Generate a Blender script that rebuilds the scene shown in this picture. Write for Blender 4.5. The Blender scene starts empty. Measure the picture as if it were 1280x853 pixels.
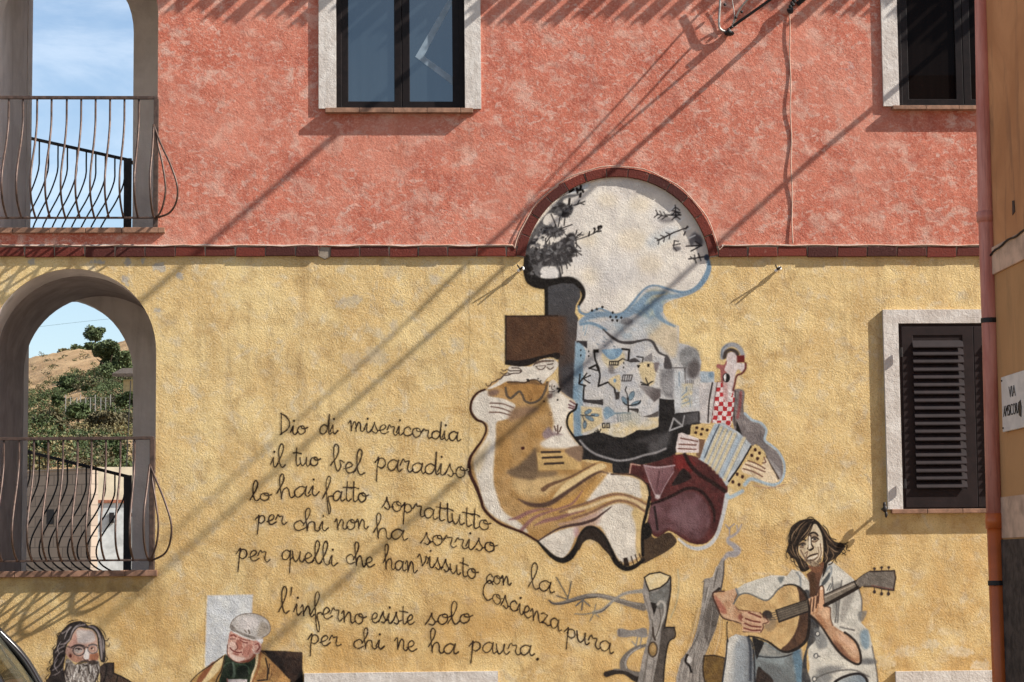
import bpy, bmesh, math, random
import numpy as np
from mathutils import Vector, Matrix
from mathutils.geometry import tessellate_polygon

random.seed(7)
SC = bpy.context.scene
COL = SC.collection
# ------------------------------------------------------------------ camera
PW, PH, FOC = 1280.0, 853.0, 2820.0          # photo size and focal length in photo pixels
YAW, PITCH, ROLL = math.atan(150/FOC), math.atan(287.5/FOC), -0.0095
CAM = np.array([0.0, -18.8, 1.95])
FWD = np.array([math.sin(YAW)*math.cos(PITCH), math.cos(YAW)*math.cos(PITCH), math.sin(PITCH)])
_r = np.array([math.cos(YAW), -math.sin(YAW), 0.0]); _u = np.cross(_r, FWD)
RGT = _r*math.cos(ROLL)+_u*math.sin(ROLL); UPV = -_r*math.sin(ROLL)+_u*math.cos(ROLL)
cd = bpy.data.cameras.new('camera'); cam = bpy.data.objects.new('camera', cd); COL.objects.link(cam)
cd.sensor_width = 36.0; cd.lens = FOC/PW*36.0; cd.clip_start = 0.1; cd.clip_end = 5000
M = Matrix.Identity(4)
for i in range(3):
    M[i][0], M[i][1], M[i][2], M[i][3] = RGT[i], UPV[i], -FWD[i], CAM[i]
cam.matrix_world = M
SC.camera = cam
# ------------------------------------------------------------------ sun, sky, exposure
LD = Vector((-1.22, 0.35, -1.0))              # direction the sunlight travels
sd = bpy.data.lights.new('sun', 'SUN'); sd.energy = 5.0; sd.angle = math.radians(0.53); sd.color = (1.0, 0.955, 0.89)
sun = bpy.data.objects.new('sun', sd); COL.objects.link(sun)
sun.rotation_euler = LD.to_track_quat('-Z', 'Y').to_euler(); sun.location = (10, -20, 20)
wd = bpy.data.worlds.new('World'); SC.world = wd; wd.use_nodes = True
wn = wd.node_tree.nodes; wl = wd.node_tree.links
bg = wn['Background']; sky = wn.new('ShaderNodeTexSky'); sky.sky_type = 'NISHITA'; sky.sun_disc = False
sky.sun_elevation = math.asin(1.0/LD.length); sky.sun_rotation = math.atan2(1.22, -0.35)
sky.altitude = 300; sky.air_density = 1.0; sky.dust_density = 1.2; sky.ozone_density = 1.0
tc_ = wn.new('ShaderNodeTexCoord'); mp_ = wn.new('ShaderNodeMapping'); mp_.inputs['Scale'].default_value = (3.0, 3.0, 11.0)
wl.new(tc_.outputs['Generated'], mp_.inputs[0])
nz_ = wn.new('ShaderNodeTexNoise'); nz_.inputs['Scale'].default_value = 2.2; nz_.inputs['Detail'].default_value = 7; nz_.inputs['Roughness'].default_value = 0.62; nz_.inputs['Distortion'].default_value = 0.6
wl.new(mp_.outputs[0], nz_.inputs['Vector'])
mr_ = wn.new('ShaderNodeMapRange'); mr_.interpolation_type = 'SMOOTHSTEP'
for i_, v_ in ((1, 0.42), (2, 0.72), (3, 0.0), (4, 0.24)): mr_.inputs[i_].default_value = v_
wl.new(nz_.outputs['Fac'], mr_.inputs[0])
mx_ = wn.new('ShaderNodeMix'); mx_.data_type = 'RGBA'; mx_.inputs[7].default_value = (7.5, 7.8, 8.1, 1)
wl.new(mr_.outputs[0], mx_.inputs[0]); wl.new(sky.outputs[0], mx_.inputs[6]); wl.new(mx_.outputs[2], bg.inputs[0]); bg.inputs[1].default_value = 0.088
SC.view_settings.view_transform = 'Standard'; SC.view_settings.look = 'None'
SC.view_settings.exposure = 1.06; SC.view_settings.gamma = 1.0
SC.view_settings.use_curve_mapping = False

# ------------------------------------------------------------------ photo pixel -> point of the plane y
def W(px, py, y=0.0):
    d = FWD + RGT*((px-PW/2)/FOC) + UPV*((PH/2-py)/FOC)
    return CAM + d*((y-CAM[1])/d[1])
def V(px, py, y=0.0): return Vector(W(px, py, y))
def X_(px, py=426, y=0.0): return float(W(px, py, y)[0])
def Z_(py, px=640, y=0.0): return float(W(px, py, y)[2])

# ------------------------------------------------------------------ materials
def s2l(c):
    c = np.asarray(c, float)/255.0
    return np.where(c <= 0.04045, c/12.92, ((c+0.055)/1.055)**2.4)
KA = 0.86                                    # paint reflectance for a sunlit photo colour
def C(r, g, b, k=KA):
    v = s2l((r, g, b))*k
    return (float(v[0]), float(v[1]), float(v[2]), 1.0)

class N:
    """small node helper"""
    def __init__(s, name):
        s.m = bpy.data.materials.new(name); s.m.use_nodes = True
        s.t = s.m.node_tree; s.n = s.t.nodes; s.b = s.n['Principled BSDF']
        s.b.inputs['Roughness'].default_value = 0.85
        s.b.inputs['Specular IOR Level'].default_value = 0.25
        s._pos = None
    def new(s, t, **k):
        x = s.n.new(t)
        for a, v in k.items(): setattr(x, a, v)
        return x
    def link(s, a, b): s.t.links.new(a, b)
    def pos(s):
        if s._pos is None: s._pos = s.new('ShaderNodeNewGeometry').outputs['Position']
        return s._pos
    def mapped(s, scale=(1, 1, 1), rot=(0, 0, 0), loc=(0, 0, 0)):
        m = s.new('ShaderNodeMapping'); m.inputs['Scale'].default_value = scale; m.inputs['Rotation'].default_value = rot
        m.inputs['Location'].default_value = loc
        s.link(s.pos(), m.inputs[0]); return m.outputs[0]
    def noise(s, scale, detail=4, rough=0.55, dist=0.0, vec=None, out='Fac'):
        x = s.new('ShaderNodeTexNoise'); x.inputs['Scale'].default_value = scale; x.inputs['Detail'].default_value = detail
        x.inputs['Roughness'].default_value = rough; x.inputs['Distortion'].default_value = dist
        s.link(vec if vec is not None else s.pos(), x.inputs['Vector']); return x.outputs[out]
    def ramp(s, fac, a, b, lo=0.0, hi=1.0):
        m = s.new('ShaderNodeMapRange'); m.interpolation_type = 'SMOOTHSTEP'
        for i, v in ((1, a), (2, b), (3, lo), (4, hi)): m.inputs[i].default_value = v
        s.link(fac, m.inputs[0]); return m.outputs[0]
    def mix(s, fac, a, b, mode='MIX'):
        m = s.new('ShaderNodeMix', data_type='RGBA', blend_type=mode)
        for sock, v in ((m.inputs[0], fac), (m.inputs[6], a), (m.inputs[7], b)):
            if hasattr(v, 'links') or hasattr(v, 'is_linked'): s.link(v, sock)
            else: sock.default_value = v
        return m.outputs[2]
    def math(s, op, a, b=0.0):
        m = s.new('ShaderNodeMath', operation=op)
        for sock, v in ((m.inputs[0], a), (m.inputs[1], b)):
            if hasattr(v, 'is_linked'): s.link(v, sock)
            else: sock.default_value = v
        return m.outputs[0]
    def color(s, v):
        if hasattr(v, 'is_linked'): s.link(v, s.b.inputs['Base Color'])
        else: s.b.inputs['Base Color'].default_value = v
    def bump(s, h, strength, dist, prev=None):
        b = s.new('ShaderNodeBump'); b.inputs['Strength'].default_value = strength; b.inputs['Distance'].default_value = dist
        s.link(h, b.inputs['Height'])
        if prev is not None: s.link(prev, b.inputs['Normal'])
        return b.outputs[0]
    def normal(s, o): s.link(o, s.b.inputs['Normal'])

def stucco_bump(n, st=1.0):
    b = n.bump(n.noise(3.2, 4, 0.55), 0.42*st, 0.040)
    b = n.bump(n.noise(11, 5, 0.60, 0.6), 0.20*st, 0.016, b)
    b = n.bump(n.noise(60, 4, 0.68), 0.52*st, 0.0062, b)
    n.link(n.ramp(n.noise(1.9, 4, 0.6, 0.3, n.mapped(loc=(6, 6, 2))), 0.30, 0.70, 0.55*st, 1.0*st), b.node.inputs['Strength'])
    b = n.bump(n.noise(135, 3, 0.65), 0.62*st, 0.0034, b)
    n.normal(b)

def yellow_wall(n):
    """weathered ochre limewash: warm and pale blotches, grey worn spots, damp darker clouds"""
    c = n.mix(n.ramp(n.noise(2.2, 4, 0.62, 0.6), 0.36, 0.66), C(207, 172, 112), C(225, 196, 136))
    c = n.mix(n.ramp(n.noise(7.0, 5, 0.65, 0.5, n.mapped(loc=(3, 7, 1))), 0.50, 0.70, 0, 0.72), c, C(206, 194, 168))
    c = n.mix(n.ramp(n.noise(3.1, 5, 0.6, 0.8, n.mapped(loc=(11, 2, 5))), 0.50, 0.72, 0, 0.75), c, C(184, 147, 88))
    c = n.mix(n.ramp(n.noise(4.2, 6, 0.7, 0.3, n.mapped(loc=(31, 12, 25))), 0.635, 0.68, 0, 0.5), c, C(172, 164, 150))
    c = n.mix(n.ramp(n.noise(60, 3, 0.7), 0.36, 0.68, 0.0, 0.45), c, C(236, 216, 170))
    c = n.mix(n.ramp(n.noise(95, 2, 0.6, 0, n.mapped(loc=(5, 5, 5))), 0.55, 0.70, 0.0, 0.6), c, C(136, 104, 62))
    st = n.math('MULTIPLY', n.ramp(n.noise(1.0, 5, 0.65, 0.3, n.mapped(scale=(6, 1, 0.5), loc=(3, 0, 2))), 0.50, 0.72, 0.0, 0.55), n.ramp(n.noise(0.8, 3, 0.6, 0, n.mapped(loc=(8, 0, 3))), 0.4, 0.62))
    c = n.mix(st, c, C(150, 126, 92))
    z = n.new('ShaderNodeSeparateXYZ'); n.link(n.pos(), z.inputs[0])
    low = n.math('MULTIPLY', n.ramp(z.outputs[2], 3.6, 1.2, 0.10, 0.62), n.ramp(n.noise(1.7, 5, 0.62, 0.4), 0.34, 0.64))
    c = n.mix(low, c, C(188, 142, 76))
    return n.mix(n.ramp(n.noise(5.5, 5, 0.62, 0.5, n.mapped(loc=(21, 3, 8))), 0.52, 0.68, 0, 0.42), c, C(164, 130, 82))

def red_wall(n):
    """brush-washed red limewash with pale pinkish-grey dabs"""
    v = n.mapped(scale=(1.0, 1.0, 1.3), rot=(0, 0.6, 0))
    c = n.mix(n.ramp(n.noise(2.6, 4, 0.6, 0.5), 0.36, 0.66), C(182, 98, 76), C(196, 115, 92))
    c = n.mix(n.ramp(n.noise(5.2, 5, 0.60, 0.5, v), 0.49, 0.67, 0, 0.72), c, C(208, 170, 152))
    c = n.mix(n.ramp(n.noise(14, 5, 0.60, 0.8, n.mapped(scale=(1, 1, 1.5), rot=(0, -0.7, 0), loc=(4, 1, 9))), 0.52, 0.67, 0, 0.70), c, C(208, 176, 161))
    c = n.mix(n.ramp(n.noise(4.2, 5, 0.60, 0.5, n.mapped(loc=(9, 4, 2))), 0.50, 0.68, 0, 0.70), c, C(166, 82, 64))
    c = n.mix(n.ramp(n.noise(3.0, 7, 0.72, 0.6, n.mapped(loc=(19, 14, 12))), 0.655, 0.69, 0, 0.55), c, C(172, 162, 160))
    c = n.mix(n.ramp(n.noise(62, 3, 0.7), 0.42, 0.70, 0.0, 0.36), c, C(230, 176, 152))
    c = n.mix(n.ramp(n.noise(90, 2, 0.6, 0, n.mapped(loc=(5, 5, 5))), 0.56, 0.70, 0.0, 0.55), c, C(134, 62, 46))
    c = n.mix(n.ramp(n.noise(1.1, 3, 0.5, 0.4, n.mapped(loc=(2, 9, 4))), 0.42, 0.66, 0, 0.45), c, C(206, 140, 118))
    st = n.math('MULTIPLY', n.ramp(n.noise(1.0, 5, 0.65, 0.3, n.mapped(scale=(7, 1, 0.55))), 0.50, 0.72, 0.0, 0.5), n.ramp(n.noise(0.9, 3, 0.6), 0.4, 0.65))
    return n.mix(st, c, C(150, 84, 70))

def simple(name, col, rough=0.8, var=0.12, scale=8.0, bump=0.0, bscale=60.0, metal=0.0, spec=0.25):
    n = N(name)
    d = tuple(v*(1-var*2) for v in col[:3])+(1,); l = tuple(min(1, v*(1+var)) for v in col[:3])+(1,)
    c = n.mix(n.ramp(n.noise(scale, 5, 0.6, 0.4), 0.3, 0.7), d, l)
    n.color(c); n.b.inputs['Roughness'].default_value = rough; n.b.inputs['Metallic'].default_value = metal
    n.b.inputs['Specular IOR Level'].default_value = spec
    if bump: n.normal(n.bump(n.noise(bscale, 4, 0.6), bump, 0.006))
    return n.m

MAT = {}
n = N('yellow_stucco'); n.color(yellow_wall(n)); stucco_bump(n); MAT['yellow'] = n.m
n = N('red_stucco'); n.color(red_wall(n)); stucco_bump(n, 0.9); MAT['red'] = n.m
for nm_, wallf, key, bs in (('mural_paint', yellow_wall, 'paint', 0.85), ('red_wall_paint', red_wall, 'paint_red', 0.9)):
    n = N(nm_)
    at = n.new('ShaderNodeAttribute'); at.attribute_name = 'paint'
    pc = n.mix(n.ramp(n.noise(38, 4, 0.7), 0.3, 0.75, 0.0, 0.02), at.outputs['Color'], (0.62, 0.56, 0.44, 1))
    pc = n.mix(n.ramp(n.noise(75, 3, 0.7), 0.52, 0.72, 0.0, 0.14), pc, (0.03, 0.025, 0.02, 1))
    wear = n.ramp(n.noise(46, 4, 0.7, 0.3, n.mapped(loc=(2, 2, 2))), 0.22, 0.40, 0.90, 1.0)
    n.color(n.mix(n.math('MULTIPLY', at.outputs['Alpha'], wear), wallf(n), pc)); stucco_bump(n, bs); n.b.inputs['Specular IOR Level'].default_value = 0.08; MAT[key] = n.m
n = N('grey_render')
n.color(n.mix(n.ramp(n.noise(3, 5, 0.6, 0.5), 0.3, 0.7), (0.60, 0.535, 0.485, 1), (0.74, 0.67, 0.615, 1)))
n.color(n.mix(n.ramp(n.noise(1.0, 6, 0.66, 0.3, n.mapped(scale=(5, 5, 0.7))), 0.46, 0.72, 0, 0.45), n.b.inputs['Base Color'].links[0].from_socket, (0.42, 0.355, 0.31, 1)))
n.normal(n.bump(n.noise(45, 5, 0.65), 0.7, 0.008, n.bump(n.noise(7, 4, 0.6), 0.5, 0.02))); MAT['grey'] = n.m
n = N('white_trim')
c = n.mix(n.ramp(n.noise(7, 5, 0.6, 0.5), 0.35, 0.7), C(196, 186, 176), C(218, 211, 202))
c = n.mix(n.ramp(n.noise(1.0, 6, 0.66, 0.2, n.mapped(scale=(16, 6, 1.2))), 0.50, 0.72, 0, 0.5), c, C(158, 146, 132))
n.color(n.mix(n.ramp(n.noise(26, 5, 0.7), 0.56, 0.70, 0, 0.5), c, C(146, 134, 122)))
b = n.bump(n.noise(30, 4, 0.6), 0.5, 0.008); n.normal(n.bump(n.noise(85, 3, 0.6), 0.6, 0.004, b)); MAT['white'] = n.m
n = N('red_brick')
oi = n.new('ShaderNodeAttribute'); oi.attribute_name = 'tone'
c = n.mix(oi.outputs['Fac'], (0.050, 0.012, 0.009, 1), (0.150, 0.026, 0.015, 1))
c = n.mix(n.ramp(n.noise(30, 5, 0.7), 0.5, 0.72, 0, 0.55), c, (0.07, 0.022, 0.018, 1))
c = n.mix(n.ramp(n.noise(22, 5, 0.7, 0, n.mapped(loc=(4, 4, 4))), 0.62, 0.74, 0, 0.5), c, (0.36, 0.22, 0.17, 1))
n.color(c); n.normal(n.bump(n.noise(70, 4, 0.65), 0.7, 0.006)); MAT['brick'] = n.m
MAT['mortar'] = simple('mortar', C(150, 136, 120), 0.95, 0.15, 14, 0.4)
MAT['sill'] = simple('clay_tile_sill', (0.25, 0.135, 0.085, 1), 0.75, 0.2, 11, 0.25)
MAT['roof'] = simple('terracotta_roof', (0.33, 0.13, 0.075, 1), 0.85, 0.25, 9, 0.4)
MAT['wood'] = simple('dark_brown_wood', (0.009, 0.0055, 0.005, 1), 0.5, 0.2, 18, 0.1, 40, 0, 0.15)
MAT['shutter'] = simple('brown_shutter_paint', (0.018, 0.011, 0.0105, 1), 0.5, 0.12, 12, 0.05, 40, 0, 0.2)
MAT['iron'] = simple('rusty_brown_iron', (0.085, 0.050, 0.036, 1), 0.5, 0.25, 25, 0.1, 80, 0.35, 0.5)
MAT['black'] = simple('black_iron', (0.018, 0.014, 0.013, 1), 0.55, 0.2, 25, 0.1, 80, 0.2, 0.4)
MAT['cable'] = simple('black_cable', (0.020, 0.017, 0.016, 1), 0.6, 0.1, 20)
MAT['greycable'] = simple('pale_cable', C(188, 158, 140), 0.7, 0.12, 15)
MAT['steel'] = simple('galvanised_steel', (0.36, 0.34, 0.31, 1), 0.45, 0.15, 30, 0.1, 60, 0.6, 0.5)
MAT['ceramic'] = simple('white_ceramic', (0.72, 0.70, 0.66, 1), 0.3, 0.05, 10, 0, 40, 0, 0.5)
def glass(name, col, rough=0.03, spec=0.6):
    n = N(name); n.color(n.mix(n.ramp(n.noise(1.0, 4, 0.6, 0.3, n.mapped(scale=(14, 1, 0.8))), 0.3, 0.7), tuple(v*0.78 for v in col[:3])+(1,), col))
    n.b.inputs['Roughness'].default_value = rough; n.b.inputs['Specular IOR Level'].default_value = spec
    return n.m
MAT['glass_blue'] = glass('blue_grey_glass', (0.020, 0.028, 0.034, 1), 0.06, 0.5)
g_ = MAT['glass_blue'].node_tree.nodes['Principled BSDF']; g_.inputs['IOR'].default_value = 2.15; g_.inputs['Specular IOR Level'].default_value = 0.5; g_.inputs['Specular Tint'].default_value = (0.80, 0.89, 0.96, 1)
MAT['glass_dark'] = glass('dark_glass', (0.007, 0.005, 0.0045, 1), 0.02, 0.03)
MAT['reflection_strip'] = simple('pale_blue_reflection', (0.20, 0.255, 0.30, 1), 0.5, 0.1, 12)  # pale colour standing in for a reflection on the upper window

# ------------------------------------------------------------------ mesh helpers
def tag(o, label=None, cat=None, group=None, kind=None):
    if label: o['label'] = label
    if cat: o['category'] = cat
    if group: o['group'] = group
    if kind: o['kind'] = kind
    return o
def empty(name, loc=(0, 0, 0), label=None, cat=None, group=None):
    o = bpy.data.objects.new(name, None); o.location = loc; COL.objects.link(o)
    return tag(o, label, cat, group)
class MB:
    """collects shapes and links them as one mesh object"""
    def __init__(s): s.v = []; s.f = []; s.tone = []
    def add(s, vs, fs, tone=None):
        k = len(s.v); s.v += [tuple(p) for p in vs]; s.f += [tuple(i+k for i in f) for f in fs]
        s.tone += [random.random() if tone is None else tone]*len(vs)
    def box(s, x0, x1, y0, y1, z0, z1):
        s.add([(x0, y0, z0), (x1, y0, z0), (x1, y1, z0), (x0, y1, z0), (x0, y0, z1), (x1, y0, z1), (x1, y1, z1), (x0, y1, z1)],
              [(0, 3, 2, 1), (4, 5, 6, 7), (0, 1, 5, 4), (1, 2, 6, 5), (2, 3, 7, 6), (3, 0, 4, 7)])
    def hexa(s, front, back):
        """two matching loops of 3D points joined into a closed prism"""
        k = len(front)
        s.add(list(front)+list(back), [tuple(range(k)), tuple(range(2*k-1, k-1, -1))]+[(i, i+k, (i+1) % k+k, (i+1) % k) for i in range(k)])
    def prism(s, pts, y0, y1):
        """(x,z) outline extruded along y"""
        s.hexa([(x, y0, z) for x, z in pts], [(x, y1, z) for x, z in pts])
    def slab(s, outer, holes, y0, y1):
        """(x,z) outline with holes, front at y0, back at y1"""
        loops = [outer]+holes
        flat = [p for l in loops for p in l]
        tris = tessellate_polygon([[Vector((x, z, 0)) for x, z in l] for l in loops])
        k = len(flat)
        vs = [(x, y0, z) for x, z in flat]+[(x, y1, z) for x, z in flat]
        fs = []
        for t in tris:
            a, b, c = [Vector((flat[i][0], flat[i][1])) for i in t]
            ccw = (b-a).cross(c-a) > 0
            t = tuple(t) if ccw else tuple(reversed(t))
            fs.append(t); fs.append(tuple(i+k for i in reversed(t)))
        o = 0
        for l in loops:
            q = len(l)
            for i in range(q): fs.append((o+i, o+(i+1) % q, o+(i+1) % q+k, o+i+k))
            o += q
        s.add(vs, fs)
    def tube(s, pts, r, n=8, cap=True):
        pts = [Vector(p) for p in pts]; m = len(pts)
        rr = r if hasattr(r, '__len__') else [r]*m
        vs, fs = [], []
        t0 = (pts[1]-pts[0]).normalized()
        up = t0.cross(Vector((0.31, 0.87, 0.22))).normalized()
        for i, p in enumerate(pts):
            t = (pts[min(i+1, m-1)]-pts[max(i-1, 0)])
            t = t.normalized() if t.length > 1e-9 else t0
            up = (up-t*up.dot(t)).normalized(); w = t.cross(up)
            for j in range(n):
                a = 2*math.pi*j/n; vs.append(p+(up*math.cos(a)+w*math.sin(a))*rr[i])
        for i in range(m-1):
            for j in range(n):
                fs.append((i*n+j, i*n+(j+1) % n, (i+1)*n+(j+1) % n, (i+1)*n+j))
        if cap: fs.append(tuple(range(n-1, -1, -1))); fs.append(tuple((m-1)*n+j for j in range(n)))
        s.add(vs, fs)
    def ball(s, c, r, n=8, sq=(1, 1, 1)):
        vs = [(c[0], c[1], c[2]+r*sq[2])]; fs = []
        for i in range(1, n):
            a = math.pi*i/n
            for j in range(n*2):
                b = math.pi*j/n
                vs.append((c[0]+r*sq[0]*math.sin(a)*math.cos(b), c[1]+r*sq[1]*math.sin(a)*math.sin(b), c[2]+r*sq[2]*math.cos(a)))
        vs.append((c[0], c[1], c[2]-r*sq[2])); q = n*2
        for j in range(q): fs.append((0, 1+j, 1+(j+1) % q))
        for i in range(n-2):
            for j in range(q): fs.append((1+i*q+j, 1+(i+1)*q+j, 1+(i+1)*q+(j+1) % q, 1+i*q+(j+1) % q))
        for j in range(q): fs.append((len(vs)-1, 1+(n-2)*q+(j+1) % q, 1+(n-2)*q+j))
        s.add(vs, fs)
    def build(s, name, mat, parent=None, smooth=False, bevel=0.0):
        me = bpy.data.meshes.new(name); me.from_pydata(s.v, [], s.f)
        at = me.attributes.new('tone', 'FLOAT', 'POINT'); at.data.foreach_set('value', np.array(s.tone, dtype=np.float32))
        bm = bmesh.new(); bm.from_mesh(me); bmesh.ops.recalc_face_normals(bm, faces=bm.faces)
        bm.to_mesh(me); bm.free()
        me.materials.append(MAT[mat] if isinstance(mat, str) else mat)
        if smooth: me.polygons.foreach_set('use_smooth', [True]*len(me.polygons))
        o = bpy.data.objects.new(name, me); COL.objects.link(o)
        if parent is not None:
            q = parent; off = Vector((0, 0, 0))
            while q is not None: off += q.location; q = q.parent
            o.parent = parent
            me.transform(Matrix.Translation(-off))
        if bevel:
            b = o.modifiers.new('bevel', 'BEVEL'); b.width = bevel; b.segments = 2; b.limit_method = 'ANGLE'
        return o
def catmull(pts, closed=False, k=6):
    p = [np.asarray(q, float) for q in pts]; n = len(p); out = []
    rng = range(n) if closed else range(n-1)
    for i in rng:
        p0 = p[(i-1) % n] if closed or i > 0 else 2*p[0]-p[1]
        p1 = p[i]; p2 = p[(i+1) % n]
        p3 = p[(i+2) % n] if closed or i+2 < n else 2*p[-1]-p[-2]
        for j in range(k):
            t = j/k
            out.append(0.5*((2*p1)+(-p0+p2)*t+(2*p0-5*p1+4*p2-p3)*t*t+(-p0+3*p1-3*p2+p3)*t**3))
    if not closed: out.append(p[-1])
    return out
# ================================================================== STRUCTURE: ground and hill
gn = N('street_paving')
gc = gn.mix(gn.ramp(gn.noise(0.8, 5, 0.6), 0.3, 0.7), (0.30, 0.235, 0.165, 1), (0.42, 0.335, 0.24, 1))
gn.color(gn.mix(gn.ramp(gn.noise(35, 4, 0.7), 0.4, 0.7, 0, 0.5), gc, (0.10, 0.095, 0.085, 1)))
gn.normal(gn.bump(gn.noise(40, 4, 0.6), 0.4, 0.01))
g = MB(); g.add([(-2500, -2500, 0), (2500, -2500, 0), (2500, 2500, 0), (-2500, 2500, 0)], [(0, 1, 2, 3)])
tag(g.build('ground', gn.m), kind='structure')

def ray_x(px, dist): return X_(px, 500, dist-18.8)        # x of photo column px at that distance from the camera
def hill_z(x, y):
    d = y+18.8
    prof = [(60, -0.5), (90, 4.0), (140, 8.4), (190, 13.4), (250, 20.0), (300, 26.5), (350, 34.6), (400, 41.6), (430, 44.6), (470, 43.0), (620, 10), (900, 0)]
    z = prof[-1][1]
    for (a, za), (b, zb) in zip(prof, prof[1:]):
        if a <= d <= b: z = za+(zb-za)*(d-a)/(b-a); break
    if d < 60: z = -0.5
    xc = -0.135*d                                          # middle of the view through the loggia
    k = max(0.0, min(1.0, (d-150)/250))
    z += k*max(-10, min(14, (x-xc)*0.21))
    z += 0.45*math.sin(x*0.31+y*0.07)+0.35*math.sin(x*0.83+y*0.19+1.0)+0.25*math.sin(x*1.7-y*0.33)
    return z if d > 62 else min(z, -0.5)
hn = N('dry_hillside_soil')
hc = hn.mix(hn.ramp(hn.noise(0.10, 5, 0.6), 0.35, 0.65), (0.27, 0.165, 0.075, 1), (0.40, 0.265, 0.135, 1))
hc = hn.mix(hn.ramp(hn.noise(0.5, 6, 0.7), 0.48, 0.70, 0, 0.75), hc, (0.22, 0.135, 0.07, 1))
hn.color(hn.mix(hn.ramp(hn.noise(0.35, 6, 0.7, 0, hn.mapped(loc=(7, 3, 1))), 0.60, 0.72, 0, 0.8), hc, (0.11, 0.10, 0.05, 1)))
hn.normal(hn.bump(hn.noise(1.6, 5, 0.7), 0.8, 0.5))
h = MB(); vs = []; fs = []
ys = [45+i*3.4 for i in range(170)]; xs = [-190+j*3.0 for j in range(110)]
for y in ys:
    for x in xs: vs.append((x, y, hill_z(x, y)))
for i in range(len(ys)-1):
    for j in range(len(xs)-1):
        a = i*len(xs)+j; fs.append((a, a+1, a+1+len(xs), a+len(xs)))
h.add(vs, fs); tag(h.build('hillside', hn.m, smooth=True), kind='structure')

# ---- vegetation on the hill
def leaf_mat(name, a, b):
    n = N(name); t = n.new('ShaderNodeAttribute'); t.attribute_name = 'tone'
    n.color(n.mix(t.outputs['Fac'], a, b)); n.b.inputs['Roughness'].default_value = 0.7
    return n.m
LM_dark = leaf_mat('dark_evergreen_leaf', (0.022, 0.036, 0.013, 1), (0.085, 0.108, 0.042, 1))
LM_mid = leaf_mat('scrub_leaf', (0.028, 0.044, 0.014, 1), (0.066, 0.088, 0.030, 1))
LM_pale = leaf_mat('pale_scrub_leaf', (0.090, 0.080, 0.032, 1), (0.170, 0.140, 0.062, 1))
LM_brown = leaf_mat('dry_scrub_leaf', (0.045, 0.044, 0.020, 1), (0.095, 0.078, 0.038, 1))
BARK = simple('tree_bark', (0.09, 0.065, 0.045, 1), 0.9, 0.25, 4, 0.4, 8)
def leaves(mb, c, rad, n, size, lumps=12, flat=0.0):
    cl = []
    for _ in range(lumps):
        d = Vector((random.gauss(0, 1), random.gauss(0, 1), random.gauss(0, 0.9))).normalized()*random.uniform(0.25, 0.85)
        cl.append((Vector((c[0]+d.x*rad[0], c[1]+d.y*rad[1], c[2]+max(d.z, -0.6+flat)*rad[2])), random.uniform(0.24, 0.52), random.uniform(0, 0.5)))
    for _ in range(n):
        cc, f, tn = random.choice(cl)
        d = Vector((random.gauss(0, 1), random.gauss(0, 1), random.gauss(0, 1))).normalized()*(random.random()**0.45)
        p = cc+Vector((d.x*rad[0]*f, d.y*rad[1]*f, d.z*rad[2]*f))
        a = Vector((random.gauss(0, 1), random.gauss(0, 1), random.gauss(0, 1))).normalized()
        b = a.cross(Vector((random.gauss(0, 1), random.gauss(0, 1), random.gauss(0, 1)))).normalized()
        s_ = size*random.uniform(0.6, 1.3)
        mb.add([p+a*s_, p+b*s_*0.6, p-a*s_, p-b*s_*0.6], [(0, 1, 2, 3)], tone=min(1, max(0, tn+random.uniform(0, 0.6))))
def at_px(px, py, dist):
    """point seen at photo pixel, at that distance"""
    return V(px, py, dist-18.8)
def plant(name, px, py, dist, w_px, h_px, n, mat, label, cat, group=None, trunk=0.0, size=0.21):
    c = at_px(px, py, dist); k = dist/FOC
    rx, rz = w_px*k/2, h_px*k/2
    base = Vector((c.x, c.y, min(hill_z(c.x, c.y), c.z-rz)))
    e = empty(name, base, label, cat, group)
    m = MB(); leaves(m, c, (rx, rx, rz), int(n*1.9), size, 16); m.build('crown', mat, e)
    t = MB(); top = Vector((c.x, c.y, c.z-rz*0.1)); r0 = max(0.14, rx*0.09)
    t.tube([base-Vector((0, 0, 0.4)), base.lerp(top, 0.5)+Vector((rx*0.06, 0, 0)), top], [r0, r0*0.8, r0*0.35], 7)
    for q in range(4):
        a = q*1.7; s0 = base.lerp(top, 0.55+0.1*q)
        t.tube([s0, s0+Vector((math.cos(a)*rx*0.5, math.sin(a)*rx*0.5, rz*0.5))], [r0*0.5, r0*0.2], 5)
    t.build('trunk', BARK, e)
    return e
plant('pine_tree', 118.5, 415, 428, 29, 27, 2600, LM_dark, 'lone round-crowned tree standing against the sky on the hill crest', 'tree', size=0.22)
plant('oak_tree', 136, 453, 300, 60, 52, 5600, LM_dark, 'big dark evergreen tree on the slope behind the small tiled roof', 'tree', size=0.21)
grp = 'bushes on the crest of the dry hill'
plant('bush', 61, 449, 415, 27, 14, 900, LM_pale, 'pale olive bush at the left end of the hill crest', 'bush', grp)
plant('bush', 82, 443, 420, 22, 15, 800, LM_pale, 'pale bush standing highest on the crest left of the dark hedge', 'bush', grp)
plant('bush', 74, 454, 400, 24, 12, 700, LM_mid, 'green bush just below the crest on the bare brown slope', 'bush', grp)
plant('bush', 97, 437, 424, 24, 12, 800, LM_dark, 'dark low bush on the crest left of the lone tree', 'bush', grp)
plant('bush', 113, 433, 425, 20, 12, 700, LM_dark, 'dark bush at the foot of the lone tree on the crest', 'bush', grp)
grp = 'big shrubs on the lower hillside'
plant('shrub', 95, 482, 300, 52, 24, 2600, LM_mid, 'bright green rounded shrub in the middle of the hillside', 'shrub', grp)
plant('shrub', 127, 484, 290, 44, 26, 2200, LM_mid, 'green shrub below the big dark tree', 'shrub', grp)
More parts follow.
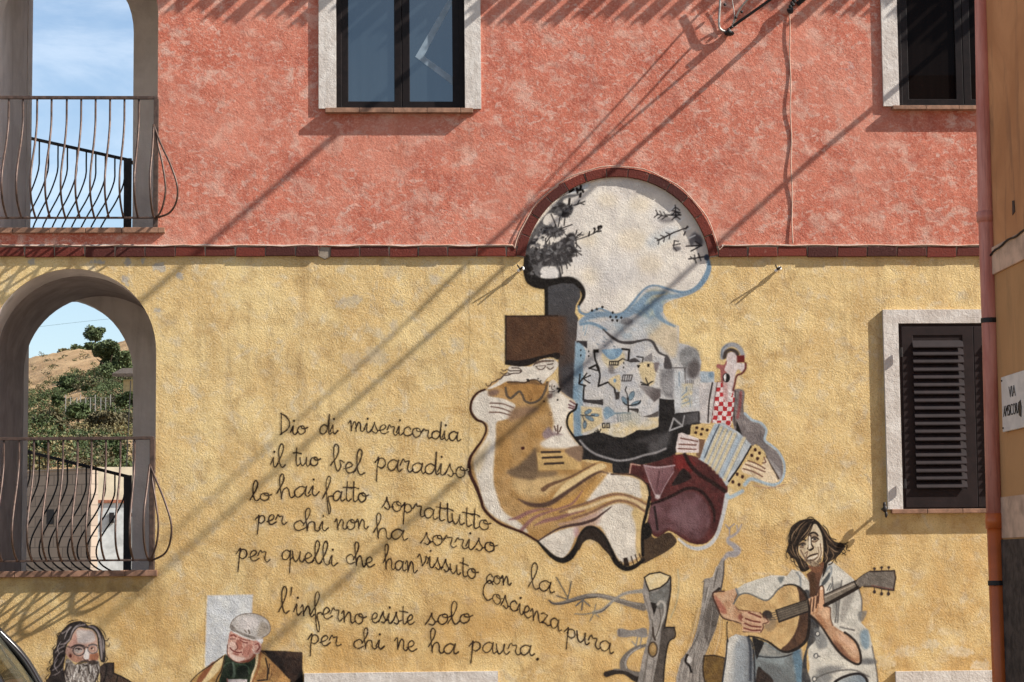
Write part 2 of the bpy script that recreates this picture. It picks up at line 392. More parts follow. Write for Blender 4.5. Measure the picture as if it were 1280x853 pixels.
plant('shrub', 73, 501, 250, 20, 14, 900, LM_mid, 'small vivid green shrub at the left end of the wire fence', 'shrub', grp)
plant('shrub', 97, 517, 215, 30, 22, 1500, LM_mid, 'dark green shrub standing below the wire fence', 'shrub', grp)
plant('shrub', 62, 530, 190, 46, 28, 2000, LM_brown, 'brownish green shrub at the left of the lower slope', 'shrub', grp)
plant('shrub', 135, 528, 195, 60, 30, 2600, LM_brown, 'wide brown green shrub at the right of the lower slope', 'shrub', grp)
plant('shrub', 62, 558, 140, 60, 26, 2200, LM_mid, 'dark shrub just above the back balcony rail on the left', 'shrub', grp, size=0.14)
plant('shrub', 142, 560, 140, 46, 32, 2200, LM_mid, 'dark shrub just above the back balcony rail on the right', 'shrub', grp, size=0.14)
plant('shrub', 160, 499, 228, 30, 24, 1500, LM_mid, 'green shrub in front of the small tiled house', 'shrub', grp, size=0.14)
sm = {LM_mid: MB(), LM_brown: MB(), LM_pale: MB()}
for _ in range(420):
    px = random.uniform(25, 180); dist = random.uniform(125, 395); x = ray_x(px, dist); y = dist-18.8; z = hill_z(x, y)
    bare = 330 < dist < 395
    if bare and random.random() < 0.80: continue
    if 108 < dist < 135 and random.random() < 0.5: continue
    m_ = random.choice([LM_brown, LM_mid, LM_mid, LM_mid, LM_pale]) if not bare else random.choice([LM_brown, LM_pale])
    r = random.uniform(0.6, 1.7)*(0.6 if bare else 1.0)
    leaves(sm[m_], (x, y, z+r*0.35), (r*1.4, r*1.4, r*0.75), int(330 if not bare else 100), 0.105, 6)
for m_, nm, lb in ((LM_mid, 'green_scrub', 'green scrub covering the lower hillside'), (LM_brown, 'brown_scrub', 'dry brown scrub covering the hillside'), (LM_pale, 'pale_grass', 'pale dry grass tufts on the hillside')):
    tag(sm[m_].build(nm, m_), lb, 'scrub', kind='stuff')
# wire fence
fe = empty('wire_fence', at_px(120, 510, 238), 'wire fence with pale posts crossing the hillside', 'fence')
for i, px in enumerate((82, 88, 96, 100.5, 107, 113, 119, 126, 132, 138, 144, 150, 157, 163)):
    p = at_px(px, 508.5, 238); hgt = (0.95 if i % 3 else 1.25)
    m = MB(); m.tube([p-Vector((0, 0, 0.9)), p+Vector((0, 0, hgt))], 0.05, 5); m.build('post', MAT['steel'], fe)
m = MB()
for k in (0.25, 0.6, 0.95):
    m.tube([at_px(px, 508.5, 238)+Vector((0, 0, k)) for px in (78, 100, 120, 140, 170)], 0.007, 4)
m.build('wire', MAT['steel'], fe)
# houses seen through the loggia
bl = N('grey_block_wall'); br = bl.new('ShaderNodeTexBrick'); br.inputs['Scale'].default_value = 1.0
br.inputs['Brick Width'].default_value = 0.42; br.inputs['Row Height'].default_value = 0.21; br.inputs['Mortar Size'].default_value = 0.012
br.inputs['Color1'].default_value = (0.25, 0.195, 0.15, 1); br.inputs['Color2'].default_value = (0.31, 0.245, 0.19, 1); br.inputs['Mortar'].default_value = (0.17, 0.135, 0.105, 1)
bl.link(bl.mapped(rot=(math.radians(-90), 0, 0)), br.inputs[0])
bl.color(bl.mix(bl.ramp(bl.noise(1.2, 5, 0.6), 0.4, 0.7, 0, 0.5), br.outputs[0], (0.18, 0.145, 0.115, 1))); MAT['block'] = bl.m
D1 = 46.0; y1 = D1-18.8
e = empty('block_wall', (X_(60, 650, y1), y1, 0), 'grey concrete block wall behind the lower loggia', 'wall')
m = MB(); xa, xb = X_(-60, 650, y1), X_(113.5, 650, y1); zt = Z_(587, 100, y1)
tl = Vector((xa, y1+ (xb-xa)*0.75, 0)); tr = Vector((xb, y1, 0)); bk = Vector((0.12, 0.16, 0))
m.hexa([tl, tr, tr+Vector((0, 0, zt)), tl+Vector((0, 0, zt))], [p+bk for p in (tl, tr, tr+Vector((0, 0, zt)), tl+Vector((0, 0, zt)))]); m.build('blockwork', 'block', e)
m = MB(); q_ = [tl+Vector((-0.03, -0.03, zt+0.001)), tr+Vector((0.01, -0.03, zt+0.001)), tr+bk+Vector((0.02, 0.02, zt+0.001)), tl+bk+Vector((-0.02, 0.02, zt+0.001))]; m.hexa(q_, [p+Vector((0, 0, 0.035)) for p in q_]); m.build('coping', MAT['mortar'], e)
ta, tb = [tr.lerp(tl, t)-bk*0.04 for t in (0.36, 0.30)]; za_, zb_ = Z_(655, 50, y1), Z_(636, 50, y1)
m = MB(); m.hexa([ta+Vector((0, 0, za_)), tb+Vector((0, 0, za_)), tb+Vector((0, 0, zb_)), ta+Vector((0, 0, zb_))], [p+bk*0.02 for p in (ta+Vector((0, 0, za_)), tb+Vector((0, 0, za_)), tb+Vector((0, 0, zb_)), ta+Vector((0, 0, zb_)))]); m.build('vent_hole', MAT['black'], e)
D2 = 52.0; y2 = D2-18.8
e = empty('pale_house', (X_(150, 650, y2), y2, 0), 'sunlit cream house with a pale blue lower wall behind the lower loggia', 'house')
cream = simple('cream_render', (0.62, 0.53, 0.38, 1), 0.9, 0.08, 2.5, 0.2); pale = simple('pale_blue_tile', (0.50, 0.51, 0.49, 1), 0.8, 0.12, 4)
xa, xb = X_(108, 650, y2), X_(240, 650, y2); zc = Z_(629, 140, y2)
m = MB(); m.box(xa, xb, y2, y2+5, zc, Z_(584, 140, y2)); m.build('upper_wall', cream, e)
m = MB(); m.box(xa, xb, y2-0.02, y2+5, 0, zc); m.build('lower_wall', pale, e)
m = MB(); m.box(xa, X_(121, 650, y2), y2-0.05, y2-0.022, 0, zc); m.build('pilaster', cream, e)
m = MB(); m.box(X_(113, 650, y2), xb, y2-0.06, y2-0.003, zc+0.002, zc+0.07); m.build('string_course', MAT['roof'], e)
m = MB(); m.box(X_(137, 650, y2), X_(143, 650, y2), y2-0.09, y2-0.03, Z_(654, 140, y2), Z_(641, 140, y2)); m.build('meter_box', MAT['black'], e)
D3 = 240.0; y3 = D3-18.8
e = empty('tiled_house', (X_(165, 480, y3), y3, 0), 'small house with a dark tiled eave at the edge of the loggia opening', 'house')
ochre = simple('ochre_render', (0.42, 0.33, 0.17, 1), 0.9, 0.1, 3, 0.2)
m = MB(); m.box(X_(153, 480, y3), X_(230, 480, y3), y3+0.8, y3+5, Z_(530, 160, y3), Z_(474, 160, y3)); m.build('wall', ochre, e)
m = MB(); a_, b_ = X_(140, 470, y3), X_(235, 470, y3)
m.hexa([(a_, y3, Z_(467, 150, y3)), (b_, y3, Z_(467, 150, y3)), (b_, y3+3.2, Z_(457, 150, y3)), (a_+0.7, y3+3.2, Z_(457, 150, y3))],
       [(a_, y3, Z_(471, 150, y3)), (b_, y3, Z_(471, 150, y3)), (b_, y3+3.2, Z_(461, 150, y3)), (a_+0.7, y3+3.2, Z_(461, 150, y3))])
m.build('roof', simple('weathered_tile', (0.075, 0.058, 0.045, 1), 0.9, 0.3, 6, 0.5, 12), e)
m = MB(); m.tube([at_px(163.5, 476, 68), at_px(161, 520, 68), at_px(157.5, 600, 68), at_px(155, 660, 68)], 0.018, 6); tag(m.build('thin_pole', MAT['black']), 'thin dark leaning pole seen through the lower loggia', 'pole')
m = MB(); pts = [at_px(30+i*10, 411-i*1.1-0.6*math.sin(i*0.24), 200) for i in range(16)]; m.tube(pts, 0.010, 4)
tag(m.build('distant_wire', MAT['cable']), 'thin distant wire crossing the sky above the hill', 'wire')
# ================================================================== THE HOUSE
YU = -0.010                                                # plane of the red upper wall; the yellow one is y = 0
ZB0, ZB1 = Z_(321.5), Z_(308)                              # brick course
ZEAVE = 8.17
XL, XR = -5.6, 8.6
TW_ = 0.48
house = empty('stucco_house', (X_(640), 0, 0), 'two storey house with red stucco above yellow stucco and arched loggias', 'house')
def arc(cx, cy, r, a0, a1, n=28):
    """photo-pixel circle on the facade as (x,z) points"""
    out = []
    for i in range(n+1):
        a = math.radians(a0+(a1-a0)*i/n); p = W(cx+r*math.cos(a), cy-r*math.sin(a)); out.append((float(p[0]), float(p[2])))
    return out
def rect(x0, x1, z0, z1): return [(x0, z0), (x1, z0), (x1, z1), (x0, z1)]
def xz(px, py, y=0.0): p = W(px, py, y); return (float(p[0]), float(p[2]))
XJ0, XJ1 = X_(-18, 560), X_(194.5, 560)                    # loggia jambs
RA = (XJ1-XJ0)/2; XC = (XJ0+XJ1)/2
ZF = [Z_(717, 100), Z_(289, 100)]                          # loggia floors
ZSP = [Z_(440, 100), Z_(440, 100)+ZF[1]-ZF[0]]             # arch springings
def arch_hole(x0, x1, zf, zs, n=28):
    r = (x1-x0)/2; c = (x0+x1)/2
    return [(x0, zf), (x1, zf)]+[(c+r*math.cos(math.pi*i/n), zs+r*math.sin(math.pi*i/n)) for i in range(n+1)]
LUN = (771, 338)                                           # lunette centre (photo px)
# windows: inner opening px (x0,x1), z from bottom px and height
def wz(x0, x1, pyb, h, pyc=100):
    return dict(x0=X_(x0, pyb), x1=X_(x1, pyb), z0=Z_(pyb, (x0+x1)/2), z1=Z_(pyb, (x0+x1)/2)+h)
W1 = wz(418.5, 583, 137, 1.55); W2 = wz(1121.5, 1288, 134, 1.55)
W3 = wz(1126, 1318, 636, 0); W3['z1'] = Z_(403, 1180)
W4 = dict(x0=X_(398, 850), x1=X_(605, 850), z0=0.02, z1=Z_(858, 500)); W5 = dict(x0=X_(1136, 850), x1=X_(1330, 850), z0=0.02, z1=Z_(856, 1190))
def wr(w): return rect(w['x0'], w['x1'], w['z0'], w['z1'])
# yellow wall
top = Z_(315)
lun_pts = arc(LUN[0], LUN[1], 121, 8, 172, 40)             # the yellow plane reaches up behind the lunette bricks
outer = [(XL, 0), (XR, 0), (XR, top)]+[p for p in lun_pts]+[(XL, top)]
hs = [arch_hole(XJ0, XJ1, ZF[0]-0.02, ZSP[0]), wr(W3), wr(W4), wr(W5)]
m = MB(); m.slab(outer, hs, 0.0, 0.018); m.build('lower_wall', 'yellow', house)
m = MB(); m.slab(outer, hs, 0.019, TW_); m.build('wall_core', 'grey', house)
lun_in = arc(LUN[0], LUN[1], 124, 172, 8, 40)
ub = Z_(314)
outer = [(XL, ub)]+[p for p in lun_in]+[(XR, ub), (XR, ZEAVE), (XL, ZEAVE)]
m = MB(); m.slab(outer, [arch_hole(XJ0, XJ1, ZF[1]-0.02, ZSP[1]), wr(W1), wr(W2)], YU, -0.0015); m.build('upper_wall', 'red', house)
# structural core behind the red skin (thickness of the upper wall)
lun_core = arc(LUN[0], LUN[1], 121, 172, 8, 40)
m = MB(); m.slab([(XL, top+0.003)]+lun_core+[(XR, top+0.003), (XR, ZEAVE), (XL, ZEAVE)], [arch_hole(XJ0, XJ1, ZF[1]-0.02, ZSP[1]), wr(W1), wr(W2)], 0.0, TW_)
m.build('wall_core', 'grey', house)
# ---- loggia room: side walls, vaults, rear wall with its own arches, floors
YB = 1.86
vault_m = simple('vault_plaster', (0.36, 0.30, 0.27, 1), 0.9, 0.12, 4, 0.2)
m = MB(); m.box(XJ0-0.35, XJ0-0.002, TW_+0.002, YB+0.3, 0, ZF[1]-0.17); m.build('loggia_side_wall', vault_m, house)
m = MB(); m.box(XJ0-0.35, XJ0-0.002, TW_+0.002, YB+0.3, ZF[1]-0.169, ZEAVE); m.build('loggia_side_wall', 'grey', house)
m = MB(); m.box(XJ1+0.02, XJ1+0.35, TW_+0.002, YB+0.3, 0, ZEAVE); m.build('loggia_side_wall', 'grey', house)
def rear_hole(cx, cy, r, s, zf):
    k = lambda px, py: W(491+(px-491)/s, 715+(py-715)/s)
    c = k(cx, cy); R = r/150.0/s; n = 26
    c0, cz = float(c[0]), float(c[2]); x1 = c0+R; x0 = XJ0+0.004
    pts = [(x0, zf), (x1, zf)]
    for i in range(n+1):
        a = math.pi*i/n; x = c0+R*math.cos(a)
        if x > x0: pts.append((x, cz+R*math.sin(a)))
        else:
            a2 = math.acos((x0-c0)/R); pts.append((x0, cz+R*math.sin(a2))); break
    return pts, x1
h0, XR1 = rear_hole(65, 470, 100, 0.91, ZF[0]); h1, _ = rear_hole(67, 42, 101, 0.91, ZF[1])
m = MB(); m.slab([(XJ0, -0.2), (XJ1+0.02, -0.2), (XJ1+0.02, ZEAVE), (XJ0, ZEAVE)], [h0, h1], YB, YB+0.26); m.build('loggia_rear_wall', 'grey', house)
for zf, zs in zip(ZF, ZSP):
    m = MB(); m.box(XJ0+0.001, XJ1+0.019, TW_+0.003, YB-0.001, zf-0.16, zf); m.build('loggia_floor', 'sill', house)
    m = MB(); R = RA-0.003; n = 30; tp = zs+R+0.12
    a_c = 0.0; hwv = RA-0.001
    pr = [(XC+R*math.cos(a_c+(math.pi-2*a_c)*i/n), zs+R*math.sin(a_c+(math.pi-2*a_c)*i/n)) for i in range(n+1)]
    pr = pr+[(XC-hwv, tp), (XC+hwv, tp)]
    if zf > 3: pr = [(XC-hwv, tp-0.06), (XC+hwv, tp-0.06), (XC+hwv, tp), (XC-hwv, tp)]
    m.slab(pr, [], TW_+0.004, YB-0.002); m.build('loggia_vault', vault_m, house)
# ---- clay tile ledges under the loggia openings
def ledge(x0, x1, z1, th, y0, y1, tile, name, par):
    m = MB(); x = x0
    while x < x1-0.01:
        e_ = min(x+tile, x1); m.box(x+0.002, e_-0.002, y0, y1, z1-th, z1); x = e_
    return m.build(name, 'sill', par, bevel=0.003)
ledge(X_(-120, 715), X_(197, 715), Z_(713.5, 100), 0.050, -0.046, TW_, 0.30, 'loggia_ledge', house)
ledge(X_(-120, 287), X_(207, 287), Z_(285.5, 100), 0.045, -0.046, TW_, 0.30, 'loggia_ledge', house)
# ---- brick course and brick arch over the lunette
m = MB(); mo = MB()
def brick(loop):
    dy = -0.024-random.uniform(0, 0.008)
    m.hexa([(x, dy, z) for x, z in loop], [(x, -0.001, z) for x, z in loop])
def course(pxa, pxb, step, gap=1.0):
    px = pxa
    while px < pxb-2:
        e_ = min(px+step, pxb)
        if e_-px > 4:
            j = random.uniform(-0.9, 0.7)
            brick([xz(px+gap/2, 321.5+j), xz(e_-gap/2, 321.3+j), xz(e_-gap/2-random.uniform(0, 1.2), 309.2+random.uniform(-0.5, 0.9)), xz(px+gap/2+random.uniform(0, 1), 309+random.uniform(-0.4, 0.9))])
        px = e_
course(-420, 399, 37.6); course(413, 646, 36.6); course(897, 1420, 37.2)
mo.prism([xz(-420, 320.3), xz(399, 320.3), xz(399, 308.2), xz(-420, 308.2)], -0.021, -0.0012)
mo.prism([xz(413, 320.3), xz(652, 320.3), xz(652, 308.2), xz(413, 308.2)], -0.021, -0.0012)
mo.prism([xz(890, 320.3), xz(1420, 320.3), xz(1420, 308.2), xz(890, 308.2)], -0.021, -0.0012)
a0, a1, nb = 8.0, 172.0, 13
for i in range(nb):
    b0 = a0+(a1-a0)*i/nb+0.28; b1 = a0+(a1-a0)*(i+1)/nb-0.28
    brick(arc(LUN[0], LUN[1], 116.3, b0, b1, 4)+arc(LUN[0], LUN[1], 127.5, b1, b0, 4))
mo.prism(arc(LUN[0], LUN[1], 117.3, a0-0.3, a1+0.3, 40)+arc(LUN[0], LUN[1], 127.0, a1+0.3, a0-0.3, 40), -0.020, -0.0011)
m.build('brick_course', 'brick', house, bevel=0.003); mo.build('brick_mortar', 'mortar', house)
m = MB()                                                   # plaster patch where a brick is missing
m.prism([xz(399.5, 312), xz(402, 309), xz(413, 309.5), xz(412.5, 322), xz(406, 325), xz(398, 321)], -0.018, -0.0013); m.build('plaster_patch', 'mortar', house, bevel=0.006)
# rendered edge of the red wall above the bricks
m = MB(); q = []
random.seed(11)
def edge_strip(pxa, pxb, step):
    px = pxa; up = []; dn = []
    while px <= pxb:
        up.append(xz(px, 306.6+random.uniform(-0.5, 0.4))); dn.append(xz(px, 308.3)); px += step
    m.prism(dn+list(reversed(up)), -0.025, -0.0102)
edge_strip(-400, 640, 13); edge_strip(902, 1410, 13)
m.build('render_edge', 'white', house)

# ---- windows
def surround(w, th_l, th_r, th_b, th_t, par, yf=-0.036, yb=-0.0005, rev=0.10):
    x0, x1, z0, z1 = w['x0'], w['x1'], w['z0'], w['z1']
    m = MB()
    m.slab([(x0-th_l, z0-th_b), (x1+th_r, z0-th_b), (x1+th_r, z1+th_t), (x0-th_l, z1+th_t)], [rect(x0+0.012, x1-0.012, z0+(0.0 if th_b else -0.001), z1-0.012)], yf, yb)
    return m
def casement(win, w, glassmat, depth, name='sash'):
    """two-leaf wooden casement"""
    x0, x1, z0, z1 = w['x0']+0.012, w['x1']-0.012, w['z0'], w['z1']-0.012
    m = MB(); f = 0.045
    m.slab(rect(x0, x1, z0, z1), [rect(x0+f, x1-f, z0+0.03, z1-f)], depth, depth+0.06); fr = m.build('frame', 'wood', win, bevel=0.004)
    xm = (x0+x1)/2
    for a, b in ((x0+f-0.008, xm+0.012), (xm-0.012+0.026, x1-f+0.008)):
        s = MB(); g_ = 0.065
        s.slab(rect(a, b-0.002, z0+0.022, z1-f+0.01), [rect(a+g_, b-g_, z0+0.022+0.055, z1-f-g_)], depth+0.008, depth+0.05)
        so = s.build('sash', 'wood', win, bevel=0.004)
        p = MB(); p.box(a+g_-0.006, b-g_+0.006, depth+0.026, depth+0.034, z0+0.07, z1-f-g_+0.006); p.build('pane', glassmat, so)
    return fr
def window(w, label):
    e = empty('window', (w['x0'], 0, w['z0'])); e.parent = house; e.location = Vector((w['x0'], 0, w['z0']))-house.location
    if label: e['label'] = label
    return e
w1 = window(W1, 'upper window with blue grey panes and a white surround')
m = surround(W1, 0.135, 0.125, 0.0, 0.15, w1); m.build('surround', 'white', w1, bevel=0.006)
casement(w1, W1, 'glass_blue', 0.03)
ledge(W1['x0']-0.080, W1['x1']+0.055, W1['z0']-0.001, 0.040, -0.076, 0.028, 0.285, 'window_sill', w1)
m = MB(); ys = 0.0535  # bent pale shape on the pane imitates the reflection of a building edge
def reflection_strip(a, b, wd):
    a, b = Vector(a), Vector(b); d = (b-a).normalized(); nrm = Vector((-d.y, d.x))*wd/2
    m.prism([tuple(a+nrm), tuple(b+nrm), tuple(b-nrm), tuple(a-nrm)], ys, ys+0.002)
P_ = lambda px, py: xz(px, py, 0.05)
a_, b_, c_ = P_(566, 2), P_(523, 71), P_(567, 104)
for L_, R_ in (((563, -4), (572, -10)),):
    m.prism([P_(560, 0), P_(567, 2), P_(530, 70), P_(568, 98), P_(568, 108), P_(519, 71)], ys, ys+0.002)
m.build('painted_reflection', 'reflection_strip', w1)
w2 = window(W2, 'upper window with black panes beside the drainpipe')
m = surround(W2, 0.125, 0.125, 0.0, 0.15, w2); m.build('surround', 'white', w2, bevel=0.006)
casement(w2, W2, 'glass_dark', 0.03)
ledge(W2['x0']-0.055, W2['x1']+0.055, W2['z0']-0.001, 0.034, -0.076, 0.028, 0.285, 'window_sill', w2)
w3 = window(W3, 'lower window closed by brown louvred shutters')
m = surround(W3, 0.115, 0.12, 0.0, 0.105, w3); m.build('surround', 'white', w3, bevel=0.006)
ledge(W3['x0']-0.09, W3['x1']+0.08, W3['z0']-0.001, 0.036, -0.062, 0.028, 0.30, 'window_sill', w3)
m = MB(); m.slab(rect(W3['x0']+0.012, W3['x1']-0.012, W3['z0'], W3['z1']-0.012), [rect(W3['x0']+0.045, W3['x1']-0.045, W3['z0']+0.02, W3['z1']-0.045)], -0.018, 0.05)
m.build('shutter_frame', 'shutter', w3, bevel=0.003)
xm = (W3['x0']+W3['x1'])/2
for a, b in ((W3['x0']+0.040, xm-0.002), (xm+0.002, W3['x1']-0.040)):
    z0, z1 = W3['z0']+0.012, W3['z1']-0.040
    s = MB(); st = 0.094
    s.slab(rect(a, b, z0, z1), [rect(a+st, b-st, z0+0.155, z1-0.075)], -0.028, 0.012); lf = s.build('shutter_leaf', 'shutter', w3, bevel=0.003)
    s = MB(); ns = 19; zz0, zz1 = z0+0.155, z1-0.075-0.05; pt = (zz1-zz0)/ns
    for i in range(ns):
        zc = zz0+pt*(i+0.30)+random.uniform(-0.0018, 0.0018)
        s.hexa([(a+st-0.004, -0.054, zc-0.012), (b-st+0.004, -0.054, zc-0.012), (b-st+0.004, -0.022, zc+0.045), (a+st-0.004, -0.022, zc+0.045)],
               [(a+st-0.004, -0.054, zc-0.004), (b-st+0.004, -0.054, zc-0.004), (b-st+0.004, -0.022, zc+0.053), (a+st-0.004, -0.022, zc+0.053)])
    s.box(a+st-0.004, b-st+0.004, -0.020, -0.012, zz0-0.01, z1-0.07)
    s.build('louvre', 'shutter', lf)
    for zz in (z0+0.2, z1-0.22):
        hg = MB(); hx = a-0.012 if a < xm-0.1 else b+0.012
        hg.tube([(hx, -0.066, zz-0.04), (hx, -0.066, zz+0.04)], 0.010, 8); hg.build('hinge', 'black', lf)
for w, lb in ((W4, 'ground floor opening with a pale surround below the poem'), (W5, 'ground floor opening with a pale surround below the louvred window')):
    e = window(w, lb)
    m = surround(w, 0.115, 0.115, 0.0, 0.115, e, yf=-0.030); m.build('surround', 'white', e, bevel=0.006)
    m = MB(); m.box(w['x0']+0.012, w['x1']-0.012, 0.05, 0.10, w['z0'], w['z1']-0.012)
    for k in range(1, 5): m.box(w['x0']+(w['x1']-w['x0'])*k/5-0.01, w['x0']+(w['x1']-w['x0'])*k/5+0.01, 0.04, 0.0499, w['z0'], w['z1']-0.013)
    m.build('door_panel', 'wood', e, bevel=0.002)
# ---- roof with projecting cover tiles (their ends cast the scalloped shadow at the top of the wall)
m = MB(); ov = 0.31
XM = XJ1+0.40
zr = lambda y: ZEAVE-0.34+(y+ov)*0.35
m.hexa([(XL-0.3, -ov, zr(-ov)), (XR+0.3, -ov, zr(-ov)), (XR+0.3, -ov, zr(-ov)+0.08), (XL-0.3, -ov, zr(-ov)+0.08)],
       [(XL-0.3, 2.35, zr(2.35)), (XR+0.3, 2.35, zr(2.35)), (XR+0.3, 2.35, zr(2.35)+0.08), (XL-0.3, 2.35, zr(2.35)+0.08)])
m.hexa([(XM, 2.352, zr(2.35)), (XR+0.3, 2.352, zr(2.35)), (XR+0.3, 2.352, zr(2.35)+0.08), (XM, 2.352, zr(2.35)+0.08)],
       [(XM, 7.4, ZEAVE-0.25), (XR+0.3, 7.4, ZEAVE-0.25), (XR+0.3, 7.4, ZEAVE-0.17), (XM, 7.4, ZEAVE-0.17)])
sl = 0.35; x = XL-0.2; ZT = 7.80
while x < XR+0.25:
    n = 8; r = 0.056; y0, y1 = -ov-0.130+random.uniform(-0.03, 0.02), 2.33
    fr = [(x+r*math.cos(math.pi*i/n), r*math.sin(math.pi*i/n)) for i in range(n+1)]; bk = [(x+(r-0.014)*math.cos(math.pi*i/n), (r-0.014)*math.sin(math.pi*i/n)) for i in range(n, -1, -1)]
    lp = fr+bk; zb = lambda y: ZEAVE-0.27+(y+ov)*sl
    m.hexa([(a, y0, zb(y0)+b) for a, b in lp], [(a, y1, zb(y1)+b) for a, b in lp]); x += 0.193+random.uniform(-0.012, 0.012)
m.build('roof', 'roof', house)
# main body of the house behind the facade
m = MB(); m.box(XJ1+0.352, XR-0.01, 1.2, 7.2, 0, ZEAVE-0.2); m.build('house_body', 'grey', house)
m = MB(); m.slab(rect(XJ1+0.36, XR, 0.0, ZEAVE-0.21), [rect(XJ1+0.38, XR-0.02, 0.02, ZEAVE-0.24)], TW_+0.01, 1.19); m.build('house_body', 'grey', house)

# ---- balcony railings
def bowed(top, bot, outv, bulge, n=12):
    """a bar that drops straight and then bows outwards"""
    top, bot, outv = Vector(top), Vector(bot), Vector(outv); pts = []
    prof = [(0, 0), (0.10, 0.0), (0.22, 0.02), (0.38, 0.28), (0.52, 0.62), (0.66, 0.92), (0.78, 1.0), (0.88, 0.84), (0.95, 0.48), (1.0, 0.05)]
    for t, b in catmull([(a, c) for a, c in prof], False, 3): pts.append(top.lerp(bot, t)+outv*bulge*b)
    return pts
def railing(name, label, pxs, ptop, pbot, yr, x_end_px, bulge, ear):
    zt, zb_ = Z_(ptop, 100), Z_(pbot, 100)
    e = empty(name, (X_(100, ptop), yr, zb_), label, 'railing', 'bowed iron railings of the loggias')
    xa, xb = X_(-110, ptop), X_(x_end_px, ptop)
    m = MB(); m.box(xa, xb, yr-0.016, yr+0.016, zt-0.013, zt+0.013); m.build('handrail', 'iron', e, bevel=0.003)
    m = MB(); m.box(xa, xb, yr-0.012, yr+0.012, zb_-0.008, zb_+0.008); m.build('bottom_rail', 'iron', e, bevel=0.002)
    m = MB(); m.box(xb-0.035, xb+0.006, yr-0.018, yr+0.018, ZF[0 if ptop > 400 else 1]-0.002, zt-0.011); m.build('post', 'iron', e, bevel=0.003)
    for px in pxs:
        x = X_(px, ptop)
        m = MB(); m.tube(bowed((x, yr, zt-0.01), (x, yr, zb_), (0, -1, 0), bulge), 0.0092, 8); m.build('baluster', 'iron', e, smooth=True)
    ax = X_(ear[0][0][0], ear[0][0][1])
    for path, outy in zip(ear, (0.20, 0.12, 0.26)):
        n = len(path); pts = []
        for i, (px, py) in enumerate(path):
            t = i/(n-1); y = yr-0.020-outy*math.sin(math.pi*min(1, t*1.02))**1.3*(1 if i else 0)
            pts.append(V(px, py, y))
        m = MB(); m.tube([Vector(p) for p in catmull(pts, False, 6)], 0.0088, 8); m.build('side_hoop', 'iron', e, smooth=True)
    return e
ear_u = ([(192, 156), (201, 180), (213, 206), (221.5, 232), (220.5, 252), (212, 266), (198, 272)], [(192, 156), (197, 180), (203, 205), (207, 235), (204, 256), (199, 268), (194, 272)], [(192, 156), (190.5, 185), (187.5, 220), (188.5, 250), (191, 268), (194, 273)])
railing('balcony_railing', 'bowed rusty iron railing across the upper loggia opening beside the red wall', [-78, -60, -42, -24, -6, 11.5, 29.5, 47, 65, 84, 102, 120, 138, 156, 174], 123, 273, -0.020, 198, 0.30, ear_u)
ear_l = ([(187, 581), (196, 602), (207, 630), (214, 655), (213, 676), (206, 692), (190, 701)], [(187, 581), (191, 605), (195, 630), (198, 655), (196, 678), (191, 694), (187, 701)], [(187, 581), (184, 608), (180, 640), (179.5, 670), (182, 690), (186, 701)])
railing('balcony_railing', 'bowed rusty iron railing across the lower loggia opening beside the yellow wall', [-86, -68, -50, -31, -13, 5.5, 24.5, 43, 61, 79.5, 97.5, 115, 133, 151, 168.5], 548.5, 701, -0.020, 193, 0.30, ear_l)
# rear railings, seen through the openings
def rear_rail(a, b, za, zb2, zf, label, hp, n=12):
    """a diagonal railing: a,b plan points; za,zb2 handrail heights"""
    A, B = Vector((a[0], a[1], za)), Vector((b[0], b[1], zb2)); d = Vector((b[0]-a[0], b[1]-a[1], 0)).normalized(); o = Vector((-1.0, 0.15, 0)).normalized()
    e = empty('back_railing', (b[0], b[1], zf), label, 'railing', 'railings at the back of the loggias')
    m = MB(); m.tube([A, B], 0.016, 6); m.build('handrail', 'black', e)
    Fa, Fb = Vector((a[0], a[1], zf+0.03)), Vector((b[0], b[1], zf+0.03))
    m = MB(); m.tube([Fa, Fb], 0.010, 6); m.build('bottom_rail', 'black', e)
    m = MB(); m.box(b[0]-0.065, b[0]+0.005, b[1]-0.02, b[1]+0.02, zf+0.002, zb2+0.02); m.build('post', 'black', e)
    m = MB(); m.box(b[0], b[0]+0.10, b[1]-0.012, b[1]+0.012, zb2-0.36*hp, zb2-0.36*hp+0.035); m.box(b[0], b[0]+0.10, b[1]-0.012, b[1]+0.012, zf+0.06, zf+0.085); m.build('bracket', 'black', e)
    for i in range(n):
        t = (i+0.3)/n
        m = MB(); m.tube(bowed(A.lerp(B, t), Fa.lerp(Fb, t), o, 0.26), 0.0085, 6); m.build('baluster', 'black', e, smooth=True)
yb_ = YB+0.30
pl, pr_ = W(-12, 560, 0.62+YB), W(164, 597, yb_)
rear_rail((float(W(-12, 556, yb_+0.55)[0]), yb_+0.55), (float(pr_[0]), yb_), Z_(553.5, -12, yb_+0.55), Z_(597, 164, yb_), ZF[0]-0.05, 'dark bowed railing at the back of the lower loggia', 1.0, 15)
pr_ = W(164, 201, yb_)
rear_rail((float(W(-12, 162, yb_+0.55)[0]), yb_+0.55), (float(pr_[0]), yb_), Z_(162, -12, yb_+0.55), Z_(201, 164, yb_), ZF[1]-0.05, 'dark bowed railing at the back of the upper loggia against the sky', 0.1, 15)
m = MB(); m.box(XJ0, XJ1, YB+0.262, YB+1.1, ZF[0]-0.24, ZF[0]-0.06); m.build('rear_balcony', 'sill', house)
m = MB(); m.box(XJ0, XJ1, YB+0.262, YB+1.1, ZF[1]-0.24, ZF[1]-0.06); m.build('rear_balcony', 'sill', house)

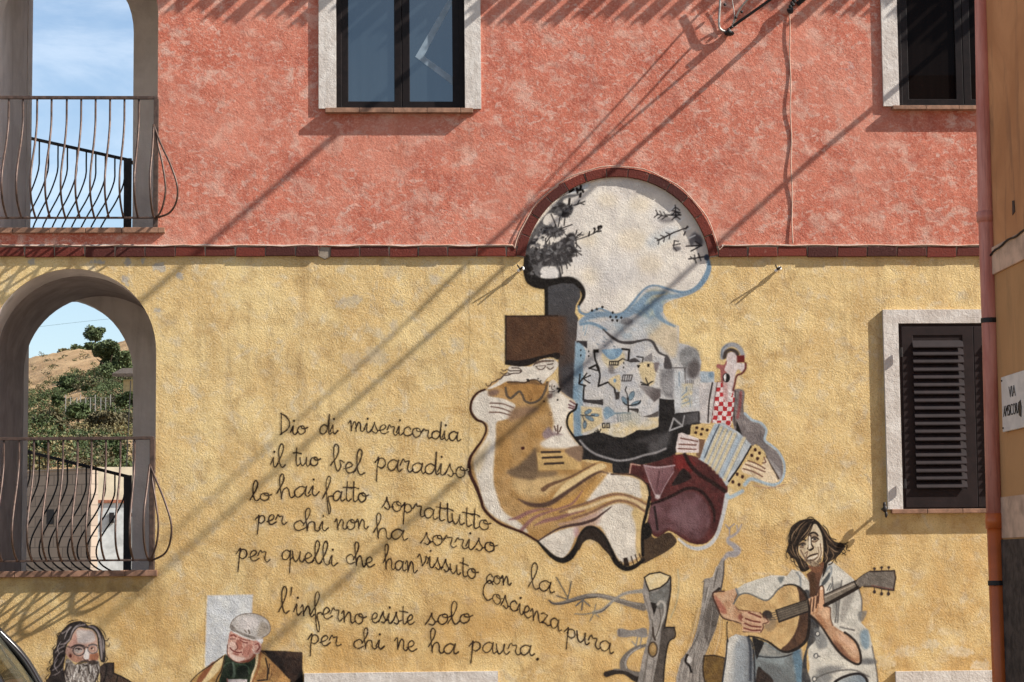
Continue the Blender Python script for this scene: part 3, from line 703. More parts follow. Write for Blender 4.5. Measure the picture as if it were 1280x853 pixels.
# ================================================================== NEIGHBOUR HOUSE ON THE RIGHT
YN = -4.0
XN = float(W(1240.5, 320, YN)[0])
nb = empty('orange_house', (XN, YN-3, 0), 'tall orange house wall at the right edge of the picture', 'house')
on = N('orange_render')
oc = on.mix(on.ramp(on.noise(1.6, 5, 0.6, 0.6), 0.35, 0.68), (0.45, 0.195, 0.078, 1), (0.57, 0.265, 0.112, 1))
z = on.new('ShaderNodeSeparateXYZ'); on.link(on.pos(), z.inputs[0])
oc = on.mix(on.ramp(on.noise(2.0, 5, 0.7, 0.6, on.mapped(scale=(1, 3, 0.5), loc=(3, 1, 8))), 0.50, 0.72, 0, 0.7), oc, (0.26, 0.125, 0.06, 1))
oc = on.mix(on.math('MULTIPLY', on.ramp(z.outputs[2], Z_(330, 1260, YN), Z_(318, 1260, YN), 1.0, 0.0), 0.55), oc, (0.44, 0.25, 0.10, 1))
on.color(oc); on.normal(on.bump(on.noise(45, 4, 0.6), 0.35, 0.004)); MAT['orange'] = on.m
pk = simple('pinkish_render', (0.58, 0.38, 0.26, 1), 0.9, 0.15, 5, 0.3)
pl_ = simple('dark_cement_plinth', (0.080, 0.058, 0.045, 1), 0.95, 0.25, 12, 0.9, 45)
def zat(py, px=1262): return Z_(py, px, YN-0.35)
m = MB(); m.box(XN, XN+4.2, -12.0, YN, zat(674), 6.9); m.build('wall', 'orange', nb)
m = MB(); m.box(XN-0.012, XN+4.21, -12.01, YN+0.012, 0, zat(674)); m.build('plinth', pl_, nb)
m = MB(); m.box(XN-0.016, XN, -12.0, YN+0.014, zat(336), zat(301)); m.build('string_band', pk, nb, bevel=0.006)
m = MB(); m.box(XN-0.006, XN+0.002, -12.0, YN+0.004, zat(672), zat(620)); m.build('wall_patch', pk, nb)
m = MB(); m.box(XN-0.008, XN+0.05, YN-0.015, YN+0.014, 0.0, 6.88); m.build('corner_bead', simple('pale_corner', (0.36, 0.27, 0.19, 1), 0.9, 0.2, 8), nb)
m = MB(); m.hexa([(XN-0.3, -12.3, 6.9), (XN+4.5, -12.3, 6.9), (XN+4.5, YN+0.25, 6.9), (XN-0.3, YN+0.25, 6.9)], [(XN-0.3, -12.3, 6.98), (XN+4.5, -12.3, 7.05), (XN+4.5, YN+0.25, 7.05), (XN-0.3, YN+0.25, 6.98)])
m.build('roof', 'roof', nb)
m = MB(); pts = [V(1240+i*3.2, 0, YN) for i in range(14)]
pts = []
for i in range(16):
    y = YN-0.02-i*0.075; pts.append((XN-0.024, y, zat(303, 1262)+0.006*math.sin(i*1.3)+0.05*math.exp(-i*0.35)*-1))
m.tube(pts, 0.007, 6); tag(m.build('wall_cable', MAT['cable']), 'thin dark cable drooping over the pale band of the orange house', 'cable')
# drainpipe at the corner
def pipe_pt(px, py): return V(px, py, YN+0.01)
PR = 0.0535
pa = [pipe_pt(1227.0, -60), pipe_pt(1228.2, 0), pipe_pt(1232.0, 250), pipe_pt(1237.0, 400), pipe_pt(1243.0, 642)]
pb = [pipe_pt(1243.0, 642), pipe_pt(1250.5, 853), pipe_pt(1261, 1110)]
pinkp = N('faded_red_pipe'); pinkp.color(pinkp.mix(pinkp.ramp(pinkp.noise(2, 4, 0.6, 0, pinkp.mapped(scale=(6, 6, 1))), 0.3, 0.7), (0.46, 0.15, 0.11, 1), (0.62, 0.27, 0.21, 1))); pinkp.color(pinkp.mix(pinkp.ramp(pinkp.noise(1.0, 6, 0.7, 0.3, pinkp.mapped(scale=(40, 40, 2.2))), 0.48, 0.72, 0, 0.5), pinkp.b.inputs['Base Color'].links[0].from_socket, (0.24, 0.085, 0.065, 1))); pinkp.b.inputs['Roughness'].default_value = 0.5
orp = simple('orange_plastic_pipe', (0.55, 0.12, 0.025, 1), 0.38, 0.08, 3, 0, 40, 0, 0.4)
dp = empty('drainpipe', pipe_pt(1232, 300), 'red drainpipe with a bright orange lower length at the corner of the orange house', 'drainpipe')
m = MB(); m.tube(pa, PR, 20); m.build('faded_pipe', pinkp.m, dp, smooth=True)
m = MB(); m.tube(pb, PR*0.99, 20); m.tube([pipe_pt(1242.8, 642), pipe_pt(1243.4, 661)], PR*1.13, 20); m.build('orange_pipe', orp, dp, smooth=True)
m = MB(); m.tube([pipe_pt(1231.6, 265), pipe_pt(1231.9, 278)], PR*1.10, 20); m.build('pipe_joint', pinkp.m, dp, smooth=True)
for px, py in ((1237.2, 401), (1246.2, 729)):
    m = MB(); p = pipe_pt(px, py); m.tube([p-Vector((0, 0, 0.016)), p+Vector((0, 0, 0.016))], PR*1.12, 20)
    m.box(p.x+0.02, XN+0.02, p.y-0.012, p.y+0.012, p.z-0.012, p.z+0.012); m.build('pipe_clamp', 'black', dp)
# street sign
sg = empty('street_sign', (XN-0.02, YN-0.7, zat(505)), 'pale street sign reading VIA AMSICORA on the orange wall beside the pipe', 'sign')
ya, yz = None, None
def y_at(px, py):                                          # depth of the wall plane x = XN-0.02 at that pixel
    d = FWD+RGT*((px-PW/2)/FOC)+UPV*((PH/2-py)/FOC); t = (XN-0.02-CAM[0])/d[0]; return float((CAM+d*t)[1]), float((CAM+d*t)[2])
yA, zA = y_at(1252.2, 472); _, zB = y_at(1252.2, 541); yE = yA-0.64
m = MB(); m.box(XN-0.026, XN-0.004, yE, yA, zB, zA); m.build('plate', simple('sign_marble', (0.68, 0.60, 0.53, 1), 0.5, 0.08, 6), sg, bevel=0.004)
def text_mesh(body, size, loc, parent, name, mat, sx=1.0):
    cu = bpy.data.curves.new(name, 'FONT'); cu.body = body; cu.size = size; cu.align_x = 'CENTER'; cu.align_y = 'CENTER'; cu.extrude = 0.0015; cu.offset = -0.0022
    t = bpy.data.objects.new(name, cu); COL.objects.link(t); bpy.context.view_layer.update()
    me = bpy.data.meshes.new_from_object(t.evaluated_get(bpy.context.evaluated_depsgraph_get())); bpy.data.objects.remove(t)
    # text x -> -Y (reads from the street), text y -> Z, facing -X
    me.transform(Matrix(((0, 0, -1, loc[0]), (-sx, 0, 0, loc[1]), (0, 1, 0, loc[2]), (0, 0, 0, 1))))
    q = parent; off = Vector((0, 0, 0))
    while q is not None: off += q.location; q = q.parent
    me.transform(Matrix.Translation(-off)); me.materials.append(mat)
    o = bpy.data.objects.new(name, me); COL.objects.link(o); o.parent = parent; return o
ink = simple('sign_ink', (0.035, 0.026, 0.022, 1), 0.6, 0.1)
yv, zv = y_at(1266.7, 490); text_mesh('VIA', 0.108, (XN-0.0285, yv, zv), sg, 'lettering', ink, 0.95)
y0_, z0_ = y_at(1254.2, 516); text_mesh('AMSICORA', 0.108, (XN-0.0285, y0_-0.225, z0_), sg, 'lettering', ink, 0.73)
m = MB(); yb2, zb2 = y_at(1276.5, 507)
m.hexa([(XN-0.030, yb2+a, zb2+b) for a, b in ((0.03, -0.06), (-0.02, -0.075), (-0.035, -0.01), (-0.012, 0.035), (0.022, 0.022), (0.03, -0.02))], [(XN-0.0265, yb2+a, zb2+b) for a, b in ((0.03, -0.06), (-0.02, -0.075), (-0.035, -0.01), (-0.012, 0.035), (0.022, 0.022), (0.03, -0.02))]); m.build('chipped_patch', 'black', sg)
for yy in (yA-0.025, yE+0.025):
    for zz in (zA-0.025, zB+0.025):
        m = MB(); m.ball((XN-0.027, yy, zz), 0.007, 5); m.build('screw', 'black', sg)
m = MB(); yh, zh = y_at(1263.5, 259); m.hexa([(XN-0.004, yh+a, zh+b) for a, b in ((0.03, -0.05), (-0.03, -0.035), (-0.02, 0.04), (0.025, 0.045))], [(XN+0.01, yh+a, zh+b) for a, b in ((0.03, -0.05), (-0.03, -0.035), (-0.02, 0.04), (0.025, 0.045))]); m.build('wall_hole', 'black', nb)

# ================================================================== CABLES, HOOKS
SUNV = -LD
def cable(name, pts, r, label, mat='cable', sag=0.0):
    """pts: (photo px, photo py, t): the point whose shadow falls on that wall pixel, t along the sun ray"""
    P = [V(a, b, 0)+SUNV*t for a, b, t in pts]
    m = MB(); m.tube([Vector(p) for p in catmull(P, False, 14)], r, 7)
    return tag(m.build(name, mat, smooth=True), label, 'cable', 'overhead cables crossing in front of the wall')
cable('overhead_cable', [(660, -36, 0.02), (455, 139, 2.0), (170, 382, 4.6), (-120, 630, 7.0)], 0.028, 'thick overhead cable whose blurred shadow runs from the blue window down to the lower arch')
cable('overhead_cable', [(988, 13, 0.05), (960, 38, 0.30), (772, 207, 1.7), (641, 325, 2.7), (530, 426, 3.6), (415, 527, 4.5), (230, 690, 5.9), (60, 840, 7.2)], 0.021, 'twisted black cable leaving the hook at the top of the pale wall cable')
cable('overhead_cable', [(905, 42, 0.04), (873, 78, 0.60), (722, 208, 1.9), (587, 325, 2.9), (485, 425, 3.7), (320, 572, 5.0), (140, 735, 6.6)], 0.013, 'black cable leaving the wall at the wire loop under the eave')
cable('overhead_cable', [(1262, -12, 0.02), (1105, 124, 1.05), (985, 226, 1.9), (770, 420, 3.3), (640, 538, 4.1), (470, 690, 5.1), (337, 805, 5.9), (200, 926, 6.8)], 0.024, 'overhead cable whose shadow crosses the whole mural from the dark window at top right')
c4 = cable('overhead_cable', [(905, -18, 0.22), (848, 45, 0.56), (780, 121, 1.15), (705, 203, 1.8), (640, 275, 2.4), (520, 395, 3.4)], 0.008, 'thin loose strand hanging over the wire loop under the eave')
cable('overhead_cable', [(905, 42, 0.05), (864, 60, 0.40), (792, 136, 1.2), (716, 212, 1.85), (600, 318, 2.7)], 0.009, 'grey strand rising to the right from the wire loop under the eave', 'steel')
lp = empty('wire_loop', V(905, 42, -0.05), 'bare steel wire loop hanging from a hook under the eave', 'wire loop')
def freewire(name, pts, r, mat, par):
    m = MB(); m.tube([Vector(p) for p in catmull([V(*p) for p in pts], False, 6)], r, 7); return m.build(name, mat, par, smooth=True)
freewire('loop_strand', [(899, -18, -0.10), (900, 4, -0.085), (899, 20, -0.075), (899, 33, -0.065), (902, 38, -0.06), (908, 40, -0.05), (911, 42, -0.04)], 0.010, 'steel', lp)
freewire('thin_tie', [(914, -10, -0.07), (916, 5, -0.06), (918, 20, -0.055), (916, 30, -0.05)], 0.004, 'steel', lp)
m = MB()
for (a, b) in ((927, 15), (920, 22), (906, 6), (915, 34), (911, 37)): m.ball(V(a, b, -0.07), 0.013, 6)
m.build('wire_clip', 'black', lp)
m = MB(); p = V(909, 43, 0); m.tube([p+Vector((0, -0.012, 0)), p+Vector((0, -0.11, 0.0))], 0.020, 8); m.ball(p+Vector((0.01, -0.05, -0.004)), 0.034, 7, (1.3, 1, 0.7)); m.build('hook', 'black', lp, smooth=True)
hk = empty('cable_hook', V(988, 14, -0.03), 'black cable hook at the top of the pale vertical wire', 'hook', 'hooks fixed in the wall')
m = MB(); p = V(987, 15, YU); m.tube([p, p+Vector((0, -0.09, 0.0))], 0.014, 8); m.ball(p+Vector((0, -0.05, -0.005)), 0.026, 6); m.build('bolt', 'black', hk)
m = MB()
for i in range(9):
    q = V(986+i*1.0, 15-i*2.2, YU-0.06); m.ball(q+Vector((0.008*(-1)**i, 0, 0)), 0.017, 5)
m.build('twisted_tail', 'black', hk)
m = MB(); pts = []
for i in range(30):
    t = i/29; px = 986.8+t*4.0+0.5*math.sin(i*0.9); py = 17+t*288; pts.append(V(px, py, YU-0.010-0.0045*math.sin(i*0.7)))
m.tube(catmull(pts, False, 3), 0.0052, 6); tag(m.build('wall_wire', 'greycable', smooth=True), 'pale wire running straight down the red wall from the hook to the bricks', 'cable')
# pale cable lying along the top of the bricks and over the arch
m = MB(); pts = []
for i in range(58): pts.append(V(-140+i*13.7, 307.2+0.7*math.sin(i*1.1)+0.4*math.sin(i*2.3), -0.030))
for i in range(33):
    a = math.radians(168-i*4.9); pts.append(V(LUN[0]+(130.2+0.7*math.sin(i*1.4))*math.cos(a), LUN[1]-(130.2+0.7*math.sin(i*1.4))*math.sin(a), -0.030))
for i in range(30): pts.append(V(905+i*14, 306.8+0.6*math.sin(i*1.3), -0.030))
m.tube(pts, 0.0052, 6); tag(m.build('brick_top_cable', 'greycable', smooth=True), 'pale cable lying along the brick course and over the brick arch', 'cable')
def wall_hook(px, py, label, L=0.105):
    e = empty('wall_hook', V(px, py, 0), label, 'hook', 'hooks fixed in the wall')
    p = V(px, py, 0)
    m = MB(); m.tube([p+Vector((0, -0.004, 0)), p+Vector((0, -L*0.55, 0.004)), p+Vector((0.012, -L, 0.012))], [0.011, 0.010, 0.007], 7)
    m.tube([p+Vector((0, -L*0.35, 0)), p+Vector((-0.022, -L*0.8, 0.018)), p+Vector((-0.03, -L*1.02, 0.03))], 0.006, 6); m.build('shank', 'black', e, smooth=True)
    m = MB(); m.ball(p+Vector((0.014, -0.035, 0.010)), 0.019, 6); m.ball(p+Vector((-0.014, -0.03, -0.006)), 0.015, 6); m.build('insulator', 'ceramic', e, smooth=True)
    return e
wall_hook(650.5, 338, 'small black and white hook left of the painted lunette')
wall_hook(971.5, 338, 'small black and white hook right of the brick arch')
e = empty('shutter_catch', V(1103, 636, 0), 'black iron shutter catch at the bottom left of the louvred window', 'shutter catch')
p = V(1103, 637, 0)
m = MB(); m.tube([p+Vector((0, -0.003, 0)), p+Vector((0, -0.098, 0))], 0.012, 8); m.ball(p+Vector((0, -0.10, 0.0)), 0.026, 6, (0.8, 0.6, 1.2)); m.build('pin', 'black', e, smooth=True)
m = MB(); m.ball(p+Vector((0.0, -0.085, 0.035)), 0.018, 6, (0.8, 0.8, 1.5)); m.ball(p+Vector((0.012, -0.085, -0.045)), 0.016, 6, (0.8, 0.8, 1.7)); m.build('tongue', 'black', e, smooth=True)

# ================================================================== PARKED CAR (only a rear corner is in the picture)
YC0, YC1 = -2.62, -1.02
paint = N('black_car_paint'); paint.color((0.012, 0.011, 0.012, 1)); paint.b.inputs['Roughness'].default_value = 0.12; paint.b.inputs['Coat Weight'].default_value = 0.6; paint.b.inputs['Specular IOR Level'].default_value = 0.6
cg = N('car_glass'); cg.b.inputs['Base Color'].default_value = (0.42, 0.42, 0.34, 1); cg.b.inputs['Transmission Weight'].default_value = 0.94; cg.b.inputs['Roughness'].default_value = 0.0; cg.b.inputs['IOR'].default_value = 1.05
rub = simple('black_rubber', (0.010, 0.010, 0.010, 1), 0.6, 0.1)
p0 = W(1.5, 796, YC0); p1 = W(40, 853, YC0)
XRF, ZRF = float(p0[0])-0.27, float(p0[2])+0.03             # rear end of the roof
car = empty('parked_car', (XRF-1.4, (YC0+YC1)/2, 0), 'dark hatchback parked at the lower left corner below the loggia', 'car')
sx = (float(p1[0])-float(p0[0]))/(float(p0[2])-float(p1[2]))
zbelt = 0.95; XBL = XRF+sx*(ZRF-zbelt)                        # rear end at the belt line
L0 = XBL+0.10                                               # rear bumper
st = []                                                     # stations: x, z low, z belt, half width low, half width belt
yc = (YC0+YC1)/2; hw = (YC1-YC0)/2
for x, zl, zt_, w in ((L0+0.02, 0.42, 0.62, 0.80), (L0-0.03, 0.30, 0.80, 0.94), (L0-0.12, 0.24, 0.93, 0.985), (L0-0.5, 0.20, 0.955, 1.0), (L0-1.6, 0.18, 0.955, 1.02), (L0-2.6, 0.18, 0.95, 1.0), (L0-3.1, 0.20, 0.90, 0.98), (L0-3.55, 0.24, 0.80, 0.92), (L0-3.70, 0.32, 0.62, 0.78)):
    ring = []
    for a, b in ((-0.86, 0.0), (-1.0, 0.30), (-1.02, 0.62), (-0.985, 0.92), (-0.93, 1.0), (0.93, 1.0), (0.985, 0.92), (1.02, 0.62), (1.0, 0.30), (0.86, 0.0)):
        ring.append((x, yc+a*hw*w, zl+(zt_-zl)*b))
    st.append(ring)
m = MB(); k = len(st[0]); vs = [p for r_ in st for p in r_]; fs = []
for i in range(len(st)-1):
    for j in range(k): fs.append((i*k+j, i*k+(j+1) % k, (i+1)*k+(j+1) % k, (i+1)*k+j))
fs.append(tuple(range(k))); fs.append(tuple(reversed(range((len(st)-1)*k, len(st)*k))))
m.add(vs, fs); m.build('body', paint.m, car, smooth=False, bevel=0.02)
tw = 0.10                                                   # tumblehome
def gp(x, z, side):                                         # a point of the greenhouse side
    f = max(0, min(1, (z-zbelt)/(ZRF-zbelt))); return Vector((x, yc+side*(hw*0.965-tw*f), z))
XF_B, XF_R = L0-2.75, L0-1.95                               # windscreen foot and roof front
m = MB(); n = 10; rows = []
for i in range(n+1):
    t = i/n; x = XF_R+(XRF-XF_R)*t; zr = ZRF+0.055*math.sin(math.pi*min(1, t*0.93+0.04))
    rows.append([(x, yc-hw*0.965+tw, zr-0.035), (x, yc-hw*0.80, zr+0.01), (x, yc, zr+0.03), (x, yc+hw*0.80, zr+0.01), (x, yc+hw*0.965-tw, zr-0.035), (x, yc+hw*0.80, zr-0.045), (x, yc, zr-0.03), (x, yc-hw*0.80, zr-0.045)])
vs = [p for r_ in rows for p in r_]; fs = []
for i in range(n):
    for j in range(8): fs.append((i*8+j, i*8+(j+1) % 8, (i+1)*8+(j+1) % 8, (i+1)*8+j))
fs.append(tuple(range(8))); fs.append(tuple(reversed(range(n*8, n*8+8)))); m.add(vs, fs); m.build('roof_panel', paint.m, car, smooth=True)
for side in (-1, 1):
    for (xb_, xr_, r_) in ((XF_B, XF_R, 0.034), (L0-1.72, L0-1.62, 0.030), (XBL-0.035, XRF-0.035, 0.042)):
        m = MB(); a_ = gp(xb_, zbelt, side); b_ = gp(xr_, ZRF-0.01, side); mid = a_.lerp(b_, 0.55)+Vector((0.035 if xb_ > L0-1 else (-0.03 if xb_ == XF_B else 0), side*0.012, 0.02 if xb_ > L0-1 else 0))
        m.tube([Vector(q) for q in catmull([a_, mid, b_], False, 6)], r_, 10); m.build('pillar', paint.m, car, smooth=True)
        if xb_ > L0-1:
            s_ = MB(); s_.tube([Vector(q)+Vector((0.030, -0.004, 0.012)) for q in catmull([a_, mid, b_], False, 6)], 0.011, 8); s_.build('window_seal', rub, car, smooth=True)
    m = MB(); q = [gp(XF_B+0.06, zbelt, side), gp(L0-1.74, zbelt, side), gp(L0-1.64, ZRF-0.03, side), gp(XF_R+0.06, ZRF-0.03, side)]; o_ = Vector((0, side*0.004, 0)); m.hexa(q, [p-o_ for p in q]); m.build('side_window', cg.m, car)
    m = MB(); q = [gp(L0-1.69, zbelt, side), gp(XBL-0.07, zbelt, side), gp(XRF-0.07, ZRF-0.03, side), gp(L0-1.59, ZRF-0.03, side)]; m.hexa(q, [p-o_ for p in q]); m.build('side_window', cg.m, car)
m = MB(); q = [gp(XBL-0.01, zbelt, -0.95), gp(XBL-0.01, zbelt, 0.95), gp(XRF-0.02, ZRF-0.02, 0.95), gp(XRF-0.02, ZRF-0.02, -0.95)]; o_ = Vector((0.004, 0, 0.002)); m.hexa(q, [p-o_ for p in q]); m.build('rear_window', cg.m, car)
m = MB(); q = [gp(XF_B, zbelt, -0.95), gp(XF_B, zbelt, 0.95), gp(XF_R, ZRF-0.02, 0.95), gp(XF_R, ZRF-0.02, -0.95)]; m.hexa(q, [p+o_ for p in q]); m.build('windscreen', cg.m, car)
for side in (-1, 1):
    for xw in (L0-0.72, L0-3.02):
        m = MB(); yw = yc+side*(hw-0.07); R_ = 0.30; pr = [(0.20, -0.09), (0.27, -0.10), (R_, -0.06), (R_, 0.06), (0.27, 0.10), (0.20, 0.09)]; n = 28; vs = []; fs = []
        for i in range(n):
            a = 2*math.pi*i/n
            for r_, dy in pr: vs.append((xw+r_*math.cos(a), yw+dy, R_+r_*math.sin(a)))
        for i in range(n):
            for j in range(6): fs.append((i*6+j, i*6+(j+1) % 6, ((i+1) % n)*6+(j+1) % 6, ((i+1) % n)*6+j))
        m.add(vs, fs); wo = m.build('wheel', rub, car, smooth=True)
        m = MB(); m.tube([(xw, yw+side*0.02, R_), (xw, yw+side*0.075, R_)], 0.20, 20)
        m.build('rim', 'steel', wo)
    m = MB(); m.box(L0-0.05, L0+0.012, yc+side*hw*0.80-0.09, yc+side*hw*0.80+0.09, 0.66, 0.86); m.build('tail_light', simple('red_lens', (0.35, 0.01, 0.01, 1), 0.2, 0.05), car, bevel=0.02)
# ================================================================== MURAL PAINTER
# every painted figure is a thin sheet of paint on the plaster (3 mm), its colours kept per vertex
RNG = np.random.default_rng(5)
_NT = [RNG.random((64, 64)) for _ in range(6)]
def vnoise(X, Y, s, k=0):
    T = _NT[k % 6]; u = X/s+k*7.3; v = Y/s+k*3.1
    i = np.floor(u).astype(int); j = np.floor(v).astype(int); fu = u-i; fv = v-j
    fu = fu*fu*(3-2*fu); fv = fv*fv*(3-2*fv); i %= 64; j %= 64; i2 = (i+1) % 64; j2 = (j+1) % 64
    return (T[j, i]*(1-fu)+T[j, i2]*fu)*(1-fv)+(T[j2, i]*(1-fu)+T[j2, i2]*fu)*fv
def fbm(X, Y, s, k=0): return 0.55*vnoise(X, Y, s, k)+0.30*vnoise(X, Y, s*0.45, k+1)+0.15*vnoise(X, Y, s*0.2, k+2)
class Canvas:
    def __init__(s, x0, y0, x1, y1, step):
        s.step = step; s.lw = 1.0
        s.xs = np.arange(x0, x1+step*0.5, step); s.ys = np.arange(y0, y1+step*0.5, step)
        s.rgb = np.zeros((len(s.ys), len(s.xs), 3)); s.a = np.zeros((len(s.ys), len(s.xs))); s.id = np.zeros((len(s.ys), len(s.xs)), int); s.cur = 1
    def win(s, x0, y0, x1, y1):
        i0, i1 = np.searchsorted(s.xs, [x0, x1]); j0, j1 = np.searchsorted(s.ys, [y0, y1])
        return slice(max(j0-1, 0), j1+1), slice(max(i0-1, 0), i1+1)
    def put(s, sl, m, col, tex, XX, YY):
        if hasattr(col, '__call__'): c = col(XX, YY)
        else: c = np.broadcast_to(np.array(col, float), m.shape+(3,)).copy()
        if tex: c = c*(1+tex*(fbm(XX, YY, 9, 2)-0.5)*2+tex*0.6*(vnoise(XX, YY, 1.7, 4)-0.5))[..., None]
        a = s.a[sl]; na = m+a*(1-m); k = np.where(na > 1e-6, na, 1)
        s.rgb[sl] = (c*m[..., None]+s.rgb[sl]*(a*(1-m))[..., None])/k[..., None]
        s.a[sl] = na; idw = s.id[sl]; idw[(m > 0.5) | ((idw == 0) & (m > 0.02))] = s.cur; s.id[sl] = idw
    def poly(s, pts, col, soft=0.7, alpha=1.0, smooth=True, tex=0.08, rough=0.5):
        P = np.array(catmull(pts, True, 5) if smooth else pts, float)
        mg = soft*1.5+1; sl = s.win(P[:, 0].min()-mg, P[:, 1].min()-mg, P[:, 0].max()+mg, P[:, 1].max()+mg)
        X, Y = np.meshgrid(s.xs[sl[1]], s.ys[sl[0]])
        if X.size == 0: return
        ins = np.zeros(X.shape, bool); dist = np.full(X.shape, 1e9); n = len(P)
        for i in range(n):
            ax, ay = P[i]; bx, by = P[(i+1) % n]
            if (ay > Y.max()+99): pass
            cond = ((ay > Y) != (by > Y))
            if ay != by: ins ^= cond & (X < (bx-ax)*(Y-ay)/(by-ay)+ax)
            dx, dy = bx-ax, by-ay; L = dx*dx+dy*dy
            t = np.clip(((X-ax)*dx+(Y-ay)*dy)/L, 0, 1) if L > 0 else 0
            dist = np.minimum(dist, (X-ax-t*dx)**2+(Y-ay-t*dy)**2)
        d = np.sqrt(dist)*np.where(ins, 1, -1)+(vnoise(X, Y, 2.3, 1)-0.5)*rough
        m = np.clip(0.5+d/(2*soft), 0, 1); m = m*m*(3-2*m)*alpha
        s.put(sl, m, col, tex, X, Y)
    def line(s, pts, col, w=1.5, soft=0.55, alpha=1.0, smooth=True, tex=0.05, taper=None, rough=0.25, closed=False):
        P = np.array(catmull(pts, closed, 5) if smooth and len(pts) > 2 else list(pts)+([pts[0]] if closed else []), float)
        if closed and smooth: P = np.vstack([P, P[:1]])
        n = len(P); tt = np.linspace(0, 1, n); w = w*s.lw
        wd = np.full(n, w/2.0)
        if taper == 'both': wd = w/2*(0.25+0.75*np.sin(np.pi*tt))
        elif taper == 'end': wd = w/2*(1-0.8*tt)
        elif taper == 'start': wd = w/2*(0.2+0.8*tt)
        elif taper is not None: wd = np.interp(tt, np.linspace(0, 1, len(taper)), np.array(taper)/2.0*s.lw)
        mg = wd.max()+soft*2+1; sl = s.win(P[:, 0].min()-mg, P[:, 1].min()-mg, P[:, 0].max()+mg, P[:, 1].max()+mg)
        X, Y = np.meshgrid(s.xs[sl[1]], s.ys[sl[0]])
        if X.size == 0: return
        best = np.full(X.shape, -1e9)
        for i in range(max(n-1, 1)):
            ax, ay = P[i]; bx, by = P[min(i+1, n-1)]; dx, dy = bx-ax, by-ay; L = dx*dx+dy*dy
            t = np.clip(((X-ax)*dx+(Y-ay)*dy)/L, 0, 1) if L > 0 else np.zeros_like(X)
            best = np.maximum(best, wd[i]+(wd[min(i+1, n-1)]-wd[i])*t-np.sqrt((X-ax-t*dx)**2+(Y-ay-t*dy)**2))
        d = best+(vnoise(X, Y, 2.0, 3)-0.5)*rough
        m = np.clip(0.5+d/(2*soft), 0, 1)*alpha
        s.put(sl, m, col, tex, X, Y)
    def ell(s, cx, cy, rx, ry, col, rot=0, **k):
        c, q = math.cos(math.radians(rot)), math.sin(math.radians(rot)); pts = []
        for i in range(16):
            a = 2*math.pi*i/16; x, y = rx*math.cos(a), ry*math.sin(a); pts.append((cx+x*c-y*q, cy+x*q+y*c))
        s.poly(pts, col, smooth=False, **k)
    def ring(s, cx, cy, rx, ry, col, w=1.2, rot=0, **k):
        c, q = math.cos(math.radians(rot)), math.sin(math.radians(rot)); pts = []
        for i in range(16):
            a = 2*math.pi*i/16; x, y = rx*math.cos(a), ry*math.sin(a); pts.append((cx+x*c-y*q, cy+x*q+y*c))
        s.line(pts, col, w, closed=True, **k)
    def hatch(s, pts_list, col, **k):
        for p in pts_list: s.line(p, col, **k)
    def sheets(s, names, y=-0.0006, mat='paint'):
        """names: id -> (object name, parent); one mesh per id from the cells it covers"""
        ny, nx = s.a.shape; XX, YY = np.meshgrid(s.xs, s.ys)
        D = FWD[None, None]+RGT[None, None]*((XX-PW/2)/FOC)[..., None]+UPV[None, None]*((PH/2-YY)/FOC)[..., None]
        pos = CAM[None, None]+D*((y-CAM[1])/D[..., 1])[..., None]
        lum = (s.rgb@np.array([0.3, 0.59, 0.11]))[..., None]; lin = s2l(np.clip(lum+0.84*(s.rgb-lum), 0, 255))*KA
        am = np.maximum(np.maximum(s.a[:-1, :-1], s.a[1:, :-1]), np.maximum(s.a[:-1, 1:], s.a[1:, 1:]))
        idm = np.maximum(np.maximum(s.id[:-1, :-1], s.id[1:, :-1]), np.maximum(s.id[:-1, 1:], s.id[1:, 1:])); idm = np.where(s.id[:-1, :-1] > 0, s.id[:-1, :-1], idm)
        IDX = np.arange(ny*nx).reshape(ny, nx); out = {}
        for k, (nm, par) in names.items():
            jj, ii = np.nonzero((am > 0.03) & (idm == k))
            if len(jj) == 0: continue
            q = np.stack([IDX[jj+1, ii], IDX[jj+1, ii+1], IDX[jj, ii+1], IDX[jj, ii]], 1)
            used, inv = np.unique(q, return_inverse=True); q = inv.reshape(q.shape)
            off = np.zeros(3); pp = par
            while pp is not None: off += np.array(pp.location); pp = pp.parent
            co = pos.reshape(-1, 3)[used]-off; c4 = np.concatenate([lin.reshape(-1, 3)[used], s.a.reshape(-1, 1)[used]], 1)
            me = bpy.data.meshes.new(nm); me.vertices.add(len(co)); me.vertices.foreach_set('co', co.astype(np.float32).ravel())
            me.loops.add(q.size); me.loops.foreach_set('vertex_index', q.astype(np.int32).ravel())
            me.polygons.add(len(q)); me.polygons.foreach_set('loop_start', (np.arange(len(q))*4).astype(np.int32))
            me.update(calc_edges=True)
            at = me.attributes.new('paint', 'FLOAT_COLOR', 'POINT'); at.data.foreach_set('color', c4.astype(np.float32).ravel())
            me.materials.append(MAT[mat]); me.validate()
            o = bpy.data.objects.new(nm, me); COL.objects.link(o); o.parent = par; out[k] = o
        return out
def grad(p, q, c0, c1):
    p, q = np.array(p, float), np.array(q, float); d = q-p; L = d@d
    def f(X, Y):
        t = np.clip(((X-p[0])*d[0]+(Y-p[1])*d[1])/L, 0, 1); t = t*t*(3-2*t)
        return np.array(c0, float)*(1-t)[..., None]+np.array(c1, float)*t[..., None]
    return f
def mott(c0, c1, s=8, k=0, bias=0.0):
    def f(X, Y):
        t = np.clip((fbm(X, Y, s, k)-0.5)*2.6+0.5+bias, 0, 1)
        return np.array(c0, float)*(1-t)[..., None]+np.array(c1, float)*t[..., None]
    return f
# ------------------------------------------------------------------ central mural
BK = (22, 17, 16)
c = Canvas(578, 214, 992, 722, 0.9); c.lw = 1.18
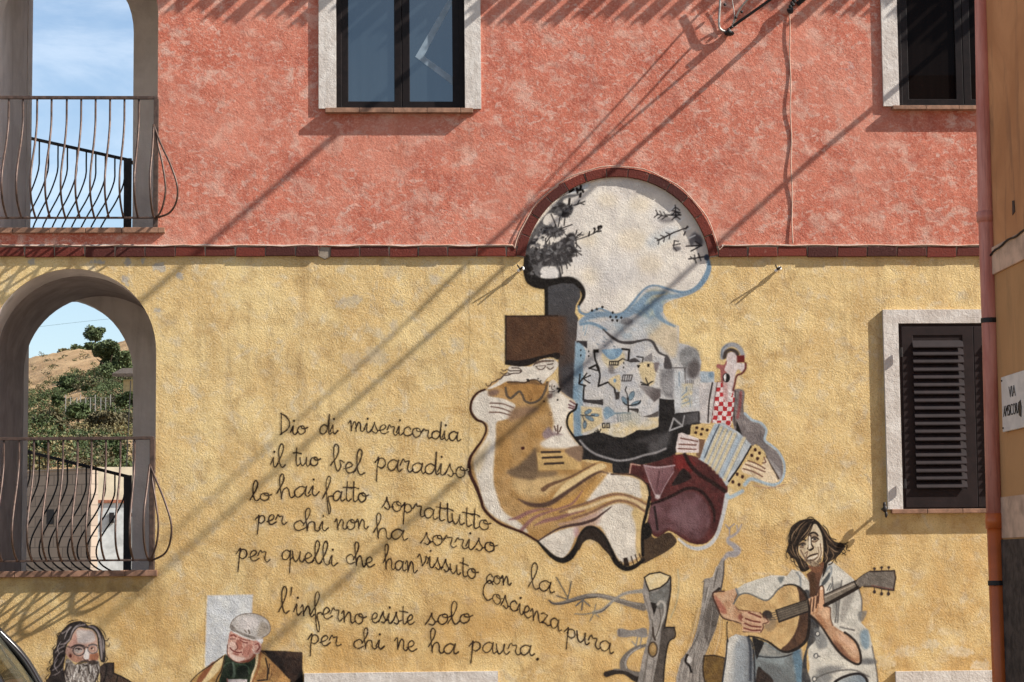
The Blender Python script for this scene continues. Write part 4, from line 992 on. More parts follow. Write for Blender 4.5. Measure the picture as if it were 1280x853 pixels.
# --- lunette sky (id 1)
c.cur = 1
arc_px = [(LUN[0]+116.5*math.cos(math.radians(a)), LUN[1]-116.5*math.sin(math.radians(a))) for a in range(6, 175, 6)]
lower = [(657, 335), (662, 346), (672, 354), (690, 355), (706, 350), (716, 351), (726, 357), (731, 366), (729, 376), (723, 383), (725, 388), (732, 391), (740, 389), (748, 385), (756, 388), (766, 392), (776, 391), (787, 382), (800, 366), (812, 357), (825, 358), (841, 363), (856, 366), (870, 361), (881, 350), (887, 335)]
c.poly(arc_px+lower, mott((210, 199, 186), (226, 215, 198), 22, 1), smooth=False, tex=0.05)
for (x, y, r) in ((800, 255, 10), (790, 300, 14), (830, 300, 9), (812, 330, 12), (740, 345, 10), (760, 250, 9), (735, 300, 8)): c.ell(x, y, r*1.3, r, (226, 204, 166), soft=7, alpha=0.45)
for (x, y, r) in ((770, 340, 22), (720, 320, 12), (830, 270, 14)): c.ell(x, y, r*1.3, r, (196, 192, 190), soft=9, alpha=0.4)
c.ell(828, 297, 22, 9, (185, 196, 205), rot=-25, soft=6, alpha=0.5); c.ell(722, 236, 16, 4, (176, 190, 200), rot=-20, soft=3, alpha=0.7)
# right-hand twigs
TW = (52, 46, 46)
def twig(a, b, n, l, w=1.3, side=2):
    a, b = np.array(a, float), np.array(b, float); d = (b-a)/np.linalg.norm(b-a); pn = np.array([-d[1], d[0]])
    c.line([tuple(a), tuple(b)], TW, w)
    for i in range(n):
        p = a+(b-a)*(0.12+0.76*i/max(n-1, 1))
        for sg in ((1, -1) if side == 2 else (side,)): c.line([tuple(p), tuple(p-d*l*0.65+pn*sg*l*0.75)], TW, w*0.9)
c.ell(833, 275, 10, 4, (120, 112, 110), soft=3, alpha=0.85); c.ell(866, 299, 4, 9, (112, 108, 108), rot=20, soft=2.5, alpha=0.9); c.ell(873, 300, 5, 8, (95, 90, 92), rot=-30, soft=2.5); c.ell(846, 311, 5, 3, (110, 104, 104), soft=2)
c.line([(832, 269), (851, 269)], TW, 1.5); twig((821, 268), (834, 271), 3, 6); twig((845, 272), (844, 257), 3, 7, 1.4); c.line([(839, 263), (850, 266)], TW, 1.4)
c.line([(822, 301), (842, 291), (860, 284)], TW, 1.5, smooth=False); twig((822, 301), (840, 292), 3, 6)
c.line([(859, 283), (855, 294)], TW, 1.5); c.line([(848, 302), (843, 301), (842, 309), (846, 314)], TW, 1.4, smooth=False); c.line([(841, 307), (850, 305)], TW, 1.2)
c.line([(858, 308), (877, 307), (864, 314)], TW, 1.6, smooth=False); c.line([(877, 307), (869, 302)], TW, 1.3)
c.line([(861, 324), (882, 321)], TW, 1.6); c.line([(868, 319), (870, 329)], TW, 1.3); c.line([(873, 317), (876, 326)], TW, 1.3); c.line([(863, 321), (868, 325)], TW, 1.2)
for a in (48, 38, 30, 24): c.line([(LUN[0]+99*math.cos(math.radians(a)), LUN[1]-99*math.sin(math.radians(a))), (LUN[0]+107*math.cos(math.radians(a)), LUN[1]-107*math.sin(math.radians(a)))], (225, 220, 212), 1.6)
# --- dark leaning tree on the left of the lunette (id 2)
c.cur = 2
G1, G2, G3 = (98, 95, 94), (66, 62, 62), (36, 32, 33)
c.poly([(656, 334), (656, 314), (661, 299), (671, 282), (686, 264), (703, 246), (716, 243), (726, 243), (716, 247), (708, 248), (703, 252), (706, 258), (716, 259), (715, 266), (709, 272), (700, 271), (692, 267), (684, 268), (679, 275), (681, 281), (692, 284), (701, 288), (699, 296), (688, 296), (676, 292), (669, 295), (664, 304), (664, 311), (680, 310), (695, 304), (706, 298), (712, 292), (719, 294), (720, 300), (714, 305), (719, 309), (722, 314), (716, 319), (711, 324), (710, 330), (698, 333), (684, 333), (677, 337), (676, 346), (668, 350), (660, 346)], mott(G1, (80, 77, 77), 7, 2), soft=1.4)
c.poly([(664, 316), (680, 312), (700, 302), (712, 296), (716, 304), (716, 318), (708, 328), (696, 332), (680, 331), (668, 330)], mott(G2, (52, 48, 49), 5, 3), soft=2.5)
for (x, y, rx, ry, r) in ((702, 258, 5, 4, 40), (708, 265, 6, 5, 10), (704, 268, 4, 3, 0), (693, 288, 7, 4, 10), (699, 291, 4, 4, 0), (714, 297, 6, 6, 0), (714, 312, 6, 5, 0), (704, 303, 5, 6, 20), (694, 308, 4, 3, 0)): c.ell(x, y, rx, ry, mott(G3, (62, 58, 60), 4, 1), rot=r, soft=1.8, rough=2.2)
for (x, y, r) in ((692, 259, 6), (680, 287, 5), (668, 305, 4)): c.ell(x, y, r, r*0.7, (140, 136, 132), soft=3, alpha=0.6)
for (x0, y0, x1, y1) in ((675, 315, 690, 319), (698, 319, 708, 314), (695, 318, 688, 311), (700, 320, 703, 326), (690, 258, 697, 252)): c.line([(x0, y0), (x1, y1)], (150, 148, 146), 1.3, alpha=0.8)
for p in ([(711, 257), (712, 249)], [(721, 236), (722, 241)], [(726, 233), (725, 238), (722, 237)], [(729, 240), (728, 238)], [(725, 246), (726, 242)], [(712, 240), (717, 237)]): c.line(p, BK, 2.6)
for p in ([(718, 257), (731, 252)], [(722, 255), (724, 251)], [(725, 254), (730, 256)], [(689, 268), (695, 282)], [(700, 272), (698, 283)], [(704, 285), (715, 281)], [(706, 274), (705, 282)], [(682, 298), (682, 308)], [(688, 296), (683, 303)], [(720, 293), (721, 288)], [(721, 296), (727, 291)], [(722, 294), (729, 294)], [(720, 301), (721, 309)], [(719, 304), (726, 311)], [(720, 315), (721, 321)], [(718, 313), (727, 319)], [(716, 314), (726, 314)], [(707, 328), (709, 336)], [(709, 327), (713, 332)], [(702, 333), (703, 342)]): c.line(p, (48, 43, 43), 1.3)
c.line([(720, 300), (730, 297), (742, 292), (752, 285)], (80, 74, 72), 1.2)
for p in ([(742, 292), (744, 287)], [(745, 290), (751, 289)], [(748, 287), (748, 283)], [(736, 295), (737, 290)]): c.line(p, BK, 1.5)
c.ell(751, 283.5, 2.2, 2, BK); c.ell(743, 286, 1.6, 1.6, BK); c.ell(748, 285, 1.8, 2.2, BK)
c.line([(697, 334), (699, 342), (701, 350)], (100, 96, 94), 4, soft=1); c.line([(699, 335), (702, 350)], (40, 36, 36), 1.3)
c.poly([(676, 338), (680, 334), (694, 335), (698, 340), (697, 346), (690, 350), (680, 349), (675, 345)], (214, 206, 196), soft=1.5)
c.line([(658, 322), (660, 338), (665, 350), (678, 355), (694, 354), (708, 351), (718, 353), (727, 361), (729, 371), (723, 383)], BK, 8, soft=0.9, taper=[6, 11, 13, 12, 10, 9, 8, 6, 4, 2.5])
random.seed(33)
for (cx, cy, rx, ry, nn) in ((692, 318, 28, 13, 70), (703, 262, 12, 8, 26), (692, 289, 13, 6, 26), (714, 300, 7, 7, 14), (672, 300, 8, 20, 16), (668, 335, 9, 12, 14)):
    for _ in range(nn):
        a = random.uniform(0, 6.283); q = random.random()**0.5; x, y = cx+rx*q*math.cos(a), cy+ry*q*math.sin(a)
        g_ = random.choice([(34, 30, 30), (46, 42, 43), (88, 84, 84), (118, 114, 112), (72, 68, 68)])
        c.ell(x, y, random.uniform(1.2, 4.2), random.uniform(0.8, 2.6), g_, rot=random.uniform(0, 180), soft=1.0, alpha=0.8, rough=2)
    for _ in range(nn//2):
        a = random.uniform(0, 6.283); x, y = cx+rx*0.85*math.cos(a), cy+ry*0.85*math.sin(a); l = random.uniform(3, 7.5); b_ = a+random.uniform(-0.6, 0.6)
        if (x+l*math.cos(b_)-LUN[0])**2+(y+l*math.sin(b_)-LUN[1])**2 < 114**2: c.line([(x, y), (x+l*math.cos(b_), y+l*math.sin(b_))], (50, 45, 45), 1.1, taper='end')
# dark pillar under the tree (id 2)
c.poly([(681, 360), (690, 357), (704, 354), (717, 355), (725, 362), (726, 371), (720, 382), (719, 391), (723, 398), (722, 420), (721, 470), (719, 512), (705, 505), (698, 480), (697, 400), (681, 396)], grad((700, 370), (710, 450), (68, 66, 68), (72, 57, 50)), smooth=False, soft=0.9, tex=0.14)
c.poly([(700, 460), (722, 450), (722, 512), (704, 505)], (62, 60, 64), soft=5, alpha=0.8, smooth=False)
c.line([(682.5, 358), (683, 394)], BK, 4)
# --- hill town (id 3)
c.cur = 3
WV, YV, BV = (196, 189, 180), (204, 182, 140), (119, 146, 165)
c.poly([(722, 402), (731, 394), (748, 387), (765, 393), (777, 392), (787, 383), (800, 367), (812, 358), (828, 360), (850, 367), (868, 364), (858, 370), (838, 376), (829, 381), (828, 389), (836, 402), (849, 408), (849, 429), (862, 432), (872, 440), (877, 452), (875, 465), (892, 465), (893, 480), (893, 525), (840, 535), (800, 545), (770, 552), (740, 545), (718, 548), (720, 430)], mott(WV, (178, 176, 176), 12, 1), smooth=False, tex=0.07)
c.poly([(808, 408), (830, 396), (847, 410), (846, 442), (838, 446), (826, 434), (812, 424)], (206, 182, 142), soft=4, alpha=0.8)
c.poly([(760, 405), (790, 398), (812, 380), (824, 392), (826, 406), (806, 420), (780, 424)], mott((186, 186, 182), (150, 166, 176), 9, 3), soft=5, alpha=0.7)
c.poly([(790, 386), (806, 368), (822, 362), (846, 370), (832, 377), (826, 390), (818, 398), (802, 396)], mott((114, 139, 157), (164, 172, 160), 7, 2), soft=3)
c.ell(822, 367, 13, 5, (188, 172, 128), rot=8, soft=3, alpha=0.8)
c.line([(726, 402), (740, 395), (757, 393), (772, 396), (786, 392), (799, 381), (812, 368), (830, 366)], (112, 138, 159), 6.5, soft=1.6, alpha=0.9, taper=[4, 7, 6, 5, 7, 8, 6, 3])
c.line([(723, 383), (725, 390), (733, 393), (742, 389), (750, 386), (758, 389), (768, 393), (779, 391), (790, 380), (801, 366), (812, 358), (824, 358), (840, 363), (856, 366), (870, 361), (880, 350), (886, 336), (885, 323)], (108, 136, 158), 3.2, soft=0.9, taper=[2, 3, 3, 2.5, 2, 2, 2, 3, 3, 2, 2, 2, 2.5, 3.5, 5, 6, 5.5, 3])
c.ell(883.5, 322, 3.5, 4, (58, 66, 84), soft=1)
c.line([(826, 388), (823, 378), (830, 372), (848, 370), (864, 366), (874, 360)], (123, 144, 159), 3.2, soft=1, taper=[5, 4, 5, 4, 3, 2])
c.line([(819, 380), (822, 393), (831, 402), (843, 408)], (119, 144, 162), 5, soft=1.2, taper=[7, 6, 4, 2])
c.line([(726, 405.5), (737, 404), (748, 407.5), (757, 413)], (113, 140, 159), 3.2, soft=0.8)
c.line([(754, 412), (764, 421), (775, 427.5), (788, 428.5), (799, 426.5), (809, 425), (816, 428), (820, 435), (824, 441), (832, 445)], (66, 60, 60), 2.6, taper=[1.5, 3, 3, 3.6, 2.4, 2, 3, 3, 2.4, 2])
c.poly([(832, 444), (837, 448), (840, 461), (830, 460)], (70, 64, 64), soft=1)
for x, y in ((740, 388.5), (746, 386.5), (753, 384), (766, 391), (763, 396.5), (770, 396.5), (776.5, 397.5), (765.5, 400.5), (771.5, 401)): c.ell(x, y, 1.5, 1.6, BK, soft=0.6)
c.ell(783, 402, 8, 4.5, (112, 110, 112), soft=2, alpha=0.85)
for x, y in ((754, 421), (757, 424), (754, 427), (763, 427), (755, 432), (767, 433), (746, 430)): c.line([(x, y), (x+2, y+1)], (120, 128, 134), 1.2)
for p in ([(730, 407), (729, 414)], [(734, 407), (731, 419)]): c.line(p, (142, 162, 174), 1.2)
c.poly([(719, 427), (728, 431), (729, 470), (728, 545), (717, 548), (716, 500)], mott((114, 142, 161), (138, 158, 170), 9, 1), soft=1.4, smooth=False)
c.poly([(720.5, 426), (734, 426.5), (734, 436), (728, 432), (721, 429)], (52, 47, 48), smooth=False)
c.poly([(721, 430), (728, 432), (732, 440), (730, 452), (721, 456)], (127, 154, 170), soft=1.2)
for x, y in ((726, 438), (726, 444.5), (736, 439.5), (736, 445.5)): c.ell(x, y, 1.0, 1.4, BK, soft=0.5)
c.poly([(752, 443), (762, 440), (778, 440), (781, 449), (776, 456), (764, 462), (754, 452)], (202, 182, 140), soft=2, alpha=0.9)
c.poly([(752, 438), (764, 436.5), (778, 436.5), (774, 446), (766, 450), (760, 448)], mott((106, 138, 164), (134, 162, 179), 5, 2), soft=1)
c.poly([(741.5, 437), (748.5, 437), (748.5, 441), (741.5, 441)], BK, smooth=False)
c.line([(743, 442), (744, 450), (748.5, 460), (750, 470), (748, 483), (760, 478), (768, 485), (769, 491)], BK, 1.9, smooth=False)
c.poly([(768, 490), (774.5, 490), (774, 499.5), (769.5, 500)], (60, 54, 52), smooth=False)
c.line([(736.5, 460.5), (745, 456.5), (748, 463)], BK, 2.0, smooth=False); c.line([(736.5, 460.5), (747, 463.5)], BK, 1.4)
c.line([(725, 468), (724, 479)], BK, 1.5); c.line([(724, 479), (733.5, 467)], BK, 1.5); c.line([(730, 474), (737, 479)], BK, 1.5); c.line([(728, 474), (738, 469.5)], BK, 1.3)
c.line([(724, 480), (732, 482.5), (730, 483), (729, 500), (735, 501), (747, 502)], BK, 1.7, smooth=False)
c.poly([(729, 500), (748, 500), (754, 499), (754, 507), (742, 505), (729, 503)], (56, 50, 50), smooth=False)
c.line([(778, 436.5), (786.5, 437.5), (785.5, 450)], BK, 2.2, smooth=False)
c.line([(773, 452), (778, 448.5), (788, 452.5), (799, 452)], BK, 1.2, smooth=False)
c.poly([(786, 452), (789, 449), (794, 448), (799, 452)], (66, 60, 60)); c.line([(796, 446), (804, 447), (803, 454)], BK, 1.3, smooth=False)
c.poly([(804, 448), (815, 441), (815.5, 452), (806, 452)], (128, 122, 120), smooth=False, alpha=0.9); c.line([(800, 454), (818, 454.5)], (90, 84, 82), 1)
c.poly([(799, 455), (818, 455), (818, 478), (810, 482), (802, 474)], (206, 182, 134), soft=2)
c.line([(762, 452), (772.5, 452), (772.5, 456.5), (762, 456.5)], BK, 1.2, closed=True, smooth=False)
for x in (764.5, 767, 769.5): c.line([(x, 452), (x, 456)], BK, 0.9)
c.poly([(761, 457), (767, 458), (768, 465), (772, 466), (762, 467)], (104, 96, 94), soft=2, alpha=0.85); c.poly([(818, 454), (824, 454), (821, 465), (818, 462)], (116, 104, 104), soft=1.5)
for x, y in ((779.5, 454), (779.5, 459.5)): c.ell(x, y, 0.9, 1.5, BK, soft=0.5)
c.poly([(809, 455), (812, 455), (812, 459), (809, 459)], BK, smooth=False); c.poly([(796, 456.5), (800.5, 456.5), (799, 460), (797.5, 460)], BK, smooth=False)
c.line([(779, 469), (790.5, 469), (788.5, 476.5), (777.5, 476.5)], (60, 54, 54), 1.1, closed=True, smooth=False)
for a, b in ((781.5, 780.5), (784.5, 783.5), (787, 786)): c.line([(a, 469), (b, 476)], (60, 54, 54), 0.9)
c.poly([(762, 474), (769, 470), (775, 470), (775, 489), (768, 484), (761, 478)], (204, 182, 138), soft=1.2); c.ell(768.5, 476, 1.8, 2.6, (105, 140, 169), soft=0.8)
for p in ([(801, 478), (806, 480), (810, 482)], [(807, 473), (809, 478), (810, 482)], [(816, 477), (812, 479), (810, 482)], [(802, 481), (810, 482)]): c.line(p, BK, 1.3)
c.poly([(798, 482), (811, 483), (826, 487), (826, 496), (818, 503), (808, 493)], grad((800, 484), (822, 498), (150, 142, 138), (88, 78, 76)), soft=1.3, smooth=False)
c.poly([(824, 462), (842, 462), (842, 500), (826, 492)], mott((146, 142, 140), (118, 114, 114), 8, 1), soft=3, smooth=False)
c.ell(862, 447, 13, 14, mott((150, 148, 146), (126, 124, 122), 6, 1), soft=2.5); c.ell(867, 462, 8, 12, (92, 84, 82), soft=3.5, rot=15)
c.line([(841, 460), (857, 460)], (86, 80, 78), 1.2); c.line([(856, 462), (856, 474)], (76, 70, 68), 2)
c.poly([(843, 464), (856, 464), (856, 510), (843, 512)], (186, 188, 188), soft=2, alpha=0.8, smooth=False); c.line([(849, 466), (849, 482)], (137, 153, 165), 2, alpha=0.7)
for i in range(5): c.line([(857+i*2.4, 476), (857+i*2.4, 480)], (110, 104, 100), 1)
c.poly([(853, 480), (866, 480), (865, 508), (852, 510)], mott((208, 186, 136), (186, 184, 176), 6, 2), soft=2, smooth=False)
for p in ([(852, 495), (856, 491)], [(852, 500), (858, 496)], [(853, 505), (862, 502)], [(858, 484), (858, 490)], [(862, 498), (863, 508)]): c.line(p, (125, 145, 159), 1.3, alpha=0.8)
for y in (498, 502, 506): c.line([(867, y), (873, y-1)], (206, 206, 204), 1.4)
c.poly([(875, 464), (893, 465), (893, 479), (876, 478)], mott((168, 178, 184), (149, 161, 169), 6, 2), soft=1.2, smooth=False); c.ell(889, 469, 3.5, 4, (111, 136, 155), soft=2)
c.poly([(726, 508), (752, 510), (754, 528), (742, 537), (727, 542)], (204, 180, 134), soft=2, smooth=False)
c.poly([(735, 543), (752, 532), (775, 529), (800, 522), (825, 522), (824, 534), (800, 540), (782, 548), (766, 547)], mott((210, 186, 138), (206, 194, 170), 9, 4), soft=3)
c.poly([(780, 498), (800, 500), (812, 520), (796, 530), (776, 516)], (196, 192, 188), soft=4, alpha=0.7)
BL2 = (109, 132, 145)
for (x, y, rx, ry, r) in ((735, 515, 5, 2.3, -30), (744, 519, 5, 1.8, 5), (737, 523, 6, 2.4, 30), (731, 531, 2.2, 5, 5), (780.5, 501, 2.6, 5.5, -25), (789.5, 495, 3, 6, 25), (795, 504.5, 6.5, 2.4, -22)): c.ell(x, y, rx, ry, BL2, rot=r, soft=0.9); c.ring(x, y, rx, ry, (70, 84, 97), 0.7, rot=r, alpha=0.8)
c.line([(726, 519), (738, 520), (743, 519)], (50, 52, 56), 1.1); c.line([(728, 520), (731, 528)], (50, 52, 56), 1.0)
c.line([(783, 484), (781.5, 488), (784, 493), (784, 499)], BK, 1.1); c.line([(785, 498), (785.5, 516)], BK, 1.6); c.line([(779, 503), (785, 507), (797, 505), (801, 501)], BK, 1.1)
c.line([(785.5, 511.5), (797.5, 512), (797, 516)], BK, 1.6, smooth=False); c.poly([(787, 512), (797, 512.5), (796, 516)], (70, 62, 58), smooth=False)
c.poly([(757, 509), (763, 510), (769, 517), (762, 522), (757, 524), (754, 516)], mott((111, 138, 157), (136, 156, 166), 4, 1), soft=1.2)
c.line([(769, 517), (780, 516.5), (788, 517)], (112, 132, 142), 1.8)
for i in range(6): c.line([(771+i*3.2, 517), (773+i*3.2, 527-i*0.6)], (120, 128, 128), 1.4, alpha=0.85)
c.poly([(776, 518), (799, 516), (799, 530), (786, 534)], (166, 160, 138), soft=3, alpha=0.5)
for x in (754.5, 760): c.line([(x-1.4, 529.5), (x+1.6, 529.5), (x+1.8, 535), (x-1.2, 535)], BK, 1.1, closed=True, smooth=False)
for p in ([(745, 538), (749, 541)], [(747, 536.5), (749, 541)], [(751, 537), (749, 541)], [(743, 540), (749, 541)]): c.line(p, BK, 1)
c.poly([(804.5, 521), (814, 518), (823, 514), (823, 521), (814, 522)], (84, 76, 72), smooth=False)
# --- accordion player (ids 20..)
c.cur = 24   # black coat
c.poly([(718, 546), (735, 543.5), (743, 540.5), (755, 541.5), (768, 546.5), (779, 547), (790, 542), (797, 537.5), (812, 538), (823, 534), (824, 498.5), (842.5, 500), (843.5, 517), (873, 514), (882, 520), (876, 530), (864, 532), (863, 543), (850, 548), (847, 560), (842, 576), (820, 578), (800, 582), (788, 580), (786, 593), (766, 592), (764, 580), (756, 578), (745, 576), (735, 575), (726, 575), (725, 556)], mott((26, 23, 24), (38, 34, 35), 9, 1), smooth=False)
c.poly([(843, 519), (873, 515), (873, 528), (846, 534)], grad((845, 520), (872, 526), (48, 45, 46), (88, 84, 84)), soft=2, smooth=False)
c.poly([(812, 548), (828, 542), (838, 540), (836, 556), (822, 566), (812, 566)], (80, 76, 76), soft=5, alpha=0.9); c.poly([(796, 550), (826, 543), (820, 552), (800, 554)], (58, 54, 54), soft=3)
c.line([(725, 551), (733, 560), (745, 568), (760, 573), (774, 576), (790, 574), (806, 569), (820, 566), (832, 561)], (148, 142, 140), 2.2, soft=0.8, alpha=0.95)
c.line([(842, 523), (853, 532.5), (837, 538.5)], (158, 154, 152), 1.8, closed=True, smooth=False); c.line([(855.5, 520), (853, 533)], (150, 146, 144), 1.4)
c.cur = 25   # maroon trousers
MR = (74, 31, 31)
c.poly([(789, 579), (800, 581), (820, 577), (843, 569), (856, 568), (873, 572), (888, 582), (901, 594), (910, 609), (908, 620), (903, 641), (896, 664), (886, 677), (875, 681), (860, 678), (846, 669), (836, 664), (828, 669), (822, 672), (815, 668), (809, 656), (812, 640), (813, 624), (808, 606), (798, 597), (787, 592)], mott(MR, (92, 40, 38), 9, 2), soft=0.8)
c.poly([(842, 570), (856, 570), (868, 580), (862, 590), (846, 586)], (124, 32, 30), soft=4, alpha=0.9)
c.poly([(812, 634), (826, 626), (846, 618), (862, 614), (876, 620), (886, 636), (888, 655), (880, 671), (868, 675), (850, 668), (836, 661), (826, 666), (818, 666), (811, 655)], mott((108, 70, 74), (90, 54, 56), 9, 4), soft=3)
c.poly([(838, 640), (860, 628), (874, 640), (872, 660), (852, 660)], (126, 92, 96), soft=6, alpha=0.6)
c.line([(811, 631), (826, 626), (842, 619), (858, 611), (872, 612), (884, 622), (892, 638), (893, 652)], (36, 16, 17), 3.2, soft=1, taper=[2, 3, 3, 3.4, 3.4, 3.4, 3.2, 2])
c.line([(856, 568), (862, 580), (874, 593), (890, 603), (906, 614)], (38, 18, 18), 4.2, soft=1)
c.poly([(847, 594), (854, 586), (861, 591), (864, 598), (853, 604), (840, 607)], (34, 22, 22), soft=1)
c.poly([(805, 582), (822, 584), (843, 582), (842, 590), (832, 607), (823, 623), (818, 619), (811, 600)], grad((808, 584), (834, 616), (140, 98, 100), (106, 66, 70)), smooth=False)
c.line([(805, 582), (822, 584.5), (843, 582)], (176, 146, 146), 1.6); c.line([(805, 582), (812, 602), (819, 619)], (160, 126, 126), 1.2); c.line([(842, 590), (832, 606), (824, 622)], (150, 116, 118), 1.1)
c.ell(822, 621, 3.5, 3, (196, 176, 172), soft=1.5); c.line([(824, 590), (821, 610)], (84, 48, 52), 2.2, alpha=0.7)
c.line([(818, 634), (820, 648), (822, 662)], (40, 24, 26), 2.6); c.line([(787, 592), (789, 580), (800, 582)], (184, 140, 120), 1.3, smooth=False)
c.line([(909, 619), (904, 643), (897, 667), (887, 681), (873, 686), (860, 683), (848, 674)], (190, 188, 184), 3, soft=0.9, taper=[5, 4, 4, 4, 4, 3, 2])
c.cur = 21   # shirt and lapels
c.poly([(874, 480), (890, 478), (896, 478), (891, 521), (887, 530), (875, 529)], mott((204, 194, 186), (184, 176, 172), 7, 1), smooth=False)
c.line([(890.5, 479), (886.5, 502), (885, 528)], (48, 40, 40), 1.7); c.line([(897, 478), (893.5, 500), (890, 528)], (52, 30, 32), 1.5)
c.poly([(917, 488), (930.5, 489), (929.5, 506), (931, 518), (939, 525.5), (950, 530), (957, 538), (955, 550), (962, 558), (971, 565), (978, 578), (978.5, 594), (973, 600), (966, 590), (957, 570), (950, 561), (940, 557), (930, 549), (921, 545), (916, 530), (914, 512)], mott((130, 119, 115), (108, 98, 96), 9, 3), soft=0.8)
c.line([(926, 491), (925, 505), (922, 522)], (142, 60, 60), 3, soft=1.4, alpha=0.8); c.line([(919, 490), (917, 512), (919, 532)], (70, 60, 58), 2, soft=1)
c.poly([(921, 526), (926, 540), (929, 547), (919, 548)], BK, smooth=False); c.poly([(958, 572), (968, 580), (976, 590), (974, 600), (966, 592)], (160, 152, 148), soft=2); c.line([(957, 571), (965, 585), (973, 598)], (62, 44, 34), 2.2)
c.line([(931, 517), (940, 525), (951, 529), (958, 538), (956, 550), (964, 557), (973, 565), (980, 579), (980, 593), (975, 603), (967, 606)], (158, 176, 186), 2.6, soft=0.8)
RS, WS = (184, 38, 44), (214, 196, 190)
shirt = [(897, 478), (903.5, 477), (905, 488), (906, 500), (910, 503), (914, 496), (917, 486), (918.5, 498), (916.5, 516), (913, 535), (905, 529), (889.5, 529), (892.5, 505)]
def checks(X, Y):
    u = (X-890+(Y-478)*0.10)/5.6; v = (Y-478-(X-890)*0.05)/5.9
    k = ((np.floor(u)+np.floor(v)) % 2)[..., None]; return np.array(RS)*(1-k)+np.array(WS)*k
c.poly(shirt, checks, smooth=False, tex=0.10)
c.cur = 20   # head
c.line([(903, 447), (904, 438), (909, 432.5), (916, 431), (923, 434), (927.5, 441), (928.5, 446)], (148, 148, 150), 5, soft=1); c.line([(902, 446), (903, 437), (909, 431)], (108, 116, 124), 1.5)
c.poly([(906, 440), (909, 447), (905, 456), (897, 455), (895.5, 459), (900, 463), (900.5, 473), (902, 479), (905, 478), (908, 468), (910, 450)], (160, 88, 82), soft=0.8)
c.poly([(909, 442), (921, 441), (921.5, 453), (930, 454.5), (931.5, 461), (928, 465), (922, 462), (919, 470), (917, 484), (914, 496), (910, 503), (906.5, 502), (904, 492), (904.5, 478), (907, 469), (905.5, 462), (908, 455)], mott((214, 200, 194), (200, 180, 174), 5, 2), soft=0.7)
c.poly([(904.5, 480), (909, 480), (909.5, 500), (906.5, 502), (904, 493)], (190, 140, 134), soft=2, alpha=0.8)
c.line([(905.5, 447), (908, 440), (914, 437.5), (920, 440), (922, 443)], (62, 50, 44), 4.2, soft=0.9)
c.poly([(921, 444.5), (930.5, 444.5), (931, 453.5), (921, 453.5)], (112, 26, 26), soft=0.9, smooth=False)
c.line([(932, 454), (932, 461), (927.5, 467), (921, 470), (918.5, 480), (916.5, 488)], (104, 40, 38), 2.3, soft=0.8)
c.line([(908, 452), (904.5, 462), (907.5, 466)], (150, 80, 76), 1.3)
c.ell(908, 472.5, 4.8, 5.9, BK, soft=0.6); c.poly([(905, 470), (907.5, 467.8), (907, 477), (905, 474.5)], (226, 220, 214), soft=0.6)
c.cur = 22   # accordion
c.poly([(893, 530), (904, 528.5), (913, 534), (925, 542), (939, 556), (937, 563), (924, 584), (912, 603), (908, 608), (901, 596), (887, 582), (873, 574), (880, 556)], mott((182, 186, 188), (168, 176, 180), 7, 2), smooth=False)
for i in range(7):
    t = (i+0.5)/7; a = (893+t*40, 531+t*19); b = (876+t*32, 570+t*32); c.line([a, b], (206, 186, 142) if i not in (0, 5) else (160, 176, 188), 3.6, soft=1.2, alpha=0.9)
    c.line([(a[0]+2.5, a[1]), (b[0]+2.5, b[1])], (130, 136, 142), 0.9, alpha=0.7)
c.line([(899, 531), (889, 552), (881, 572)], (60, 66, 76), 1.4, alpha=0.8); c.line([(939, 558), (925, 582), (911, 602)], (40, 34, 34), 2.0)
c.poly([(865, 531), (888, 533.5), (884, 548), (863, 545)], mott((212, 178, 112), (196, 160, 96), 5, 2), smooth=False)
for x, y in ((871, 535), (878, 536.5), (884, 538), (869.5, 541), (876.5, 543)): c.ell(x, y, 2, 1.8, (54, 26, 20), soft=0.6)
c.poly([(943, 556), (952, 561), (957, 568), (956, 576), (948, 583), (938, 592), (932, 604), (926, 614), (920, 614), (911, 606), (922, 590), (934, 572)], mott((212, 180, 116), (200, 164, 102), 6, 1), soft=0.8)
for x, y in ((944, 562.5), (949.5, 566.5), (939.8, 569.5), (947, 573.5), (921.5, 593), (928, 596), (916, 602.5), (923.8, 606)): c.ell(x, y, 2.0, 2.3, (60, 28, 22), soft=0.6)
c.line([(928, 614), (921, 618), (912, 622), (909, 620)], (164, 180, 186), 4, soft=1.2); c.line([(931, 606), (938, 599), (948, 601), (960, 605), (968, 607)], (158, 178, 188), 4, soft=1.4); c.line([(944, 607), (956, 610), (970, 609), (980, 606)], (176, 134, 100), 1.8, soft=1, alpha=0.8)
c.poly([(873, 549), (882, 549.5), (875, 574), (870, 569)], (116, 82, 60), smooth=False)
c.cur = 23   # hands
c.poly([(848, 542.5), (852, 541), (873, 548.5), (874, 553), (873.5, 566), (846, 566), (844.5, 560)], mott((218, 202, 194), (202, 182, 174), 5, 2), soft=0.8, smooth=False)
for p in ([(851, 548), (872, 552)], [(849, 555.5), (870, 556.5)], [(848, 561), (870, 562)]): c.line(p, (112, 66, 54), 1.5)
c.cur = 26
c.poly([(927, 585), (932, 578), (942, 578), (952, 582), (957, 572), (964, 584), (972, 600), (966, 604), (952, 601), (940, 595), (928, 590)], mott((224, 200, 164), (210, 182, 142), 6, 3), soft=0.8)
for p in ([(935, 576), (946, 580), (956, 586)], [(932, 580.5), (944, 585), (956, 590)], [(929, 586), (942, 590), (953, 596)], [(955, 572), (957, 578), (953, 579)]): c.line(p, (110, 66, 50), 1.4)
